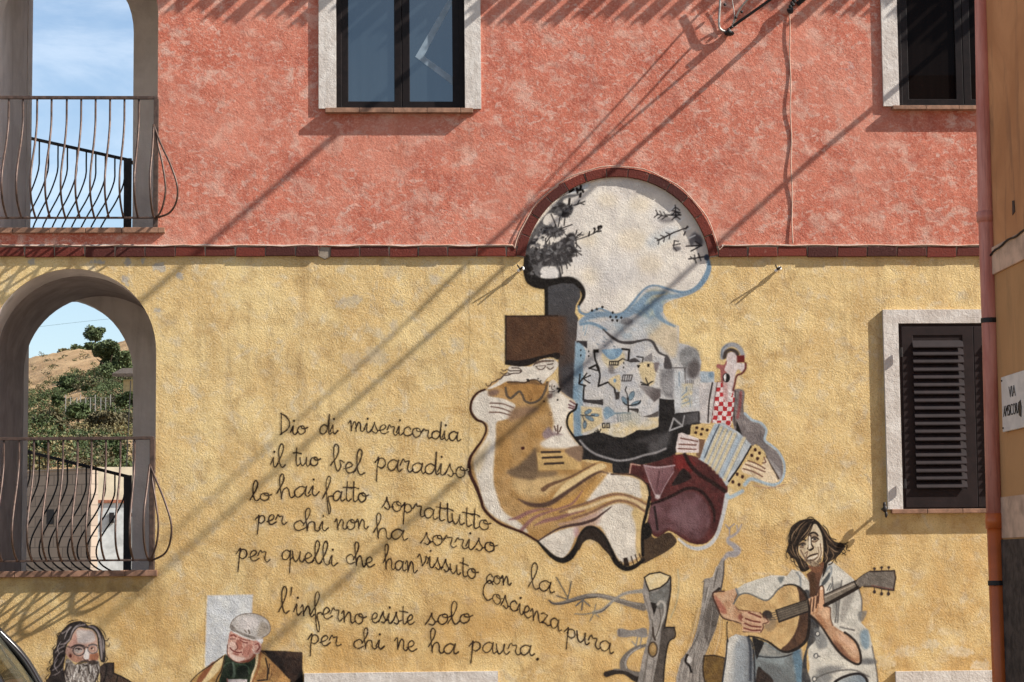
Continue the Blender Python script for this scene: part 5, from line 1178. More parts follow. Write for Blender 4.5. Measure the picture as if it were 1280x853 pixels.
# --- man in the tall hat (ids 10..)
c.cur = 11
OC = (180, 138, 82)
outl = [(606, 487), (597, 491), (590, 500), (588, 510), (590, 518), (596, 525), (603, 528), (607, 533), (607, 540), (602, 551), (594, 562), (588, 572), (586, 582), (588, 594), (595, 609), (601, 625), (604, 635), (612, 645), (625, 655), (640, 661), (655, 667), (672, 677)]
body = [(606, 487), (614, 480), (625, 472), (634, 466), (637, 458), (650, 458), (663, 457), (669, 452), (679, 448), (690, 448), (697, 452), (697.5, 459), (692, 467), (685, 473), (682, 478), (688, 475.5), (693, 474.5), (696, 480), (700, 488), (708, 495), (717, 500.5), (721, 506), (720, 511), (714, 515), (710, 521), (709, 530), (713, 540), (721, 551), (727, 558), (727, 576), (740, 579), (751, 577), (765, 580), (766, 592), (785, 592), (800, 597), (808, 605), (811, 620), (810, 636), (805, 652), (802, 670), (803, 693), (795, 703), (785, 707), (775, 706), (768, 696), (760, 680), (752, 667), (743, 661), (734, 661), (727, 669), (720, 684), (713, 695), (702, 699.5), (690, 695), (680, 685)]
c.poly(body+list(reversed(outl)), mott(OC, (170, 124, 64), 16, 2), soft=0.7, smooth=False, tex=0.09)
WH = mott((219, 207, 188), (205, 192, 174), 10, 1)
c.poly([(606, 488), (598, 492), (591, 501), (589, 511), (592, 518), (600, 526), (609, 530), (610, 542), (604, 554), (597, 564), (592, 580), (598, 606), (606, 632), (618, 646), (640, 658), (660, 666), (648, 652), (630, 640), (622, 622), (617, 600), (618, 570), (620, 545), (621, 528), (636, 523), (641, 514), (643, 507), (630, 499), (612, 498), (615, 490)], WH, soft=2.0)
c.poly([(590, 574), (600, 560), (612, 552), (606, 572), (598, 592)], (200, 172, 124), soft=5, alpha=0.7)
c.poly([(612, 485), (625, 477), (632, 482), (640, 490), (648, 500), (640, 503), (624, 497), (612, 495)], (184, 138, 80), soft=3); c.ell(617, 491, 7, 4, (120, 90, 76), soft=3, rot=-15, alpha=0.9)
c.poly([(606, 498), (622, 497.5), (634, 501), (644, 507), (641, 514), (637, 522), (622, 526), (606, 524)], WH, soft=1.2)
for p in ([(613, 504), (628, 505), (642, 510)], [(614, 508.5), (628, 511), (640, 516)], [(612, 515.5), (626, 516), (638, 519.5)]): c.line(p, (96, 62, 50), 1.3)
c.poly([(695, 479), (701, 489), (709, 496), (717, 501), (720.5, 507), (719, 511), (712, 516), (709, 523), (708, 530), (712, 541), (719, 551), (725, 559), (704, 561), (682, 560), (676, 554), (687, 545), (692, 530), (689, 514), (685, 500), (689, 489)], WH, soft=3.0)
c.poly([(712, 504), (720, 506), (720, 511), (713, 514)], (216, 206, 196), soft=1)
for p in ([(712.5, 501.5), (719, 505.5)], [(711, 506), (718, 509)], [(711, 509.5), (716.5, 511)]): c.line(p, (104, 58, 60), 1.6)
c.line([(721, 506), (719, 512), (712, 517), (709, 525), (710, 534), (716, 544), (726, 557)], BK, 2.4)
c.poly([(756, 592), (775, 594), (795, 598), (806, 607), (809, 619), (800, 623), (785, 618), (768, 616), (752, 621), (738, 628), (730, 622), (742, 606)], WH, soft=2.0)
c.poly([(748, 640), (762, 632), (776, 629), (790, 634), (797, 646), (796, 664), (795, 682), (797, 696), (788, 702), (777, 703), (768, 692), (759, 674), (752, 660), (744, 655)], WH, soft=2.4)
c.poly([(672, 677), (686, 669), (704, 662), (722, 659), (719, 671), (712, 689), (702, 698), (691, 693), (681, 684)], WH, soft=1.4)
c.poly([(790, 640), (806, 630), (804, 652), (801, 668), (802, 690), (796, 694), (795, 660)], (208, 174, 112), soft=2.5); c.poly([(800, 600), (809, 610), (810, 624), (803, 624)], (214, 184, 130), soft=2)
c.poly([(716, 660), (728, 648), (742, 640), (754, 634), (750, 650), (744, 658), (730, 660)], (196, 160, 140), soft=4, alpha=0.8); c.ell(721, 666, 4, 6, (170, 128, 128), soft=3, alpha=0.8)
# folds of the lap
c.poly([(640, 600), (672, 592), (700, 594), (712, 600), (690, 612), (680, 620), (650, 618)], (206, 170, 112), soft=5, alpha=0.8)
c.poly([(704, 606), (726, 592), (744, 582), (752, 579), (758, 584), (738, 594), (718, 608), (700, 622), (690, 625)], (216, 184, 126), soft=1.4); c.line([(679, 612), (688, 606), (702, 601), (716, 595), (732, 586), (744, 580)], (112, 78, 52), 2.6, soft=0.9, taper=[5, 4, 2.5, 2, 1.6, 1.2])
c.line([(648, 624), (660, 630), (674, 632), (688, 629), (702, 620), (718, 609), (736, 597), (750, 590), (760, 592)], (84, 58, 46), 3.6, soft=1.2, taper=[1, 4, 5, 5, 4.5, 3.5, 3, 2, 1])
c.poly([(690, 634), (712, 622), (738, 606), (752, 594), (758, 594), (744, 612), (730, 628), (708, 636)], (190, 138, 66), soft=2.5, alpha=0.9)
PU = (138, 90, 86)
for p, w in (([(636, 650), (648, 647), (660, 641), (676, 637), (690, 636)], [1, 4, 4, 2, 1]), ([(651, 664), (660, 654), (670, 646), (686, 640), (702, 635), (716, 629), (728, 614)], [4, 4, 3, 2, 2, 2.4, 1]), ([(668, 657), (682, 651), (696, 648), (712, 643), (730, 638)], [1, 4, 4, 3, 2])): c.line(p, PU, 3, soft=1.2, taper=w, alpha=0.9)
for p, w in (([(700, 640), (716, 634), (736, 628), (754, 621), (772, 618), (790, 622), (808, 631)], 2.4), ([(716, 648), (738, 641), (756, 632), (772, 626), (790, 629), (807, 640)], 2.4)): c.line(p, (132, 92, 66), w, soft=0.9)
for p in ([(712, 640), (738, 633), (756, 626), (774, 622), (792, 626), (806, 634)],): c.line(p, (214, 182, 132), 3.4, soft=1.2)
c.line([(672, 677), (684, 669), (698, 661), (712, 657), (726, 655), (742, 650), (752, 643), (764, 634)], (72, 48, 44), 2.2, soft=0.8, taper=[1.4, 1.6, 2, 3, 3.4, 3, 2, 1])
c.line([(700, 656), (722, 651), (744, 644)], (176, 140, 128), 3, soft=1.5, alpha=0.7)
c.poly([(803, 660), (810, 655), (813, 666), (819, 673), (828, 668), (838, 666), (846, 677), (836, 688), (818, 698), (802, 705), (802, 690)], mott((78, 58, 40), (62, 45, 33), 6, 1), soft=0.8); c.poly([(806, 655), (812, 655), (815, 667), (808, 674), (803, 672)], BK, soft=1)
c.line([(812, 622), (808, 642), (804, 658), (803, 676), (803.5, 694)], BK, 3.4)
c.line([(809, 605), (812, 618), (811, 634)], BK, 2.2); c.line([(764, 593), (786, 593), (800, 598), (809, 606)], (66, 42, 34), 1.6)
# torso shading
c.poly([(664, 600), (634, 592), (650, 580), (662, 568), (670, 562), (673, 590)], (108, 84, 60), soft=3.5); c.poly([(634, 588), (664, 590), (694, 589), (690, 596), (650, 597)], (120, 94, 66), soft=3, alpha=0.8)
c.poly([(671, 566), (726, 565), (727, 587), (673, 588)], (196, 156, 92), soft=1.2, smooth=False); c.poly([(706, 563), (727, 558), (727, 576), (718, 574)], (132, 102, 78), soft=2)
for p in ([(677, 565.5), (700, 565)], [(678.5, 572.5), (702, 571.5)], [(681, 580), (704, 579)]): c.line(p, (56, 40, 32), 2.4)
c.ell(653.5, 560.5, 2.4, 2.2, (72, 30, 22), soft=0.6); c.ring(688, 517.5, 2, 2, (128, 96, 60), 1); c.ell(697, 500, 1.2, 1.2, BK, soft=0.5)
c.poly([(678, 542), (686, 534), (692, 540), (703, 543.5), (692, 545), (682, 549)], (142, 118, 116), soft=2.2)
for p in ([(693, 533), (695, 539)], [(697, 532), (697.5, 542)], [(701.5, 534), (699.5, 539.5)]): c.line(p, (80, 48, 40), 1.5)
c.poly([(640, 512), (660, 508), (672, 512), (652, 522), (636, 526)], (138, 104, 76), soft=4, alpha=0.9)
c.poly([(622, 482), (634, 479), (660, 479), (680, 479), (684, 486), (677, 498), (668, 504), (656, 500), (646, 492), (636, 498), (630, 488)], mott((172, 122, 60), (156, 108, 52), 6, 2), soft=1.5)
c.line([(632, 485), (633.5, 494), (638, 498), (643.5, 494), (649, 489.5), (653, 494), (656, 501), (663, 504), (671, 502), (677, 497), (682, 487), (684, 478)], (88, 72, 56), 2.5)
c.ell(664, 500, 1.1, 1.1, (70, 40, 26), soft=0.5); c.ell(680, 502, 1.1, 1.1, (70, 40, 26), soft=0.5)
# faces
c.poly([(609, 486), (620, 479), (627, 472), (634, 466), (637, 458), (650, 458), (663, 458), (670, 452.5), (680, 449), (690, 449), (697, 453), (697, 459), (690, 468), (683, 474), (678, 480), (670, 475), (663, 475), (655, 478), (643, 477.5), (634, 477), (624, 482), (614, 486)], WH, soft=0.9)
c.poly([(634, 477.5), (645, 478), (655, 478.5), (662, 475), (668, 475.5), (677, 480), (690, 478), (684, 482), (660, 480), (640, 481)], (120, 84, 48), soft=1, alpha=0.9)
c.line([(634, 478), (645, 477.5), (656, 478.5), (662, 475.5), (670, 475), (677, 479.5)], (64, 44, 32), 1.3); c.poly([(658, 474), (661, 474), (662, 478), (658.5, 477)], BK, smooth=False)
c.line([(667, 457), (670, 453.5), (680, 451), (692, 451.5)], (70, 48, 36), 1.2); c.line([(669, 455.5), (678, 452.5), (688, 452)], (90, 64, 50), 1)
c.line([(670, 458), (673, 461.5), (678, 462), (682, 458)], (84, 64, 54), 1.1); c.line([(684, 459.5), (688, 462), (692, 459)], (84, 64, 54), 1.1); c.line([(684.5, 456), (691, 455)], (84, 64, 54), 1.3); c.line([(670, 458), (682, 457)], (110, 90, 80), 0.8)
c.ell(672.5, 473.5, 0.9, 0.9, BK, soft=0.5); c.ell(676, 476.3, 0.9, 0.9, BK, soft=0.5)
for p in ([(607, 480), (609.5, 483), (613, 481), (615, 478), (619, 477), (622, 474.5), (626, 474), (629, 470), (635, 469), (641, 467), (649, 466.5), (652, 463.5), (648, 460.5), (640, 460)], [(627, 462), (630, 464), (634, 462), (638, 464), (644, 463.5), (651, 464)], [(626, 466), (629, 468), (634, 466.5), (638, 468)]): c.line(p, (70, 52, 44), 1.2)
c.poly([(686, 480), (690, 475), (694, 476), (698, 484), (700, 490), (694, 493), (687, 492)], WH, soft=1)
for x, y in ((687.2, 483), (692.8, 483.2)): c.ell(x, y, 0.9, 1.0, BK, soft=0.5)
c.line([(690, 481), (689.5, 486), (691, 487)], (80, 60, 50), 0.9); c.line([(686, 489.5), (690, 490), (693, 489)], (90, 66, 58), 1)
c.poly([(684, 494), (690, 492), (690, 497), (686, 498)], (128, 96, 84), soft=1.5, alpha=0.8); c.line([(697, 486), (700, 487), (698, 490)], BK, 2.2)
# heavy lower outline and feet
c.line(outl[:6]+outl[6:], (58, 24, 16), 3.0, soft=0.7, taper=[2.2, 2.6, 3, 3, 2.4, 2.2, 3, 4, 4, 3.4, 3, 3, 2.8])
c.line([(672, 677), (682, 688), (692, 697), (703, 701), (713, 696), (721, 684), (727, 671), (735, 662.5), (744, 663.5), (754, 673), (763, 689), (771, 704), (782, 711), (794, 708), (804, 700)], BK, 5, soft=0.8, taper=[2.5, 4, 5, 6, 7, 6, 7, 8, 8, 7, 6, 6, 6, 5, 4])
c.poly([(722, 680), (727, 668), (735, 661), (745, 662), (755, 673), (760, 684), (766, 698), (757, 690), (748, 680), (738, 675), (730, 678), (724, 688)], (44, 32, 26), soft=1)
c.poly([(779, 698), (784, 697), (787, 708), (780, 708)], (40, 26, 20), smooth=False); c.ring(775.5, 704.5, 2, 2, BK, 1)
for p in ([(789, 696), (792, 706)], [(794, 694), (797, 703)], [(799, 692.5), (801.5, 700)]): c.line(p, (52, 36, 30), 1.3)
c.cur = 10
HT = mott((88, 57, 36), (74, 46, 30), 10, 1)
c.poly([(631, 394.5), (650, 395), (680, 394), (698, 394.5), (700, 420), (699, 444), (680, 448), (660, 452), (632, 456)], HT, smooth=False, tex=0.1)
c.poly([(698, 395), (708, 396), (712, 420), (710, 445), (698, 444)], grad((698, 420), (712, 420), (84, 55, 37), (70, 55, 50)), soft=2.5, smooth=False)
c.line([(632.2, 395), (632, 455)], (40, 24, 18), 2); c.line([(632, 395.3), (697, 395)], (48, 30, 22), 1.6)
c.poly([(631, 455.5), (634, 450.5), (648, 451), (664, 448), (682, 444), (698, 441), (700, 446), (697, 450), (690, 447.5), (680, 448), (670, 452.5), (662, 457), (650, 458.5), (636, 457)], (28, 19, 17), soft=0.8)
vm = empty('painted_village', V(760, 440, 0), 'painted hill village under a round white sky framed by the brick arch', 'mural')
hm_ = empty('painted_hat_man', V(690, 560, 0), 'painted seated bare ochre man in a tall brown hat with big white foot', 'mural')
ac = empty('painted_accordionist', V(890, 560, 0), 'painted accordion player in a red checked shirt and maroon trousers', 'mural')
c.sheets({1: ('painted_sky', vm), 2: ('painted_tree', vm), 3: ('painted_town', vm), 10: ('painted_hat', hm_), 11: ('painted_body', hm_), 20: ('painted_head', ac), 21: ('painted_shirt', ac), 22: ('painted_accordion', ac), 23: ('painted_hand', ac), 26: ('painted_hand', ac), 24: ('painted_coat', ac), 25: ('painted_trousers', ac)})
# ------------------------------------------------------------------ stump, bare trunk and guitarist
c = Canvas(684, 640, 1130, 905, 0.9); c.lw = 1.12
GT, GD = mott((156, 146, 136), (132, 124, 116), 6, 1), mott((88, 78, 70), (70, 62, 56), 6, 2)
BR = (116, 106, 96)
c.cur = 1   # stump
c.line([(847, 712), (848.5, 728), (846, 752), (838, 773)], (168, 156, 120), 1.8, soft=1, alpha=0.8)
for p in ([(695.5, 722), (703, 735), (710, 748)], [(714, 727), (712, 738), (709.5, 749)], [(696, 745), (710, 749.5)]): c.line(p, (94, 88, 76), 1.7)
c.line([(686, 750.5), (692, 754.5), (703, 754), (716, 750), (730, 746), (745, 744.5), (760, 747), (775, 751.5), (790, 756), (804, 759)], BR, 5, soft=0.8, taper=[1.5, 3, 4, 4.5, 5, 5, 5.5, 6, 7, 9])
c.line([(686, 751), (692, 755), (703, 755), (716, 752), (730, 748.5), (745, 747)], (66, 58, 54), 1.4); c.line([(735, 744), (755, 745), (775, 750), (800, 756)], (152, 142, 130), 1.6, alpha=0.8)
for p in ([(728.5, 750), (720, 757.5)], [(728.5, 750), (727, 762.5)], [(728.5, 750), (737, 757.5)]): c.line(p, (98, 92, 84), 2)
c.line([(742, 766), (752, 763.5), (760, 757), (769, 749), (780, 742.5), (792, 740), (804, 739)], (148, 140, 128), 4, soft=0.8, taper=[4, 4, 3.4, 3, 3.4, 4, 5]); c.line([(744, 766.5), (753, 764), (761, 757.5)], (88, 80, 72), 1.4)
for p in ([(719, 767.5), (730, 768), (743, 766)], [(743, 766), (744.5, 756)], [(743, 766), (737.5, 776)], [(743, 766), (748.5, 771.5)]): c.line(p, (132, 122, 100), 1.6)
c.poly([(772, 787), (778, 786), (790, 788), (804, 785), (809, 788), (808, 797), (792, 796), (780, 797), (772, 795)], mott((146, 138, 130), (124, 116, 108), 5, 2), soft=0.9); c.line([(774, 787), (774, 795)], (110, 100, 94), 2)
for p in ([(790, 802), (795, 808)], [(797, 797), (795, 808)], [(802, 797), (800, 808)]): c.line(p, (140, 134, 124), 1.6)
c.line([(806, 807), (794, 811), (784, 819), (779, 828), (780, 836), (787, 842), (800, 845)], (108, 100, 92), 6.5, soft=0.8, taper=[4, 5, 6, 8, 8, 8, 9]); c.line([(800, 809.5), (788, 817), (782, 827), (783, 835)], (156, 148, 138), 1.6)
c.line([(758, 843), (770, 840), (782, 841), (793, 848), (802, 852)], (44, 36, 32), 7, soft=0.8, taper=[7, 6, 6, 7, 8]); c.line([(768, 837), (782, 838), (796, 845)], (112, 102, 94), 1.8)
c.poly([(805, 722), (812, 717), (825, 715), (838, 721), (839, 730), (836, 750), (832, 776), (830, 790), (831, 806), (828, 830), (826, 853), (827, 904), (796, 904), (797, 853), (803, 822), (809, 800), (812, 782), (810, 768), (806, 756), (803, 742)], GT, soft=0.8, smooth=False)
c.poly([(830, 738), (839, 725), (838, 745), (834, 770), (831, 784), (843, 784), (844, 795), (837, 802), (832, 820), (829, 853), (830, 904), (812, 904), (816, 853), (823, 818), (826, 795), (828, 768)], GD, soft=0.8, smooth=False)
c.line([(843, 784.5), (844, 796), (836, 803), (832, 822), (829.5, 853), (830, 904)], (36, 30, 28), 1.8); c.line([(831, 784.5), (843, 784.5)], (36, 30, 28), 1.8)
c.poly([(811, 739), (818, 741), (830, 732), (837, 724), (835, 750), (826, 762), (814, 754)], mott((122, 120, 114), (98, 94, 88), 5, 3), soft=1.2)
c.poly([(805.5, 722), (812, 717.5), (825, 715.5), (838, 720.5), (834, 728), (825, 735), (811.5, 739), (808, 730)], mott((216, 188, 132), (222, 200, 152), 6, 1), soft=0.7, smooth=False)
c.line([(805.5, 722), (812, 717.5), (825, 715.5), (838, 720.5), (834, 728), (825, 735), (811.5, 739), (808, 730)], (38, 30, 26), 1.7, closed=True, smooth=False)
c.poly([(813, 753), (822, 755), (817.5, 770)], (32, 26, 24), smooth=False)
c.line([(838.5, 722), (838, 742), (833, 772), (830.5, 786)], (44, 36, 32), 1.8)
c.line([(822, 756), (826, 752), (831, 756), (830, 770), (824, 785), (819, 800)], (172, 164, 152), 3, soft=1); c.line([(815, 775), (816, 790), (812, 806), (808, 830), (804, 853)], (104, 96, 86), 1.4); c.line([(824, 760), (826, 775), (822, 790), (818, 800)], (92, 82, 72), 1.3); c.line([(819, 800), (817, 795), (816, 785)], (60, 48, 40), 2.2)
c.ell(816, 812, 4.8, 8.2, (150, 116, 66), soft=0.8); c.ring(816, 812, 5.4, 9, (70, 54, 40), 1.7); c.ell(816.5, 811, 2.6, 4.5, (180, 142, 86), soft=1)
for p in ([(808, 825), (806, 853), (804, 900)], [(818, 826), (814, 853), (812, 900)], [(805, 745), (810, 760), (813, 775)]): c.line(p, (116, 106, 98), 1.3)
c.cur = 2   # bare trunk
c.poly([(880, 727), (880, 724), (891, 721.5), (896, 709), (902, 698), (905.5, 698), (905, 718), (902, 738), (893, 743), (899, 752), (899.5, 766), (896, 783), (886, 808), (879, 824), (881, 846), (890, 862), (892, 904), (842, 904), (845, 848), (851, 825), (864, 808), (871, 788), (876, 764)], GT, soft=0.8, smooth=False)
c.poly([(890, 744), (898, 752), (899, 767), (895, 783), (886, 806), (882, 800), (880, 780), (884, 760)], mott((106, 97, 89), (86, 78, 72), 5, 2), soft=1)
for p in ([(894, 750), (888, 765), (885, 780), (884, 796)], [(897, 757), (890, 772), (887, 792)], [(891, 722), (885, 745), (880, 770), (872, 800)], [(897, 712), (892, 735)], [(884, 735), (880, 760), (874, 790), (862, 815)], [(879, 822), (874, 840), (876, 860)], [(868, 812), (866, 840), (868, 880)]): c.line(p, (88, 80, 74), 1.2, alpha=0.9)
for q_ in range(16):
    x_ = 846+q_*2.6; c.line([(x_+26-q_*0.5, 760), (x_+16, 800), (x_+4, 840), (x_, 890)], random.choice([(108, 98, 90), (96, 88, 82), (172, 164, 154)]), 0.9, alpha=0.55)
c.ring(892.5, 780, 2.5, 3, (66, 58, 52), 1.1); c.line([(878, 728), (880, 727), (879, 742)], (96, 88, 80), 1.2)
c.ell(861, 825, 4, 4.5, (206, 198, 188), soft=0.8); c.line([(859, 819), (857, 827), (862, 833), (864, 840)], (30, 25, 24), 2.6)
c.line([(905, 699), (904.5, 718), (901, 738)], (70, 62, 58), 1.5); c.line([(892, 742), (899, 736)], (34, 28, 26), 3); c.line([(881, 846), (890, 862), (891, 904)], (40, 34, 32), 1.8)
c.line([(896, 709), (887, 735), (880, 762)], (176, 168, 158), 2, alpha=0.7)
SM = (156, 148, 146)
c.line([(904, 700), (910, 693.5), (918, 692.5), (922, 688), (917, 682), (911, 678), (910, 673), (916, 670), (923, 664), (927, 656)], SM, 4, soft=1.2, taper=[3, 6, 8, 8, 6, 5, 3, 3, 2.4, 1.6])
for p in ([(912, 670), (912, 660)], [(912, 662), (907, 656)], [(912, 660), (918, 655)], [(922, 664), (921, 657)]): c.line(p, SM, 1.5)
# guitarist
c.cur = 15  # stool
c.poly([(880, 820), (893, 819), (907, 823), (906, 853), (904, 904), (893, 904), (884, 866), (879, 842)], mott((124, 92, 42), (98, 70, 34), 7, 1), soft=0.8, smooth=False); c.line([(880, 820), (893, 819.5), (907, 823)], (50, 36, 26), 1.6); c.line([(880, 821), (879, 842), (886, 870)], (50, 36, 26), 1.6)
c.cur = 13  # jeans
c.poly([(943, 800), (958, 803), (975, 813), (998, 812), (1004, 830), (1004, 904), (942, 904)], mott((132, 142, 143), (111, 117, 117), 9, 1), soft=0.8, smooth=False)
c.poly([(946, 803), (958, 806), (974, 815), (996, 814), (990, 820), (960, 820), (948, 818)], mott((115, 117, 113), (145, 143, 135), 6, 2), soft=1.5); c.line([(948, 820.5), (962, 822), (980, 821), (1000, 814)], (40, 40, 44), 1.4)
c.poly([(991, 815), (1002, 812), (1003, 850), (998, 870), (994, 840)], (88, 120, 141), soft=2.5, alpha=0.85)
c.poly([(945, 824), (964, 830), (984, 844), (992, 862), (990, 904), (970, 904), (962, 850)], (97, 99, 99), soft=3, alpha=0.7)
c.poly([(946, 838), (956, 840), (966, 850), (970, 870), (968, 904), (944, 904)], mott((58, 45, 40), (42, 34, 32), 5, 1), soft=1)
c.poly([(940, 797), (948, 799), (955, 803), (950, 815), (946, 824), (943, 812)], (30, 28, 30), soft=0.9)
c.poly([(909, 802), (914, 795), (922, 791), (930, 793), (937, 799), (941, 812), (943, 840), (944, 904), (899, 904), (903, 853), (907, 824)], grad((908, 830), (944, 835), (187, 185, 179), (108, 113, 118)), soft=0.8, smooth=False, tex=0.08)
c.poly([(920, 806), (929, 802), (933, 815), (931, 850), (928, 900), (916, 900), (918, 840)], (141, 149, 155), soft=4, alpha=0.7); c.poly([(909, 806), (916, 796), (922, 797), (915, 815), (910, 850), (905, 880)], (201, 195, 183), soft=3, alpha=0.8)
c.line([(909, 800), (907, 824), (903, 853), (899, 904)], (40, 42, 50), 1.8); c.line([(930, 793), (938, 800), (942, 815), (943.5, 853), (944, 904)], (44, 46, 52), 2.0); c.line([(935, 797), (938, 812), (938, 850)], (58, 62, 70), 3, soft=1)
c.line([(909, 778), (909, 792), (909.5, 802)], (40, 34, 32), 2)
c.cur = 12  # shirt
SH = mott((208, 201, 186), (190, 184, 170), 8, 1)
c.poly([(920, 737), (930, 730), (945, 725), (965, 719), (984, 720), (990, 712), (1000, 714), (1012, 727), (1013, 746), (1000, 740), (992, 731), (981, 731), (972, 737), (964, 747), (957, 751), (946, 747), (934, 743), (925, 746)], SH, soft=0.8, smooth=False)
c.poly([(972, 722), (980, 722), (976, 730)], (115, 119, 117), soft=1.5); c.line([(996, 716), (1000, 722), (1001, 733)], (123, 128, 129), 2, soft=0.8)
c.poly([(1012, 725), (1022, 712), (1030, 703), (1040, 702), (1048, 708), (1060, 718), (1071, 728), (1077, 748), (1078, 764), (1076, 778), (1086, 789), (1090, 805), (1094, 828), (1097, 850), (1099, 904), (1006, 904), (1008, 852), (1012, 836), (1010, 815), (1012, 795), (1012, 770)], SH, soft=0.8, smooth=False)
c.poly([(1004, 744), (1012, 740), (1016, 765), (1024, 782), (1020, 800), (1010, 812), (1009, 836), (1014, 856), (1012, 904), (1002, 904), (1003, 830), (1009, 800)], mott((79, 76, 73), (52, 52, 56), 6, 2), soft=1)
for pl_p, cl, so in (([(1018, 786), (1028, 790), (1035, 806), (1026, 812), (1020, 806)], (121, 121, 119), 2.5), ([(1042, 733), (1052, 730), (1050, 750), (1043, 772), (1040, 760)], (133, 129, 121), 2.5), ([(1058, 738), (1070, 734), (1062, 760), (1052, 780), (1050, 768)], (155, 148, 137), 2.5), ([(1020, 838), (1036, 832), (1060, 828), (1050, 838), (1030, 845)], (125, 123, 119), 3), ([(1024, 820), (1050, 824), (1076, 829), (1060, 834), (1034, 830)], (208, 200, 182), 3), ([(1076, 790), (1085, 788), (1087, 806), (1082, 812), (1076, 804)], (115, 140, 155), 2.5), ([(1073, 766), (1084, 764), (1079, 776), (1074, 776)], (117, 115, 111), 1.5), ([(1078, 824), (1094, 824), (1095, 830), (1076, 830)], (103, 103, 103), 2), ([(1014, 850), (1024, 842), (1040, 846), (1030, 856)], (127, 127, 125), 3), ([(1048, 790), (1040, 782), (1046, 776), (1070, 787), (1066, 793)], (213, 205, 189), 2)): c.poly(pl_p, cl, soft=so, alpha=0.85)
for p in ([(1040, 722), (1042, 740), (1046, 760), (1044, 778)], [(1052, 726), (1049, 752), (1047, 778)], [(1071, 730), (1077, 748), (1077, 764)], [(1012, 858), (1024, 846), (1046, 839), (1068, 838), (1086, 846)], [(1068, 788), (1058, 786), (1050, 784)], [(1090, 808), (1094, 828), (1097, 850), (1099, 904)]): c.line(p, (97, 93, 89), 1.5, soft=0.8)
c.line([(1031, 716), (1038, 708), (1039, 716), (1034, 726), (1026, 733), (1024, 742)], (133, 140, 143), 2, soft=0.9); c.poly([(1032, 722), (1036, 716), (1038, 718), (1034, 727), (1028, 733), (1027, 729)], (75, 79, 81), soft=0.8)
c.line([(1034, 738), (1038, 730)], (95, 97, 97), 1.3); c.line([(1037, 738), (1041, 729)], (95, 97, 97), 1.2)
c.poly([(1040, 862), (1050, 851), (1062, 846), (1076, 844), (1083, 852), (1084, 870), (1080, 904), (1038, 904)], grad((1045, 860), (1080, 860), (161, 167, 167), (121, 132, 140)), soft=0.9); c.line([(1036, 862), (1046, 851), (1060, 844.5), (1074, 842.5), (1083, 849), (1085, 862)], (34, 30, 32), 3)
for x, y in ((1022, 792.5), (1020, 820), (1018, 849)): c.ell(x, y, 2.6, 2.8, (211, 205, 191), soft=0.6); c.ring(x, y, 2.5, 2.7, (50, 50, 54), 1)
c.line([(1022, 820), (1025, 821)], (50, 50, 54), 1)
c.cur = 11  # skin
SK = mott((204, 162, 124), (184, 134, 96), 7, 1)
c.poly([(1008, 718), (1016, 712), (1026, 704), (1031, 703), (1029, 714), (1025, 726), (1023, 744), (1018, 748), (1012, 746), (1012, 730)], grad((1010, 740), (1026, 712), (70, 46, 36), (112, 70, 48)), soft=0.8, smooth=False)
c.poly([(1012, 722), (1018, 716), (1020, 740), (1014, 746)], (79, 51, 33), soft=1.5); c.poly([(1030, 706), (1034, 702), (1033, 712), (1028, 722)], (34, 26, 24), soft=1)
c.poly([(891, 742), (898, 741), (908, 739), (919, 736), (922, 740), (918, 753), (924, 762), (937, 763), (948, 765.5), (952, 766), (952, 778), (953, 784), (951, 790), (930, 790.5), (927, 781), (915, 776.5), (903, 772.5), (897, 760)], SK, soft=0.8)
c.poly([(893, 745), (900, 751), (908, 763), (906, 768), (899, 763)], (166, 92, 72), soft=1.8, alpha=0.85); c.poly([(924, 768), (929, 769), (928, 777), (923, 774)], (138, 72, 56), soft=1.5, alpha=0.9)
c.line([(922, 742), (918, 753), (923, 762), (937, 763.5), (951, 765)], (104, 60, 44), 1.2); c.line([(905, 739), (891, 742), (897, 760), (903, 772), (915, 776.5), (926, 780.5), (928, 790), (951, 790.5)], (66, 36, 30), 1.8); c.line([(920, 736), (923, 744)], (115, 120, 121), 2)
HC = (204, 98, 90)
for p in (): pass
c.poly([(1009, 756), (1013, 749), (1018, 747), (1021, 745), (1024, 736), (1026.5, 733), (1029, 736), (1030, 748), (1032, 757), (1037, 759.5), (1038, 768), (1040, 781), (1052, 789), (1063, 795.5), (1071, 805), (1075, 817), (1076, 827), (1071, 830), (1062, 826), (1051, 818), (1042, 807), (1034, 794), (1025, 780), (1016, 773), (1009.5, 767)], SK, soft=0.8, smooth=False)
c.poly([(1042, 800), (1050, 806), (1062, 820), (1070, 828), (1056, 822), (1044, 811)], (128, 82, 58), soft=2, alpha=0.9); c.poly([(1048, 792), (1058, 796), (1067, 806), (1070, 818), (1060, 808), (1050, 800)], (214, 172, 140), soft=2.5, alpha=0.7); c.poly([(1012, 750), (1020, 748), (1022, 764), (1014, 768)], (178, 118, 72), soft=2, alpha=0.7)
c.line([(1009, 766), (1018, 774), (1026, 782), (1035, 796), (1043, 808), (1052, 818.5), (1063, 827), (1072, 830.5), (1076, 827), (1075, 815), (1070, 803), (1062, 795), (1056, 791)], (34, 24, 22), 2.6, soft=0.7); c.line([(1038, 760), (1038, 772), (1041, 782)], (96, 60, 42), 1.3)
FL = (66, 36, 26)
for p, w in (([(1012, 750), (1011, 765)], 3.6), ([(1015.6, 748.5), (1014, 766)], 3.6), ([(1019.6, 747), (1018, 764)], 3.6)): c.line(p, (214, 162, 120), w, soft=0.7)
for p in ([(1010, 751), (1009, 767)], [(1013.8, 749), (1012.4, 765)], [(1017.6, 748), (1016, 764)], [(1021.6, 746), (1020, 760)]): c.line(p, FL, 1.5)
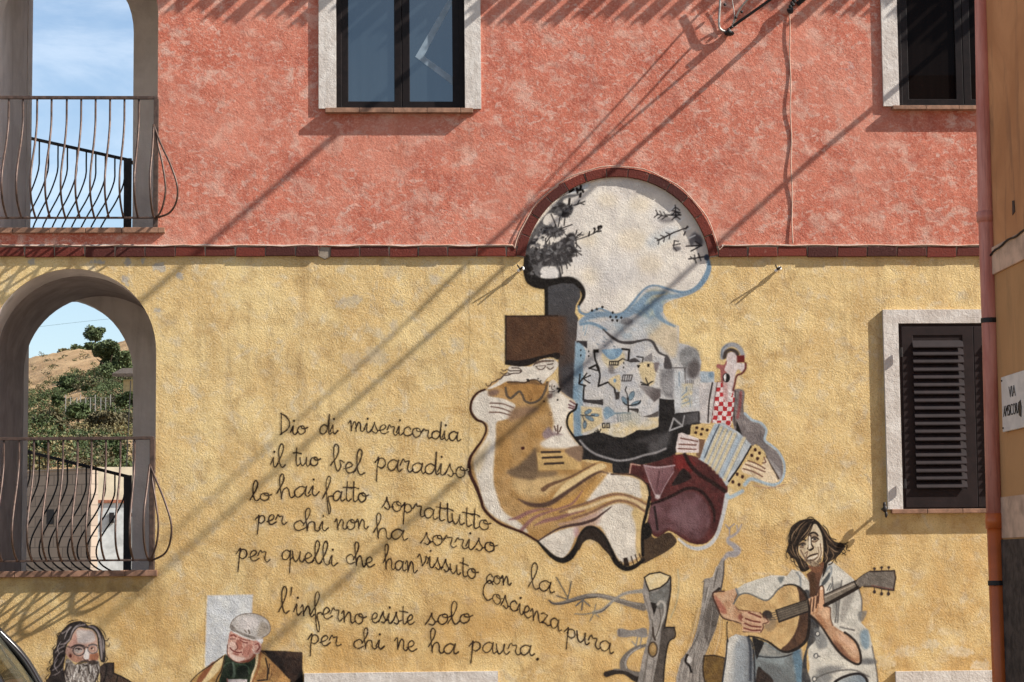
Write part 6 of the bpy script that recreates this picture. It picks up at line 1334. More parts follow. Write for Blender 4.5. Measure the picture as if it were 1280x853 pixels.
c.poly([(1024.6, 735), (1026.6, 733), (1028.8, 735), (1029.8, 748), (1031, 757), (1026, 764), (1023, 754)], (214, 160, 118), soft=0.8)
c.line([(1022.6, 754), (1023.6, 744), (1024.2, 735.4), (1026.6, 732.6), (1029.4, 735), (1030.4, 748), (1032, 757), (1037, 759.4)], FL, 1.5); c.ell(1026.6, 736, 1.4, 1.9, (232, 200, 170), soft=0.5)
c.poly([(1030, 760), (1036, 762), (1036, 772), (1028, 772)], (216, 170, 130), soft=2, alpha=0.7); c.poly([(1019, 768), (1026, 770), (1034, 784), (1030, 786), (1022, 776)], (160, 104, 66), soft=1.6, alpha=0.7)
c.cur = 14  # guitar
GB = mott((206, 168, 108), (190, 148, 90), 10, 1)
c.poly([(917, 755), (923, 745), (930, 742), (937, 742.5), (946, 746.5), (955, 750.5), (961, 749.5), (966, 745), (972, 737.5), (980, 732), (990, 731), (1000, 735), (1007, 744), (1011, 760), (1011.5, 782), (1008, 800), (998, 810), (985, 815), (975, 813), (961, 803), (948, 797.5), (938, 796), (930, 795), (920, 793), (910, 798), (909, 780), (915, 776.5), (927, 780.5), (929, 790.5), (951, 790.5), (955, 783), (953, 778), (960, 775), (951, 766), (937, 763.5), (924, 762)], GB, soft=0.8, smooth=False)
c.poly([(996, 733), (1003, 738), (1009, 748), (1011.5, 765), (1011.5, 785), (1007, 801), (996, 811), (983, 815), (976, 812), (986, 803), (994, 790), (998.5, 775), (999.5, 757), (998.5, 744)], mott((92, 62, 44), (72, 48, 36), 6, 2), soft=0.9)
c.line([(917, 755), (923, 745), (930, 742), (937, 742.5), (946, 746.5), (955, 750.5), (961, 749.5), (966, 745), (972, 737.5), (980, 732)], (101, 101, 97), 1.7); c.line([(980, 732), (990, 731), (1000, 735), (1007, 744), (1011, 760), (1011.5, 782), (1008, 800), (998, 810), (985, 815), (975, 813), (961, 803), (948, 797.5), (936, 795.5)], (34, 26, 24), 2.6, taper=[1.4, 2, 2.6, 3, 3, 3.4, 3.4, 3, 2.6, 2.4, 2, 2])
c.ell(964, 780, 6.5, 10, (150, 122, 86), soft=2, rot=20, alpha=0.9); c.ell(959, 769.5, 6.5, 6.5, (56, 44, 40), soft=0.8); c.poly([(958, 774), (966, 774), (968, 778), (958, 786), (955, 783)], (146, 120, 88), soft=1.5, alpha=0.8)
c.poly([(970, 763), (1009, 750), (1010.5, 764.5), (974, 777.5)], mott((113, 100, 83), (97, 85, 71), 5, 2), smooth=False); c.poly([(1030, 744), (1071, 725.5), (1074.5, 733.5), (1031, 756.5)], mott((127, 115, 99), (111, 99, 85), 6, 1), smooth=False)
c.line([(970, 763), (974, 777.5)], (36, 30, 28), 1.6); c.line([(970, 763), (1009, 750)], (44, 36, 32), 1.4); c.line([(974, 777.5), (1010, 764.5)], (40, 32, 30), 2)
for k in range(4): c.line([(958, 768.5+k*2.4), (971, 765+k*3.0), (1009, 752.5+k*3.2)], (70, 62, 56) if k else (52, 46, 42), 0.9, smooth=False, alpha=0.9)
c.line([(1030, 744), (1050, 735), (1071, 725.5), (1079, 719), (1088, 714)], (52, 42, 40), 1.6, smooth=False); c.line([(1031, 747), (1071, 729)], (196, 180, 160), 1.0, alpha=0.8)
c.line([(1031, 757), (1052, 746), (1074.5, 733.5)], (38, 28, 24), 4, smooth=False); c.line([(1068, 727), (1072, 735)], (34, 28, 26), 1.6)
c.poly([(1071, 725.5), (1079, 719), (1088, 714.5), (1104, 714), (1118, 713.5), (1119.5, 722), (1117, 738), (1104, 736), (1090, 733), (1080, 733), (1074, 734)], mott((119, 108, 97), (103, 93, 83), 6, 2), smooth=False)
c.line([(1088, 714.5), (1104, 714), (1118, 713.5), (1119.5, 722), (1117, 738.5), (1104, 736.5), (1090, 733.5), (1080, 733.5)], (52, 40, 38), 1.9, smooth=False); c.line([(1090, 732), (1116, 737)], (120, 60, 50), 1.0, alpha=0.8)
for x, y0, y1 in ((1093, 711, 715), (1102, 709.5, 714), (1111, 709.5, 714)): c.line([(x, y0), (x, y1)], (60, 46, 42), 1.4); c.ell(x, y0, 2.1, 1.9, (62, 46, 42), soft=0.6)
for x, y0, y1 in ((1093, 740, 734), (1102, 742.5, 736), (1110.5, 742.5, 737)): c.line([(x, y0), (x, y1)], (60, 46, 42), 1.3); c.ell(x, y0, 2.3, 2.6, (56, 42, 40), soft=0.6)
c.cur = 11   # playing fingers
for p, w in (([(930, 768), (940, 769), (951, 774), (959, 777.5)], 5), ([(930, 775), (940, 777), (953, 780)], 4.6), ([(930, 781), (942, 784), (952, 786)], 4.4), ([(930, 787), (942, 788.5), (950, 789)], 3.6)): c.line(p, (208, 162, 126), w, soft=0.8)
for p in ([(936, 766), (944, 769), (951, 772)], [(932, 773.5), (941, 776.5), (950, 778)], [(931, 779.5), (940, 783), (951, 784)], [(930, 785.5), (940, 788), (950, 788)]): c.line(p, (110, 46, 38), 1.8)
c.line([(950, 766), (960, 776), (958, 779), (954, 780), (954, 785), (951, 790.5)], (88, 48, 38), 1.2)
# head of the guitarist on a finer canvas
d = Canvas(978, 642, 1068, 722, 0.55)
ci = np.clip(np.round((d.xs-c.xs[0])/c.step).astype(int), 0, len(c.xs)-1); cj = np.clip(np.round((d.ys-c.ys[0])/c.step).astype(int), 0, len(c.ys)-1)
d.rgb = c.rgb[np.ix_(cj, ci)].copy(); d.a = c.a[np.ix_(cj, ci)].copy()
d.cur = 10
HR = mott((50, 38, 30), (36, 27, 23), 4, 1)
d.poly([(1010, 648.5), (1018, 649), (1024, 653), (1029, 659), (1033, 664), (1037, 671), (1044, 677), (1053, 680), (1057, 683), (1054, 688), (1050, 693), (1045, 697), (1041, 700), (1036, 703), (1031, 708), (1027, 707), (1029, 695), (1028, 676), (1023, 661), (1017, 656), (1013, 664), (1007, 673), (1000, 679), (998, 690), (1002, 697), (1010, 706), (1012, 711), (1006, 715), (1001, 714), (997, 706), (993, 699), (989, 698), (985, 692), (983, 690), (985, 682), (986, 673), (988, 661), (994, 654), (1002, 650)], HR, soft=0.7)
d.cur = 11
d.poly([(1017, 655.5), (1022, 657), (1026, 664), (1028, 673), (1028.5, 684), (1028, 694), (1025, 702), (1019, 707.5), (1012, 706), (1005, 699), (1000, 692), (998.5, 684), (1003, 680), (1009, 672), (1012, 664)], mott((216, 196, 160), (202, 178, 142), 6, 1), soft=0.7)
d.poly([(1010, 707), (1019, 708), (1027, 703), (1030, 704), (1028, 712), (1022, 716), (1016, 715)], (124, 78, 52), soft=0.8)
d.poly([(1006, 700), (1013, 707), (1020, 708), (1026, 702), (1027, 697), (1022, 701), (1014, 702), (1008, 698)], (150, 128, 100), soft=1.3, alpha=0.9)
d.poly([(1019, 676), (1027, 672), (1028, 690), (1025, 698), (1022, 690)], (222, 204, 172), soft=2, alpha=0.6); d.poly([(1000, 684), (1006, 681), (1007, 690), (1003, 694)], (178, 152, 118), soft=1.5, alpha=0.7)
INK = (36, 26, 22)
d.line([(1011.5, 668.5), (1015, 666.3), (1019, 666.5), (1022, 669.5)], INK, 2.4); d.line([(1000, 677.5), (1003.5, 675), (1007, 675.6)], INK, 2.0)
d.poly([(1011, 670), (1014, 668), (1021, 669), (1023, 674), (1019, 678), (1013, 676)], (150, 122, 94), soft=1.0, alpha=0.8); d.poly([(999, 679), (1003, 677), (1007, 678), (1006, 683), (1001, 684)], (140, 112, 86), soft=1.0, alpha=0.8)
d.line([(1014, 674), (1016.8, 671.6), (1020, 671.8), (1023, 674.2)], INK, 1.7); d.ell(1018.3, 674.3, 2.0, 1.7, (58, 52, 50), soft=0.5); d.ell(1015.6, 674.8, 0.9, 0.8, (232, 220, 200), soft=0.4); d.line([(1014.5, 677), (1018.5, 677.8), (1022, 676)], (96, 70, 54), 1.1)
d.line([(999.5, 681.4), (1003, 679), (1006.5, 680.5)], INK, 1.6); d.ell(1003.2, 681.3, 1.7, 1.4, (58, 52, 50), soft=0.5); d.line([(1000, 684.6), (1004, 684.6)], (100, 74, 58), 1.0)
d.line([(1011, 669), (1010.4, 675), (1011.4, 681), (1009.6, 686)], (84, 60, 46), 1.6); d.line([(1013.2, 670), (1013.6, 679), (1016.4, 684)], (46, 33, 27), 1.9)
d.poly([(1011, 672), (1013, 672), (1013.4, 684), (1010.6, 685)], (232, 216, 188), soft=0.7)
d.poly([(1008.6, 686.2), (1012, 689), (1016, 687.6), (1017.4, 684.6), (1013.8, 685.6), (1011, 687)], INK, soft=0.5)
d.line([(1009, 697.6), (1012.6, 695), (1016.6, 693.6), (1021.6, 692.4)], (58, 38, 30), 1.9); d.line([(1011, 698.2), (1016, 697.4), (1021, 694.6)], (226, 212, 192), 1.6); d.line([(1011, 700.8), (1017, 700.2), (1021.6, 697)], (92, 66, 52), 1.4)
d.line([(1006.4, 692), (1009.6, 689.6), (1007.4, 697)], (124, 94, 72), 1.3); d.line([(1022.4, 684), (1023.6, 690), (1022.6, 696)], (150, 122, 94), 1.4); d.line([(1001, 688), (1005, 696), (1009, 702)], (120, 92, 70), 1.6); d.line([(1025.4, 680), (1026.4, 692), (1023, 701)], (136, 106, 80), 1.5)
for i in range(70):
    x, y = random.uniform(1005, 1026), random.uniform(698, 708)
    d.line([(x, y), (x+0.8, y+1.0)], random.choice([(84, 66, 54), (120, 96, 76)]), 0.8, alpha=0.75)
d.cur = 10
for p, w in (([(1018, 650), (1010, 656), (1005, 666), (998, 675), (994, 684)], 2.2), ([(1012, 650), (1002, 656), (996, 666), (993, 678)], 2), ([(1016, 654), (1012, 664), (1004, 674)], 2.4), ([(1022, 655), (1027, 664), (1031, 676), (1032, 690)], 2.6), ([(990, 664), (988, 676), (990, 686)], 1.6)): d.line(p, (28, 20, 17), w, soft=0.6)
HL = [(132, 102, 72), (104, 78, 56), (158, 126, 92)]
for k_, p in enumerate(([(1006, 652), (999, 658), (994, 668)], [(1009, 653), (1002, 660), (997, 669)], [(1014, 655), (1009, 664), (1001, 673)], [(1015, 658), (1010, 667), (1004, 674)], [(1001, 664), (996, 672), (992, 680)], [(997, 660), (991, 668), (989, 676)], [(990, 680), (992, 690), (997, 698)], [(987, 686), (990, 692), (994, 696)], [(995, 684), (997, 693), (1001, 700)], [(1033, 676), (1035, 688), (1031, 700)], [(1037, 678), (1046, 684), (1052, 685)], [(1035, 682), (1043, 689), (1048, 690)], [(1030, 664), (1036, 674), (1042, 680)], [(1026, 658), (1031, 666), (1034, 674)], [(1031, 690), (1034, 698), (1031, 704)], [(1000, 698), (1003, 706), (1006, 711)], [(1004, 702), (1007, 709)], [(1014, 652), (1017, 650.5)], [(1038, 686), (1042, 694), (1039, 700)])): d.line(p, HL[k_ % 3], 1.35, alpha=0.9, taper='both')
for p in ([(1054, 680), (1059, 682), (1058, 687), (1062, 688.5)], [(1050, 683), (1057, 690), (1053, 693)], [(1050, 679), (1056, 680), (1060, 678)], [(1052, 690), (1057, 694)], [(1029, 657), (1034, 662), (1038, 672), (1045, 675)], [(985, 683), (982.5, 693), (984, 698)], [(988, 693), (989, 701), (993, 703)], [(992, 698), (994, 706), (999, 710)], [(1044, 697), (1040, 704), (1036, 706)], [(1048, 693), (1044, 700), (1046, 703)], [(1009, 648), (1013, 646.5), (1017, 648)], [(988, 664), (985, 672), (986, 679)]): d.line(p, (40, 30, 26), 1.4)
# ------------------------------------------------------------------ the two painted men at the lower left
e2 = Canvas(52, 738, 384, 908, 0.7)
e2.cur = 1   # coat of the bearded man
e2.poly([(57, 852), (66, 842), (80, 838), (122, 836), (130, 829), (142, 829), (143, 841), (152, 845), (164, 852), (172, 862), (178, 905), (50, 905)], mott((84, 62, 48), (62, 46, 38), 7, 1), soft=0.8, smooth=False)
e2.poly([(124, 836), (131, 829.5), (142, 829), (142, 842), (134, 856), (126, 870), (122, 850)], mott((48, 38, 36), (66, 52, 46), 4, 2), soft=0.8); e2.line([(133, 830), (132, 845), (126, 862)], (28, 22, 22), 1.6); e2.line([(142, 829), (142, 841), (152, 846), (166, 854)], (30, 24, 24), 1.7); e2.line([(147, 846), (144, 858)], (34, 28, 26), 1.5); e2.poly([(120, 846), (125, 842), (124, 856), (118, 862)], (206, 176, 116), soft=1)
e2.cur = 2   # hair
e2.poly([(94, 777), (101, 776.5), (107, 779), (110, 782), (116, 781), (122, 784), (127, 790), (131, 799), (132, 812), (131.5, 827), (126, 827), (123, 812), (121, 796), (116, 788), (108, 786), (98, 785), (92, 792), (89, 800), (84, 806), (82, 820), (80, 832), (80, 846), (84, 864), (66, 864), (60, 850), (63, 842), (62, 836), (66, 828), (66, 816), (70, 808), (72, 797), (77, 789), (86, 780)], mott((52, 43, 40), (38, 31, 31), 4, 1), soft=0.7)
for p, w in (([(106, 781), (98, 783), (91, 789), (87, 799), (80, 806)], 2.0), ([(112, 783), (119, 786), (124, 795), (127, 810), (127, 824)], 2.6), ([(78, 792), (84, 788), (88, 784)], 2), ([(75, 806), (82, 804), (87, 800)], 1.4), ([(69, 816), (74, 811), (80, 808)], 1.5), ([(68, 828), (73, 818), (79, 814)], 1.4), ([(66, 838), (74, 832), (80, 822)], 1.6), ([(64, 846), (72, 842), (79, 836)], 1.4), ([(121, 788), (126, 798), (128, 812)], 1.2)): e2.line(p, (146, 130, 126), w, soft=0.6, alpha=0.75)
for p in ([(131, 801), (134, 801), (136, 798)], [(62, 837), (66, 836)], [(58, 851), (62, 847), (68, 845)], [(72, 797), (71, 793), (75, 791)], [(66, 818), (68, 812), (73, 809)]): e2.line(p, (38, 30, 30), 1.2)
e2.cur = 3   # face
e2.poly([(92, 792), (98, 785.5), (108, 786.5), (116, 788.5), (121, 796), (122, 812), (123, 824), (115, 829), (105, 827), (95, 828), (87, 824), (82, 816), (84, 808), (89, 800)], mott((206, 164, 142), (192, 144, 122), 5, 1), soft=0.7)
e2.poly([(96, 789), (106, 788), (116, 790), (119, 800), (110, 804), (97, 803)], (212, 196, 184), soft=2, alpha=0.9); e2.poly([(89, 800), (95, 792), (96, 803), (90, 810), (85, 814)], (206, 148, 126), soft=1.5, alpha=0.8)
e2.poly([(112, 819), (122, 816), (123, 824), (116, 826), (111, 823)], (168, 104, 72), soft=1.2); e2.poly([(86, 816), (97, 820), (103, 824), (96, 828), (88, 824)], (180, 124, 98), soft=1.4); e2.ell(88, 820, 1.6, 2.4, (92, 40, 34), soft=0.7)
e2.poly([(107, 812), (110, 812), (111.5, 822), (108.5, 825), (104.5, 822)], (222, 210, 200), soft=0.8); e2.line([(103, 822), (106, 825), (110, 825)], (110, 70, 56), 1.1)
e2.line([(90, 809), (94, 807), (100, 806.5), (105, 808)], (70, 50, 44), 1.9); e2.line([(111, 807), (116, 805.5), (121, 807)], (70, 50, 44), 1.7)
e2.ell(98, 813, 5.5, 4, (196, 176, 162), soft=1.2); e2.ell(115.5, 811, 4.5, 4, (178, 134, 112), soft=1.2)
e2.line([(94, 811.5), (98, 810.5), (102, 812)], (60, 40, 36), 1.2); e2.ell(98.5, 812, 1.4, 1.1, (56, 36, 32), soft=0.5); e2.ell(115, 810.5, 1.5, 1.2, (60, 34, 30), soft=0.5); e2.ell(116.5, 811.5, 0.8, 0.8, (226, 200, 170), soft=0.4)
e2.ring(98.5, 813.5, 7.2, 6.2, (62, 56, 56), 1.2); e2.ring(116, 811.5, 6.2, 5.4, (110, 102, 100), 1.2); e2.line([(105, 811), (107, 809), (110, 810)], (40, 34, 34), 1.3); e2.line([(91, 811), (84, 808)], (84, 70, 66), 1)
e2.cur = 4   # beard
e2.poly([(82, 826), (88, 825), (94, 831), (104, 829), (114, 829), (123, 826), (125, 838), (121, 850), (112, 870), (92, 872), (82, 852)], mott((158, 146, 134), (116, 104, 95), 3, 1), soft=0.9)
e2.poly([(95, 831), (100, 827), (106, 825.5), (112, 826), (118, 825.5), (123, 829), (118, 831), (112, 831), (108, 828.5), (101, 830)], (58, 47, 42), soft=0.8, alpha=0.9)
for i in range(120):
    x = random.uniform(83, 123); y = random.uniform(828, 862); cl = random.choice([(70, 58, 54), (216, 206, 194), (216, 206, 194), (120, 106, 98)])
    e2.line([(x, y), (x+random.uniform(-1, 1.6), y+3), (x+random.uniform(-2, 2), y+6)], cl, random.uniform(0.8, 1.5), alpha=0.85)
e2.cur = 2
for p in ([(76, 790), (72, 795), (74, 800)], [(70, 806), (66, 811), (68, 815)], [(66, 822), (62, 828), (65, 832)], [(64, 832), (59, 837), (63, 840)], [(62, 842), (57, 848), (60, 852)], [(84, 779), (90, 776), (97, 775)], [(104, 777), (110, 779), (115, 779)], [(124, 784), (130, 791), (133, 799)], [(132, 806), (136, 808), (137, 804)], [(131, 818), (134, 824), (131, 829)], [(80, 826), (76, 838), (78, 850)], [(83, 832), (80, 844), (83, 856)]): e2.line(p, (40, 32, 31), 1.5, taper='both')
for p in ([(90, 783), (84, 790), (80, 800)], [(100, 780), (93, 785), (89, 793)], [(116, 784), (122, 790), (125, 800)], [(124, 800), (126, 812), (127, 822)], [(76, 802), (72, 810), (74, 818)], [(72, 824), (68, 832), (72, 840)], [(128, 796), (129.5, 806), (129.5, 816)]): e2.line(p, (176, 162, 156), 1.3, alpha=0.85, taper='both')
e2.cur = 4
for p in ([(84, 830), (82, 840), (86, 850)], [(121, 832), (123, 842), (119, 852)], [(100, 833), (99, 840)], [(110, 833), (112, 842)], [(104, 831), (106, 832.5), (110, 831.5)]): e2.line(p, (52, 42, 38), 1.6)
# man with the cap
e2.cur = 10  # pale panel behind
e2.poly([(259, 744.5), (290, 744), (316, 743.5), (315, 765), (313, 800), (290, 830), (256, 834), (257, 800)], mott((206, 206, 202), (194, 196, 198), 12, 2), soft=1.5, smooth=False, alpha=0.93)
e2.cur = 14  # chair
e2.poly([(324, 813), (350, 813.5), (378, 815.5), (378.5, 850), (379, 905), (350, 905), (345, 840)], mott((66, 46, 35), (44, 31, 27), 7, 1), soft=0.8, smooth=False); e2.poly([(326, 814), (340, 815), (350, 822), (356, 840), (346, 836), (335, 826)], (28, 20, 19), soft=2, alpha=0.9); e2.poly([(372, 846), (379, 842), (379, 880), (366, 880)], (22, 17, 17), soft=2)
e2.cur = 13  # shirt and jacket
e2.poly([(282, 818), (292, 826), (305, 829), (319, 819), (322, 835), (318, 860), (314, 905), (268, 905), (272, 850)], mott((42, 56, 36), (30, 40, 28), 6, 1), soft=0.8, smooth=False)
e2.line([(291, 829), (293, 840), (292, 846)], (78, 92, 76), 3.4, soft=0.8); e2.line([(278, 836), (284, 829), (290, 829)], (76, 94, 74), 1.1, alpha=0.7); e2.line([(295, 830), (304, 831), (310, 834), (311, 842)], (84, 108, 86), 1.1, alpha=0.6); e2.poly([(286, 832), (290, 829), (291, 840), (288, 846)], (22, 30, 22), soft=0.8); e2.poly([(297, 834), (308, 834), (310, 846), (297, 847)], (24, 32, 24), soft=1.2)
e2.poly([(277, 821), (282, 818), (279, 834), (274, 850), (270, 870), (268, 905), (226, 905), (233, 862), (238, 852), (250, 840), (264, 830)], mott((190, 148, 80), (164, 120, 62), 6, 2), soft=0.8, smooth=False)
e2.poly([(270, 828), (279, 821), (275, 836), (262, 850), (250, 858), (256, 846)], (222, 192, 134), soft=1.2); e2.poly([(262, 831), (268, 828), (256, 848), (248, 856), (247, 848)], (132, 66, 40), soft=1.2, alpha=0.8); e2.line([(278, 821), (266, 830), (252, 839), (240, 850), (232, 864)], (58, 40, 30), 1.3); e2.line([(281, 820), (277, 838), (270, 853), (268, 880)], (40, 30, 24), 1.5)
e2.poly([(319, 818), (325, 812), (332, 817), (340, 827), (352, 838), (362, 849), (367, 870), (368, 905), (311, 905), (313, 852), (320, 836)], mott((180, 134, 72), (152, 104, 56), 6, 3), soft=0.8, smooth=False)
e2.line([(322, 816), (320, 832), (315, 846), (312, 866)], (224, 196, 150), 2.6, soft=0.8); e2.line([(326, 816), (322, 838), (314, 856)], (142, 78, 44), 2, soft=1, alpha=0.8); e2.line([(332, 823), (335, 836), (334, 850), (322, 851)], (34, 26, 24), 1.7, smooth=False); e2.line([(337, 830), (336, 842)], (60, 42, 32), 1.2); e2.line([(340, 842), (337, 850)], (96, 62, 40), 1); e2.poly([(346, 852), (356, 846), (362, 852), (358, 866), (348, 870)], (192, 138, 74), soft=2); e2.line([(325, 813), (336, 822), (350, 836), (361, 848)], (40, 28, 24), 1.3)
e2.poly([(284, 849.5), (296, 849), (309, 849.5), (308, 880), (285, 880)], mott((206, 192, 186), (186, 172, 168), 4, 1), soft=0.7, smooth=False); e2.line([(284, 849), (286, 862)], (150, 84, 76), 1.4)
e2.cur = 12  # face
e2.poly([(287.5, 790), (292, 791), (304, 797), (317, 800), (324, 801), (325, 808), (321, 815), (316, 820), (311, 825), (303, 828.5), (295, 827.5), (288, 823), (284, 817), (284.5, 806)], mott((212, 160, 138), (194, 134, 114), 4, 1), soft=0.7)
e2.poly([(285, 806), (291, 802), (293, 810), (289, 818), (285, 816)], (222, 184, 164), soft=1, alpha=0.9); e2.poly([(296, 800), (302, 803), (302, 812), (296, 810)], (160, 88, 70), soft=1, alpha=0.8); e2.poly([(307, 808), (314, 806), (315, 814), (308, 822), (304, 818)], (176, 108, 90), soft=1.5, alpha=0.8); e2.poly([(288, 818), (298, 821), (306, 823), (300, 827), (290, 824)], (222, 190, 172), soft=1)
e2.poly([(291, 803), (294.5, 804), (295.5, 812), (291, 813), (289.5, 810)], (218, 178, 158), soft=1.0, alpha=0.8); e2.line([(295, 804), (297, 810), (294, 813)], (110, 56, 46), 1.1)
e2.line([(288, 795), (292, 794), (295, 796)], (128, 56, 46), 1.8); e2.line([(300, 800), (304, 803), (309, 804)], (120, 52, 44), 1.4); e2.line([(288, 799), (294, 799)], (110, 58, 48), 1.2); e2.line([(298, 797), (304, 799.5), (312, 801)], (130, 66, 54), 1.2)
e2.line([(287.5, 810), (291, 813.5), (297, 816), (302, 815.5)], (112, 40, 36), 1.5); e2.line([(292, 817.5), (298, 818.5)], (142, 70, 60), 1.1); e2.line([(302, 808), (305, 814), (303, 819)], (150, 84, 70), 1.0); e2.line([(313, 810), (310, 818)], (140, 76, 62), 0.9); e2.line([(284.5, 806), (284, 817), (288, 823), (296, 828), (304, 828.5), (312, 825)], (96, 56, 46), 1.1); e2.poly([(300, 827), (312, 824), (318, 817), (319, 821), (310, 828)], (140, 70, 52), soft=1)
e2.poly([(317, 803), (322, 801), (326, 804), (327, 811), (324, 816), (319, 817), (316, 811)], mott((214, 168, 148), (190, 126, 108), 3, 2), soft=0.7); e2.line([(319, 806), (323, 805), (324, 810), (321, 814)], (128, 56, 48), 1.3); e2.line([(316, 812), (319, 817), (324, 816.5)], (206, 176, 160), 1.5)
e2.poly([(316, 799.5), (326, 798), (329, 800), (327, 805), (321, 801)], (216, 208, 204), soft=0.9)
e2.cur = 11  # cap
e2.poly([(287.5, 784), (290, 777), (298, 770), (308, 767.3), (319, 767.5), (330, 772), (336, 778), (338, 787), (335, 793), (327, 798), (319, 800), (308, 797), (299, 792), (292, 788)], mott((192, 182, 172), (172, 162, 152), 7, 1), soft=0.7)
e2.poly([(300, 773), (312, 771), (322, 774), (324, 782), (312, 788), (300, 784)], (208, 196, 188), soft=3, alpha=0.8); e2.poly([(326, 778), (336, 782), (336, 790), (328, 796), (322, 794)], (150, 134, 114), soft=3, alpha=0.8)
e2.poly([(287.5, 783), (291, 781), (295, 787), (304, 791.5), (313, 794.5), (319, 797), (318, 800.5), (308, 798), (297, 792), (289, 788)], mott((142, 130, 118), (116, 106, 98), 4, 2), soft=0.8); e2.line([(294, 790.5), (303, 795.5), (312, 799), (318, 800.5)], (222, 212, 200), 1.4)
e2.line([(287.5, 784), (290, 777), (298, 770), (308, 767.3), (319, 767.5), (330, 772), (336, 778), (338, 787), (335, 793), (327, 798)], (120, 106, 94), 1.0); e2.line([(311, 788), (312, 792)], (72, 58, 46), 1.5); e2.line([(306, 788), (308, 791)], (96, 80, 66), 1)
# rain streaks under the window sill
k = Canvas(400, 146, 600, 260, 1.6); k.cur = 0
for x, y, rx, ry, al in ((418, 172, 4, 24, 0.22), (452, 168, 3, 18, 0.16), (498, 180, 5, 30, 0.14), (574, 176, 4, 26, 0.22), (588, 168, 3, 20, 0.25)): k.cur += 1; k.ell(x, y, rx, ry, (128, 70, 58), soft=5, alpha=al, rough=4)
k.sheets({q: ('wall_stain', house) for q in range(1, k.cur+1)}, y=YU-0.0004, mat='paint_red')
# chipped patches, soot and stains on the plaster
k = Canvas(0, 322, 240, 400, 1.0); k.cur = 0
for x, y, rx, ry, r in ((199, 334, 9, 6, 10), (157, 352, 4, 8, -30), (160, 327, 5, 5, 30), (122, 328, 9, 3, 0), (40, 328, 6, 4, 20), (196, 388, 4, 4, 0), (225, 345, 4, 6, 20), (178, 327, 3, 5, 0)): k.cur += 1; k.ell(x, y, rx, ry, mott((158, 154, 150), (176, 166, 146), 4, 1), rot=r, soft=1.4, alpha=0.8, rough=5)
k.sheets({q: ('wall_stain', house) for q in range(1, k.cur+1)}, y=-0.0004)
k = Canvas(20, 716, 240, 800, 1.3); k.cur = 0
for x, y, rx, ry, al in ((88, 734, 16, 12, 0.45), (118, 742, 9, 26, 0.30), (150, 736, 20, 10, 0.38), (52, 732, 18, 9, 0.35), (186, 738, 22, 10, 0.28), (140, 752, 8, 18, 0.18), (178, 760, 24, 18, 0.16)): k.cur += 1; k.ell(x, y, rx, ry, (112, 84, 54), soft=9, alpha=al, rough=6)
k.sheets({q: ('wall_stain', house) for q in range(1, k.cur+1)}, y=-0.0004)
k = Canvas(400, 330, 580, 520, 1.2); k.cur = 0
for x, y, rx, ry, r, al in ((436, 377, 17, 7, -10, 0.55), (497, 378, 9, 4, 20, 0.5), (492, 408, 5, 9, 10, 0.5), (488, 340, 10, 7, 0, 0.35), (470, 445, 16, 12, 30, 0.4), (545, 350, 10, 6, 0, 0.35), (440, 450, 14, 10, 0, 0.3), (575, 432, 10, 8, 0, 0.35)): k.cur += 1; k.ell(x, y, rx, ry, mott((172, 166, 156), (190, 178, 150), 4, 1), rot=r, soft=3.5, alpha=al, rough=7)
k.sheets({q: ('wall_stain', house) for q in range(1, k.cur+1)}, y=-0.0004)
k = Canvas(1030, 780, 1240, 838, 1.2); k.cur = 0
for x, y, rx, ry, al in ((1165, 806, 12, 7, 0.5), (1200, 815, 16, 6, 0.45), (1130, 815, 12, 6, 0.35), (1225, 832, 12, 6, 0.5), (1105, 828, 14, 8, 0.35), (1180, 790, 8, 5, 0.3)): k.cur += 1; k.ell(x, y, rx, ry, mott((206, 190, 156), (220, 208, 184), 4, 1), soft=3, alpha=al, rough=7)
k.sheets({q: ('wall_stain', house) for q in range(1, k.cur+1)}, y=-0.0004)
k = Canvas(636, 790, 690, 838, 0.7); k.cur = 1
k.line([(622, 742), (640, 770), (645, 800), (648, 822), (655, 838)], (116, 90, 58), 0.9, alpha=0.5); k.line([(640, 800), (650, 812), (668, 826), (680, 838)], (116, 90, 58), 0.8, alpha=0.45); k.sheets({1: ('hairline_crack', house)}, y=-0.0004)
# hairline crack and wet streaks on the yellow wall
k = Canvas(582, 322, 590, 640, 0.7); k.cur = 1
pts = [(587+0.9*math.sin(y*0.11)+0.5*math.sin(y*0.37)-(y-325)*0.004, y) for y in range(326, 612, 6)]+[(585, 618), (588, 624)]
k.line(pts, (122, 96, 62), 1.0, alpha=0.5); k.sheets({1: ('hairline_crack', house)}, y=-0.0004)
st_ = empty('painted_stump', V(820, 800, 0), 'painted grey tree stump with cut top and thorny side branches', 'mural')
tr_ = empty('painted_bare_tree', V(880, 800, 0), 'painted bare grey trunk with a curl of smoke beside the guitar player', 'mural')
gu = empty('painted_guitarist', V(1000, 800, 0), 'painted long haired man in an open shirt playing a guitar', 'mural')
be = empty('painted_bearded_man', V(105, 830, 0), 'painted man with long hair round glasses and a grey beard', 'mural')
ca = empty('painted_capped_man', V(305, 820, 0), 'painted old man in a pale flat cap and tan jacket on a dark chair', 'mural')
c.sheets({1: ('painted_wood', st_), 2: ('painted_wood', tr_), 11: ('painted_arm', gu), 12: ('painted_shirt', gu), 13: ('painted_jeans', gu), 14: ('painted_guitar', gu), 15: ('painted_stool', gu)})
d.sheets({10: ('painted_hair', gu), 11: ('painted_face', gu)}, y=-0.0010)
e2.sheets({1: ('painted_coat', be), 2: ('painted_hair', be), 3: ('painted_face', be), 4: ('painted_beard', be), 10: ('painted_panel', ca), 11: ('painted_cap', ca), 12: ('painted_face', ca), 13: ('painted_jacket', ca), 14: ('painted_chair', ca)})

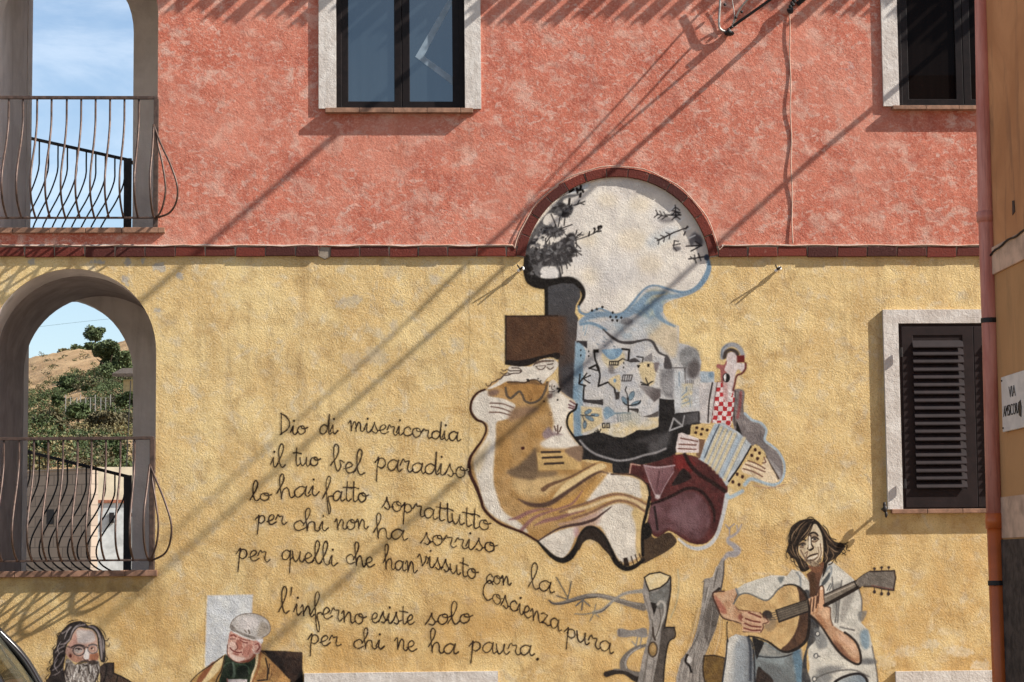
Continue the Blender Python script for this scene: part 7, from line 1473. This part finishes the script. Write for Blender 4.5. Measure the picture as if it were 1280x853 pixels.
# ------------------------------------------------------------------ handwritten verses
GL = {
 'a': (1.15, [[(0.88, 0.85), (0.5, 1.0), (0.1, 0.68), (0.06, 0.22), (0.36, 0.0), (0.72, 0.34), (0.92, 0.98), (0.84, 0.3), (0.98, 0.0), (1.22, 0.2)]]),
 'b': (0.95, [[(-0.1, 0.45), (0.35, 1.3), (0.5, 2.1), (0.3, 2.4), (0.12, 1.9), (0.18, 0.7), (0.45, 0.0), (0.72, 0.45), (0.62, 0.98), (0.95, 0.85)]]),
 'c': (0.9, [[(0.8, 0.8), (0.55, 1.02), (0.14, 0.68), (0.14, 0.18), (0.48, 0.0), (0.95, 0.3)]]),
 'C': (1.05, [[(1.05, 1.75), (0.7, 1.95), (0.2, 1.3), (0.1, 0.45), (0.5, 0.0), (1.1, 0.4)]]),
 'd': (1.15, [[(0.85, 0.8), (0.5, 1.0), (0.08, 0.65), (0.12, 0.12), (0.5, 0.06), (0.82, 0.6), (0.95, 2.1), (0.9, 0.5), (1.02, 0.03), (1.25, 0.2)]]),
 'D': (1.15, [[(0.1, 2.1), (0.12, 1.0), (0.1, 0.0)], [(0.0, 2.1), (0.6, 1.8), (0.95, 1.1), (0.75, 0.5), (0.05, 0.0)]]),
 'e': (0.85, [[(0.0, 0.32), (0.45, 0.5), (0.66, 0.82), (0.42, 1.02), (0.12, 0.65), (0.2, 0.12), (0.5, 0.0), (0.9, 0.3)]]),
 'f': (0.8, [[(-0.2, 0.25), (0.3, 1.3), (0.55, 2.1), (0.35, 2.4), (0.12, 1.8), (0.22, 0.2), (0.36, -1.0), (0.5, -1.25), (0.6, -0.8), (0.35, 0.25), (0.6, 0.5), (0.85, 0.45)]]),
 'h': (1.15, [[(-0.1, 0.55), (0.34, 1.6), (0.38, 2.2), (0.18, 2.35), (0.05, 1.8), (0.2, 0.0)], [(0.2, 0.2), (0.35, 0.8), (0.62, 1.0), (0.78, 0.7), (0.82, 0.2), (1.0, 0.0), (1.22, 0.25)]]),
 'i': (0.6, [[(-0.05, 0.3), (0.22, 1.0), (0.2, 0.3), (0.38, 0.0), (0.7, 0.35)], 'dot']),
 'l': (0.75, [[(-0.1, 0.1), (0.4, 1.3), (0.55, 2.1), (0.34, 2.4), (0.14, 1.8), (0.22, 0.5), (0.48, 0.0), (0.8, 0.25)]]),
 'm': (1.6, [[(-0.05, 0.75), (0.15, 1.0), (0.25, 0.0)], [(0.24, 0.2), (0.5, 0.95), (0.68, 0.8), (0.7, 0.0)], [(0.7, 0.3), (0.95, 0.95), (1.15, 0.78), (1.2, 0.2), (1.35, 0.0), (1.6, 0.3)]]),
 'n': (1.1, [[(-0.05, 0.75), (0.15, 1.0), (0.25, 0.0)], [(0.24, 0.2), (0.55, 0.95), (0.76, 0.75), (0.8, 0.2), (0.98, 0.0), (1.2, 0.25)]]),
 'o': (1.0, [[(0.6, 1.0), (0.18, 0.82), (0.08, 0.32), (0.42, 0.0), (0.82, 0.3), (0.78, 0.86), (0.5, 0.95), (0.48, 0.74), (0.8, 0.64), (1.12, 0.8)]]),
 'p': (1.0, [[(-0.12, 0.55), (0.2, 1.05)], [(0.2, 1.05), (0.12, 0.0), (0.06, -1.1)], [(0.13, 0.5), (0.32, 0.95), (0.7, 0.92), (0.78, 0.45), (0.46, 0.12), (0.2, 0.22)]]),
 'q': (1.05, [[(0.85, 0.85), (0.5, 1.02), (0.1, 0.62), (0.2, 0.1), (0.6, 0.22), (0.88, 0.98)], [(0.88, 0.98), (0.84, 0.0), (0.8, -1.15)], [(0.84, 0.1), (1.1, 0.4)]]),
 'r': (0.95, [[(-0.05, 0.55), (0.2, 1.08), (0.32, 0.9), (0.66, 0.92), (0.58, 0.3), (0.76, 0.0), (1.05, 0.22)]]),
 's': (0.85, [[(-0.05, 0.1), (0.2, 0.6), (0.4, 1.15)], [(0.4, 1.15), (0.46, 0.75), (0.68, 0.3), (0.5, 0.0), (0.22, 0.14)], [(0.68, 0.28), (0.95, 0.35)]]),
 't': (0.7, [[(0.3, 1.9), (0.28, 0.4), (0.42, 0.0), (0.78, 0.25)], [(-0.05, 1.35), (0.4, 1.36), (0.8, 1.28)]]),
 'u': (1.05, [[(-0.02, 0.9), (0.06, 0.3), (0.3, 0.0), (0.6, 0.4), (0.7, 0.95), (0.68, 0.25), (0.86, 0.0), (1.1, 0.25)]]),
 'v': (0.95, [[(-0.05, 0.75), (0.14, 1.0), (0.34, 0.15), (0.46, 0.0), (0.74, 0.6), (0.76, 1.0), (1.0, 0.85)]]),
 'z': (0.95, [[(-0.02, 0.88), (0.25, 1.0), (0.62, 0.92)], [(0.62, 0.92), (0.12, 0.08)], [(0.12, 0.08), (0.4, 0.15), (0.7, 0.02), (1.0, 0.2)]]),
 "'": (0.55, [[(0.25, 2.45), (0.2, 1.75)]]), '.': (0.5, ['low']),
}
TXT = (36, 17, 12)
tc = Canvas(288, 512, 772, 836, 0.62)
def word(txt, x0, y0, x1, y1, xh, first=None, w=2.1):
    adv = sum(GL[ch][0] for ch in txt)
    ux = (x1-x0)/adv; x = 0.0; sl = (y1-y0)/max(x1-x0, 1)
    for ch in txt:
        wd, strokes = GL[ch]; kh = xh*random.uniform(0.94, 1.06); dy = random.uniform(-0.4, 0.4)
        if ch == 'D' and first: kh = first
        def T(u, v):
            px = x0+(x+u)*ux; return (px+v*kh*0.02, y0+(px-x0)*sl-v*kh+dy)
        for s_ in strokes:
            if s_ == 'dot': p = T(0.28, 1.62); tc.ell(p[0], p[1], 1.5, 1.6, TXT, soft=0.5)
            elif s_ == 'low': p = T(0.2, 0.1); tc.ell(p[0], p[1], 2.1, 2.1, TXT, soft=0.5)
            else: tc.line([T(u+random.uniform(-0.03, 0.03), v+random.uniform(-0.025, 0.025)) for u, v in s_], TXT, w, soft=0.5, alpha=random.uniform(0.92, 1.0), tex=0.1, rough=0.55, taper=[w*random.uniform(0.78, 1.18) for _ in range(5)])
        x += wd
lines = [
 [('Dio', 350, 543, 383, 543, 11), ('di', 399, 543, 421, 543, 12.0), ('misericordia', 436, 538, 575, 552, 11)],
 [('il', 339, 584, 356, 584, 11.5), ('tuo', 367, 582, 399, 583, 12), ('bel', 415, 588, 455, 594, 13.5), ('paradiso', 470, 586, 583, 598, 13.5)],
 [('lo', 314, 626, 338, 626, 10.5), ('hai', 348, 623, 397, 620, 12.5), ('fatto', 406, 626, 459, 628, 12.5), ('soprattutto', 478, 636, 612, 664, 12.5)],
 [('per', 321, 656, 357, 656, 11.5), ('chi', 366, 663, 409, 664, 12), ('non', 419, 662, 459, 662, 12.5), ('ha', 469, 672, 508, 676, 13), ('sorriso', 527, 680, 620, 691, 13)],
 [('per', 297, 700, 336, 703, 13), ('quelli', 351, 700, 420, 708, 12.5), ('che', 432, 705, 467, 710, 12), ('han', 480, 711, 520, 716, 13), ('vissuto', 523, 706, 596, 725, 12.5), ('con', 607, 729, 638, 732, 11), ('la', 662, 735, 692, 742, 13)],
 [('Coscienza', 603, 748, 701, 790, 13), ('pura', 707, 797, 766, 818, 13.5)],
 [("l'inferno", 350, 766, 456, 781, 13.5), ('esiste', 464, 779, 518, 781, 12.5), ('solo', 533, 782, 589, 779, 12.5)],
 [('per', 387, 806, 425, 808, 12.5), ('chi', 441, 810, 479, 812, 11.5), ('ne', 494, 811, 520, 815, 13.5), ('ha', 537, 816, 572, 818, 13), ('paura', 588, 815, 667, 820, 13), ('.', 669, 826, 676, 826, 14)],
]
poem = empty('painted_poem', V(480, 660, 0), 'handwritten Italian poem in dark brown brush letters on the yellow wall', 'wall writing')
names = {}
random.seed(21)
for i, ln in enumerate(lines):
    for wd_ in ln:
        tc.cur = len(names)+1; names[tc.cur] = ('painted_word', poem)
        word(*wd_[:6], first=12.5 if wd_[0] == 'Dio' else None)
tc.cur = 6
tc.line([(435, 587), (435.5, 596)], TXT, 0.9, alpha=0.6)
tc.sheets(names, y=-0.0009)
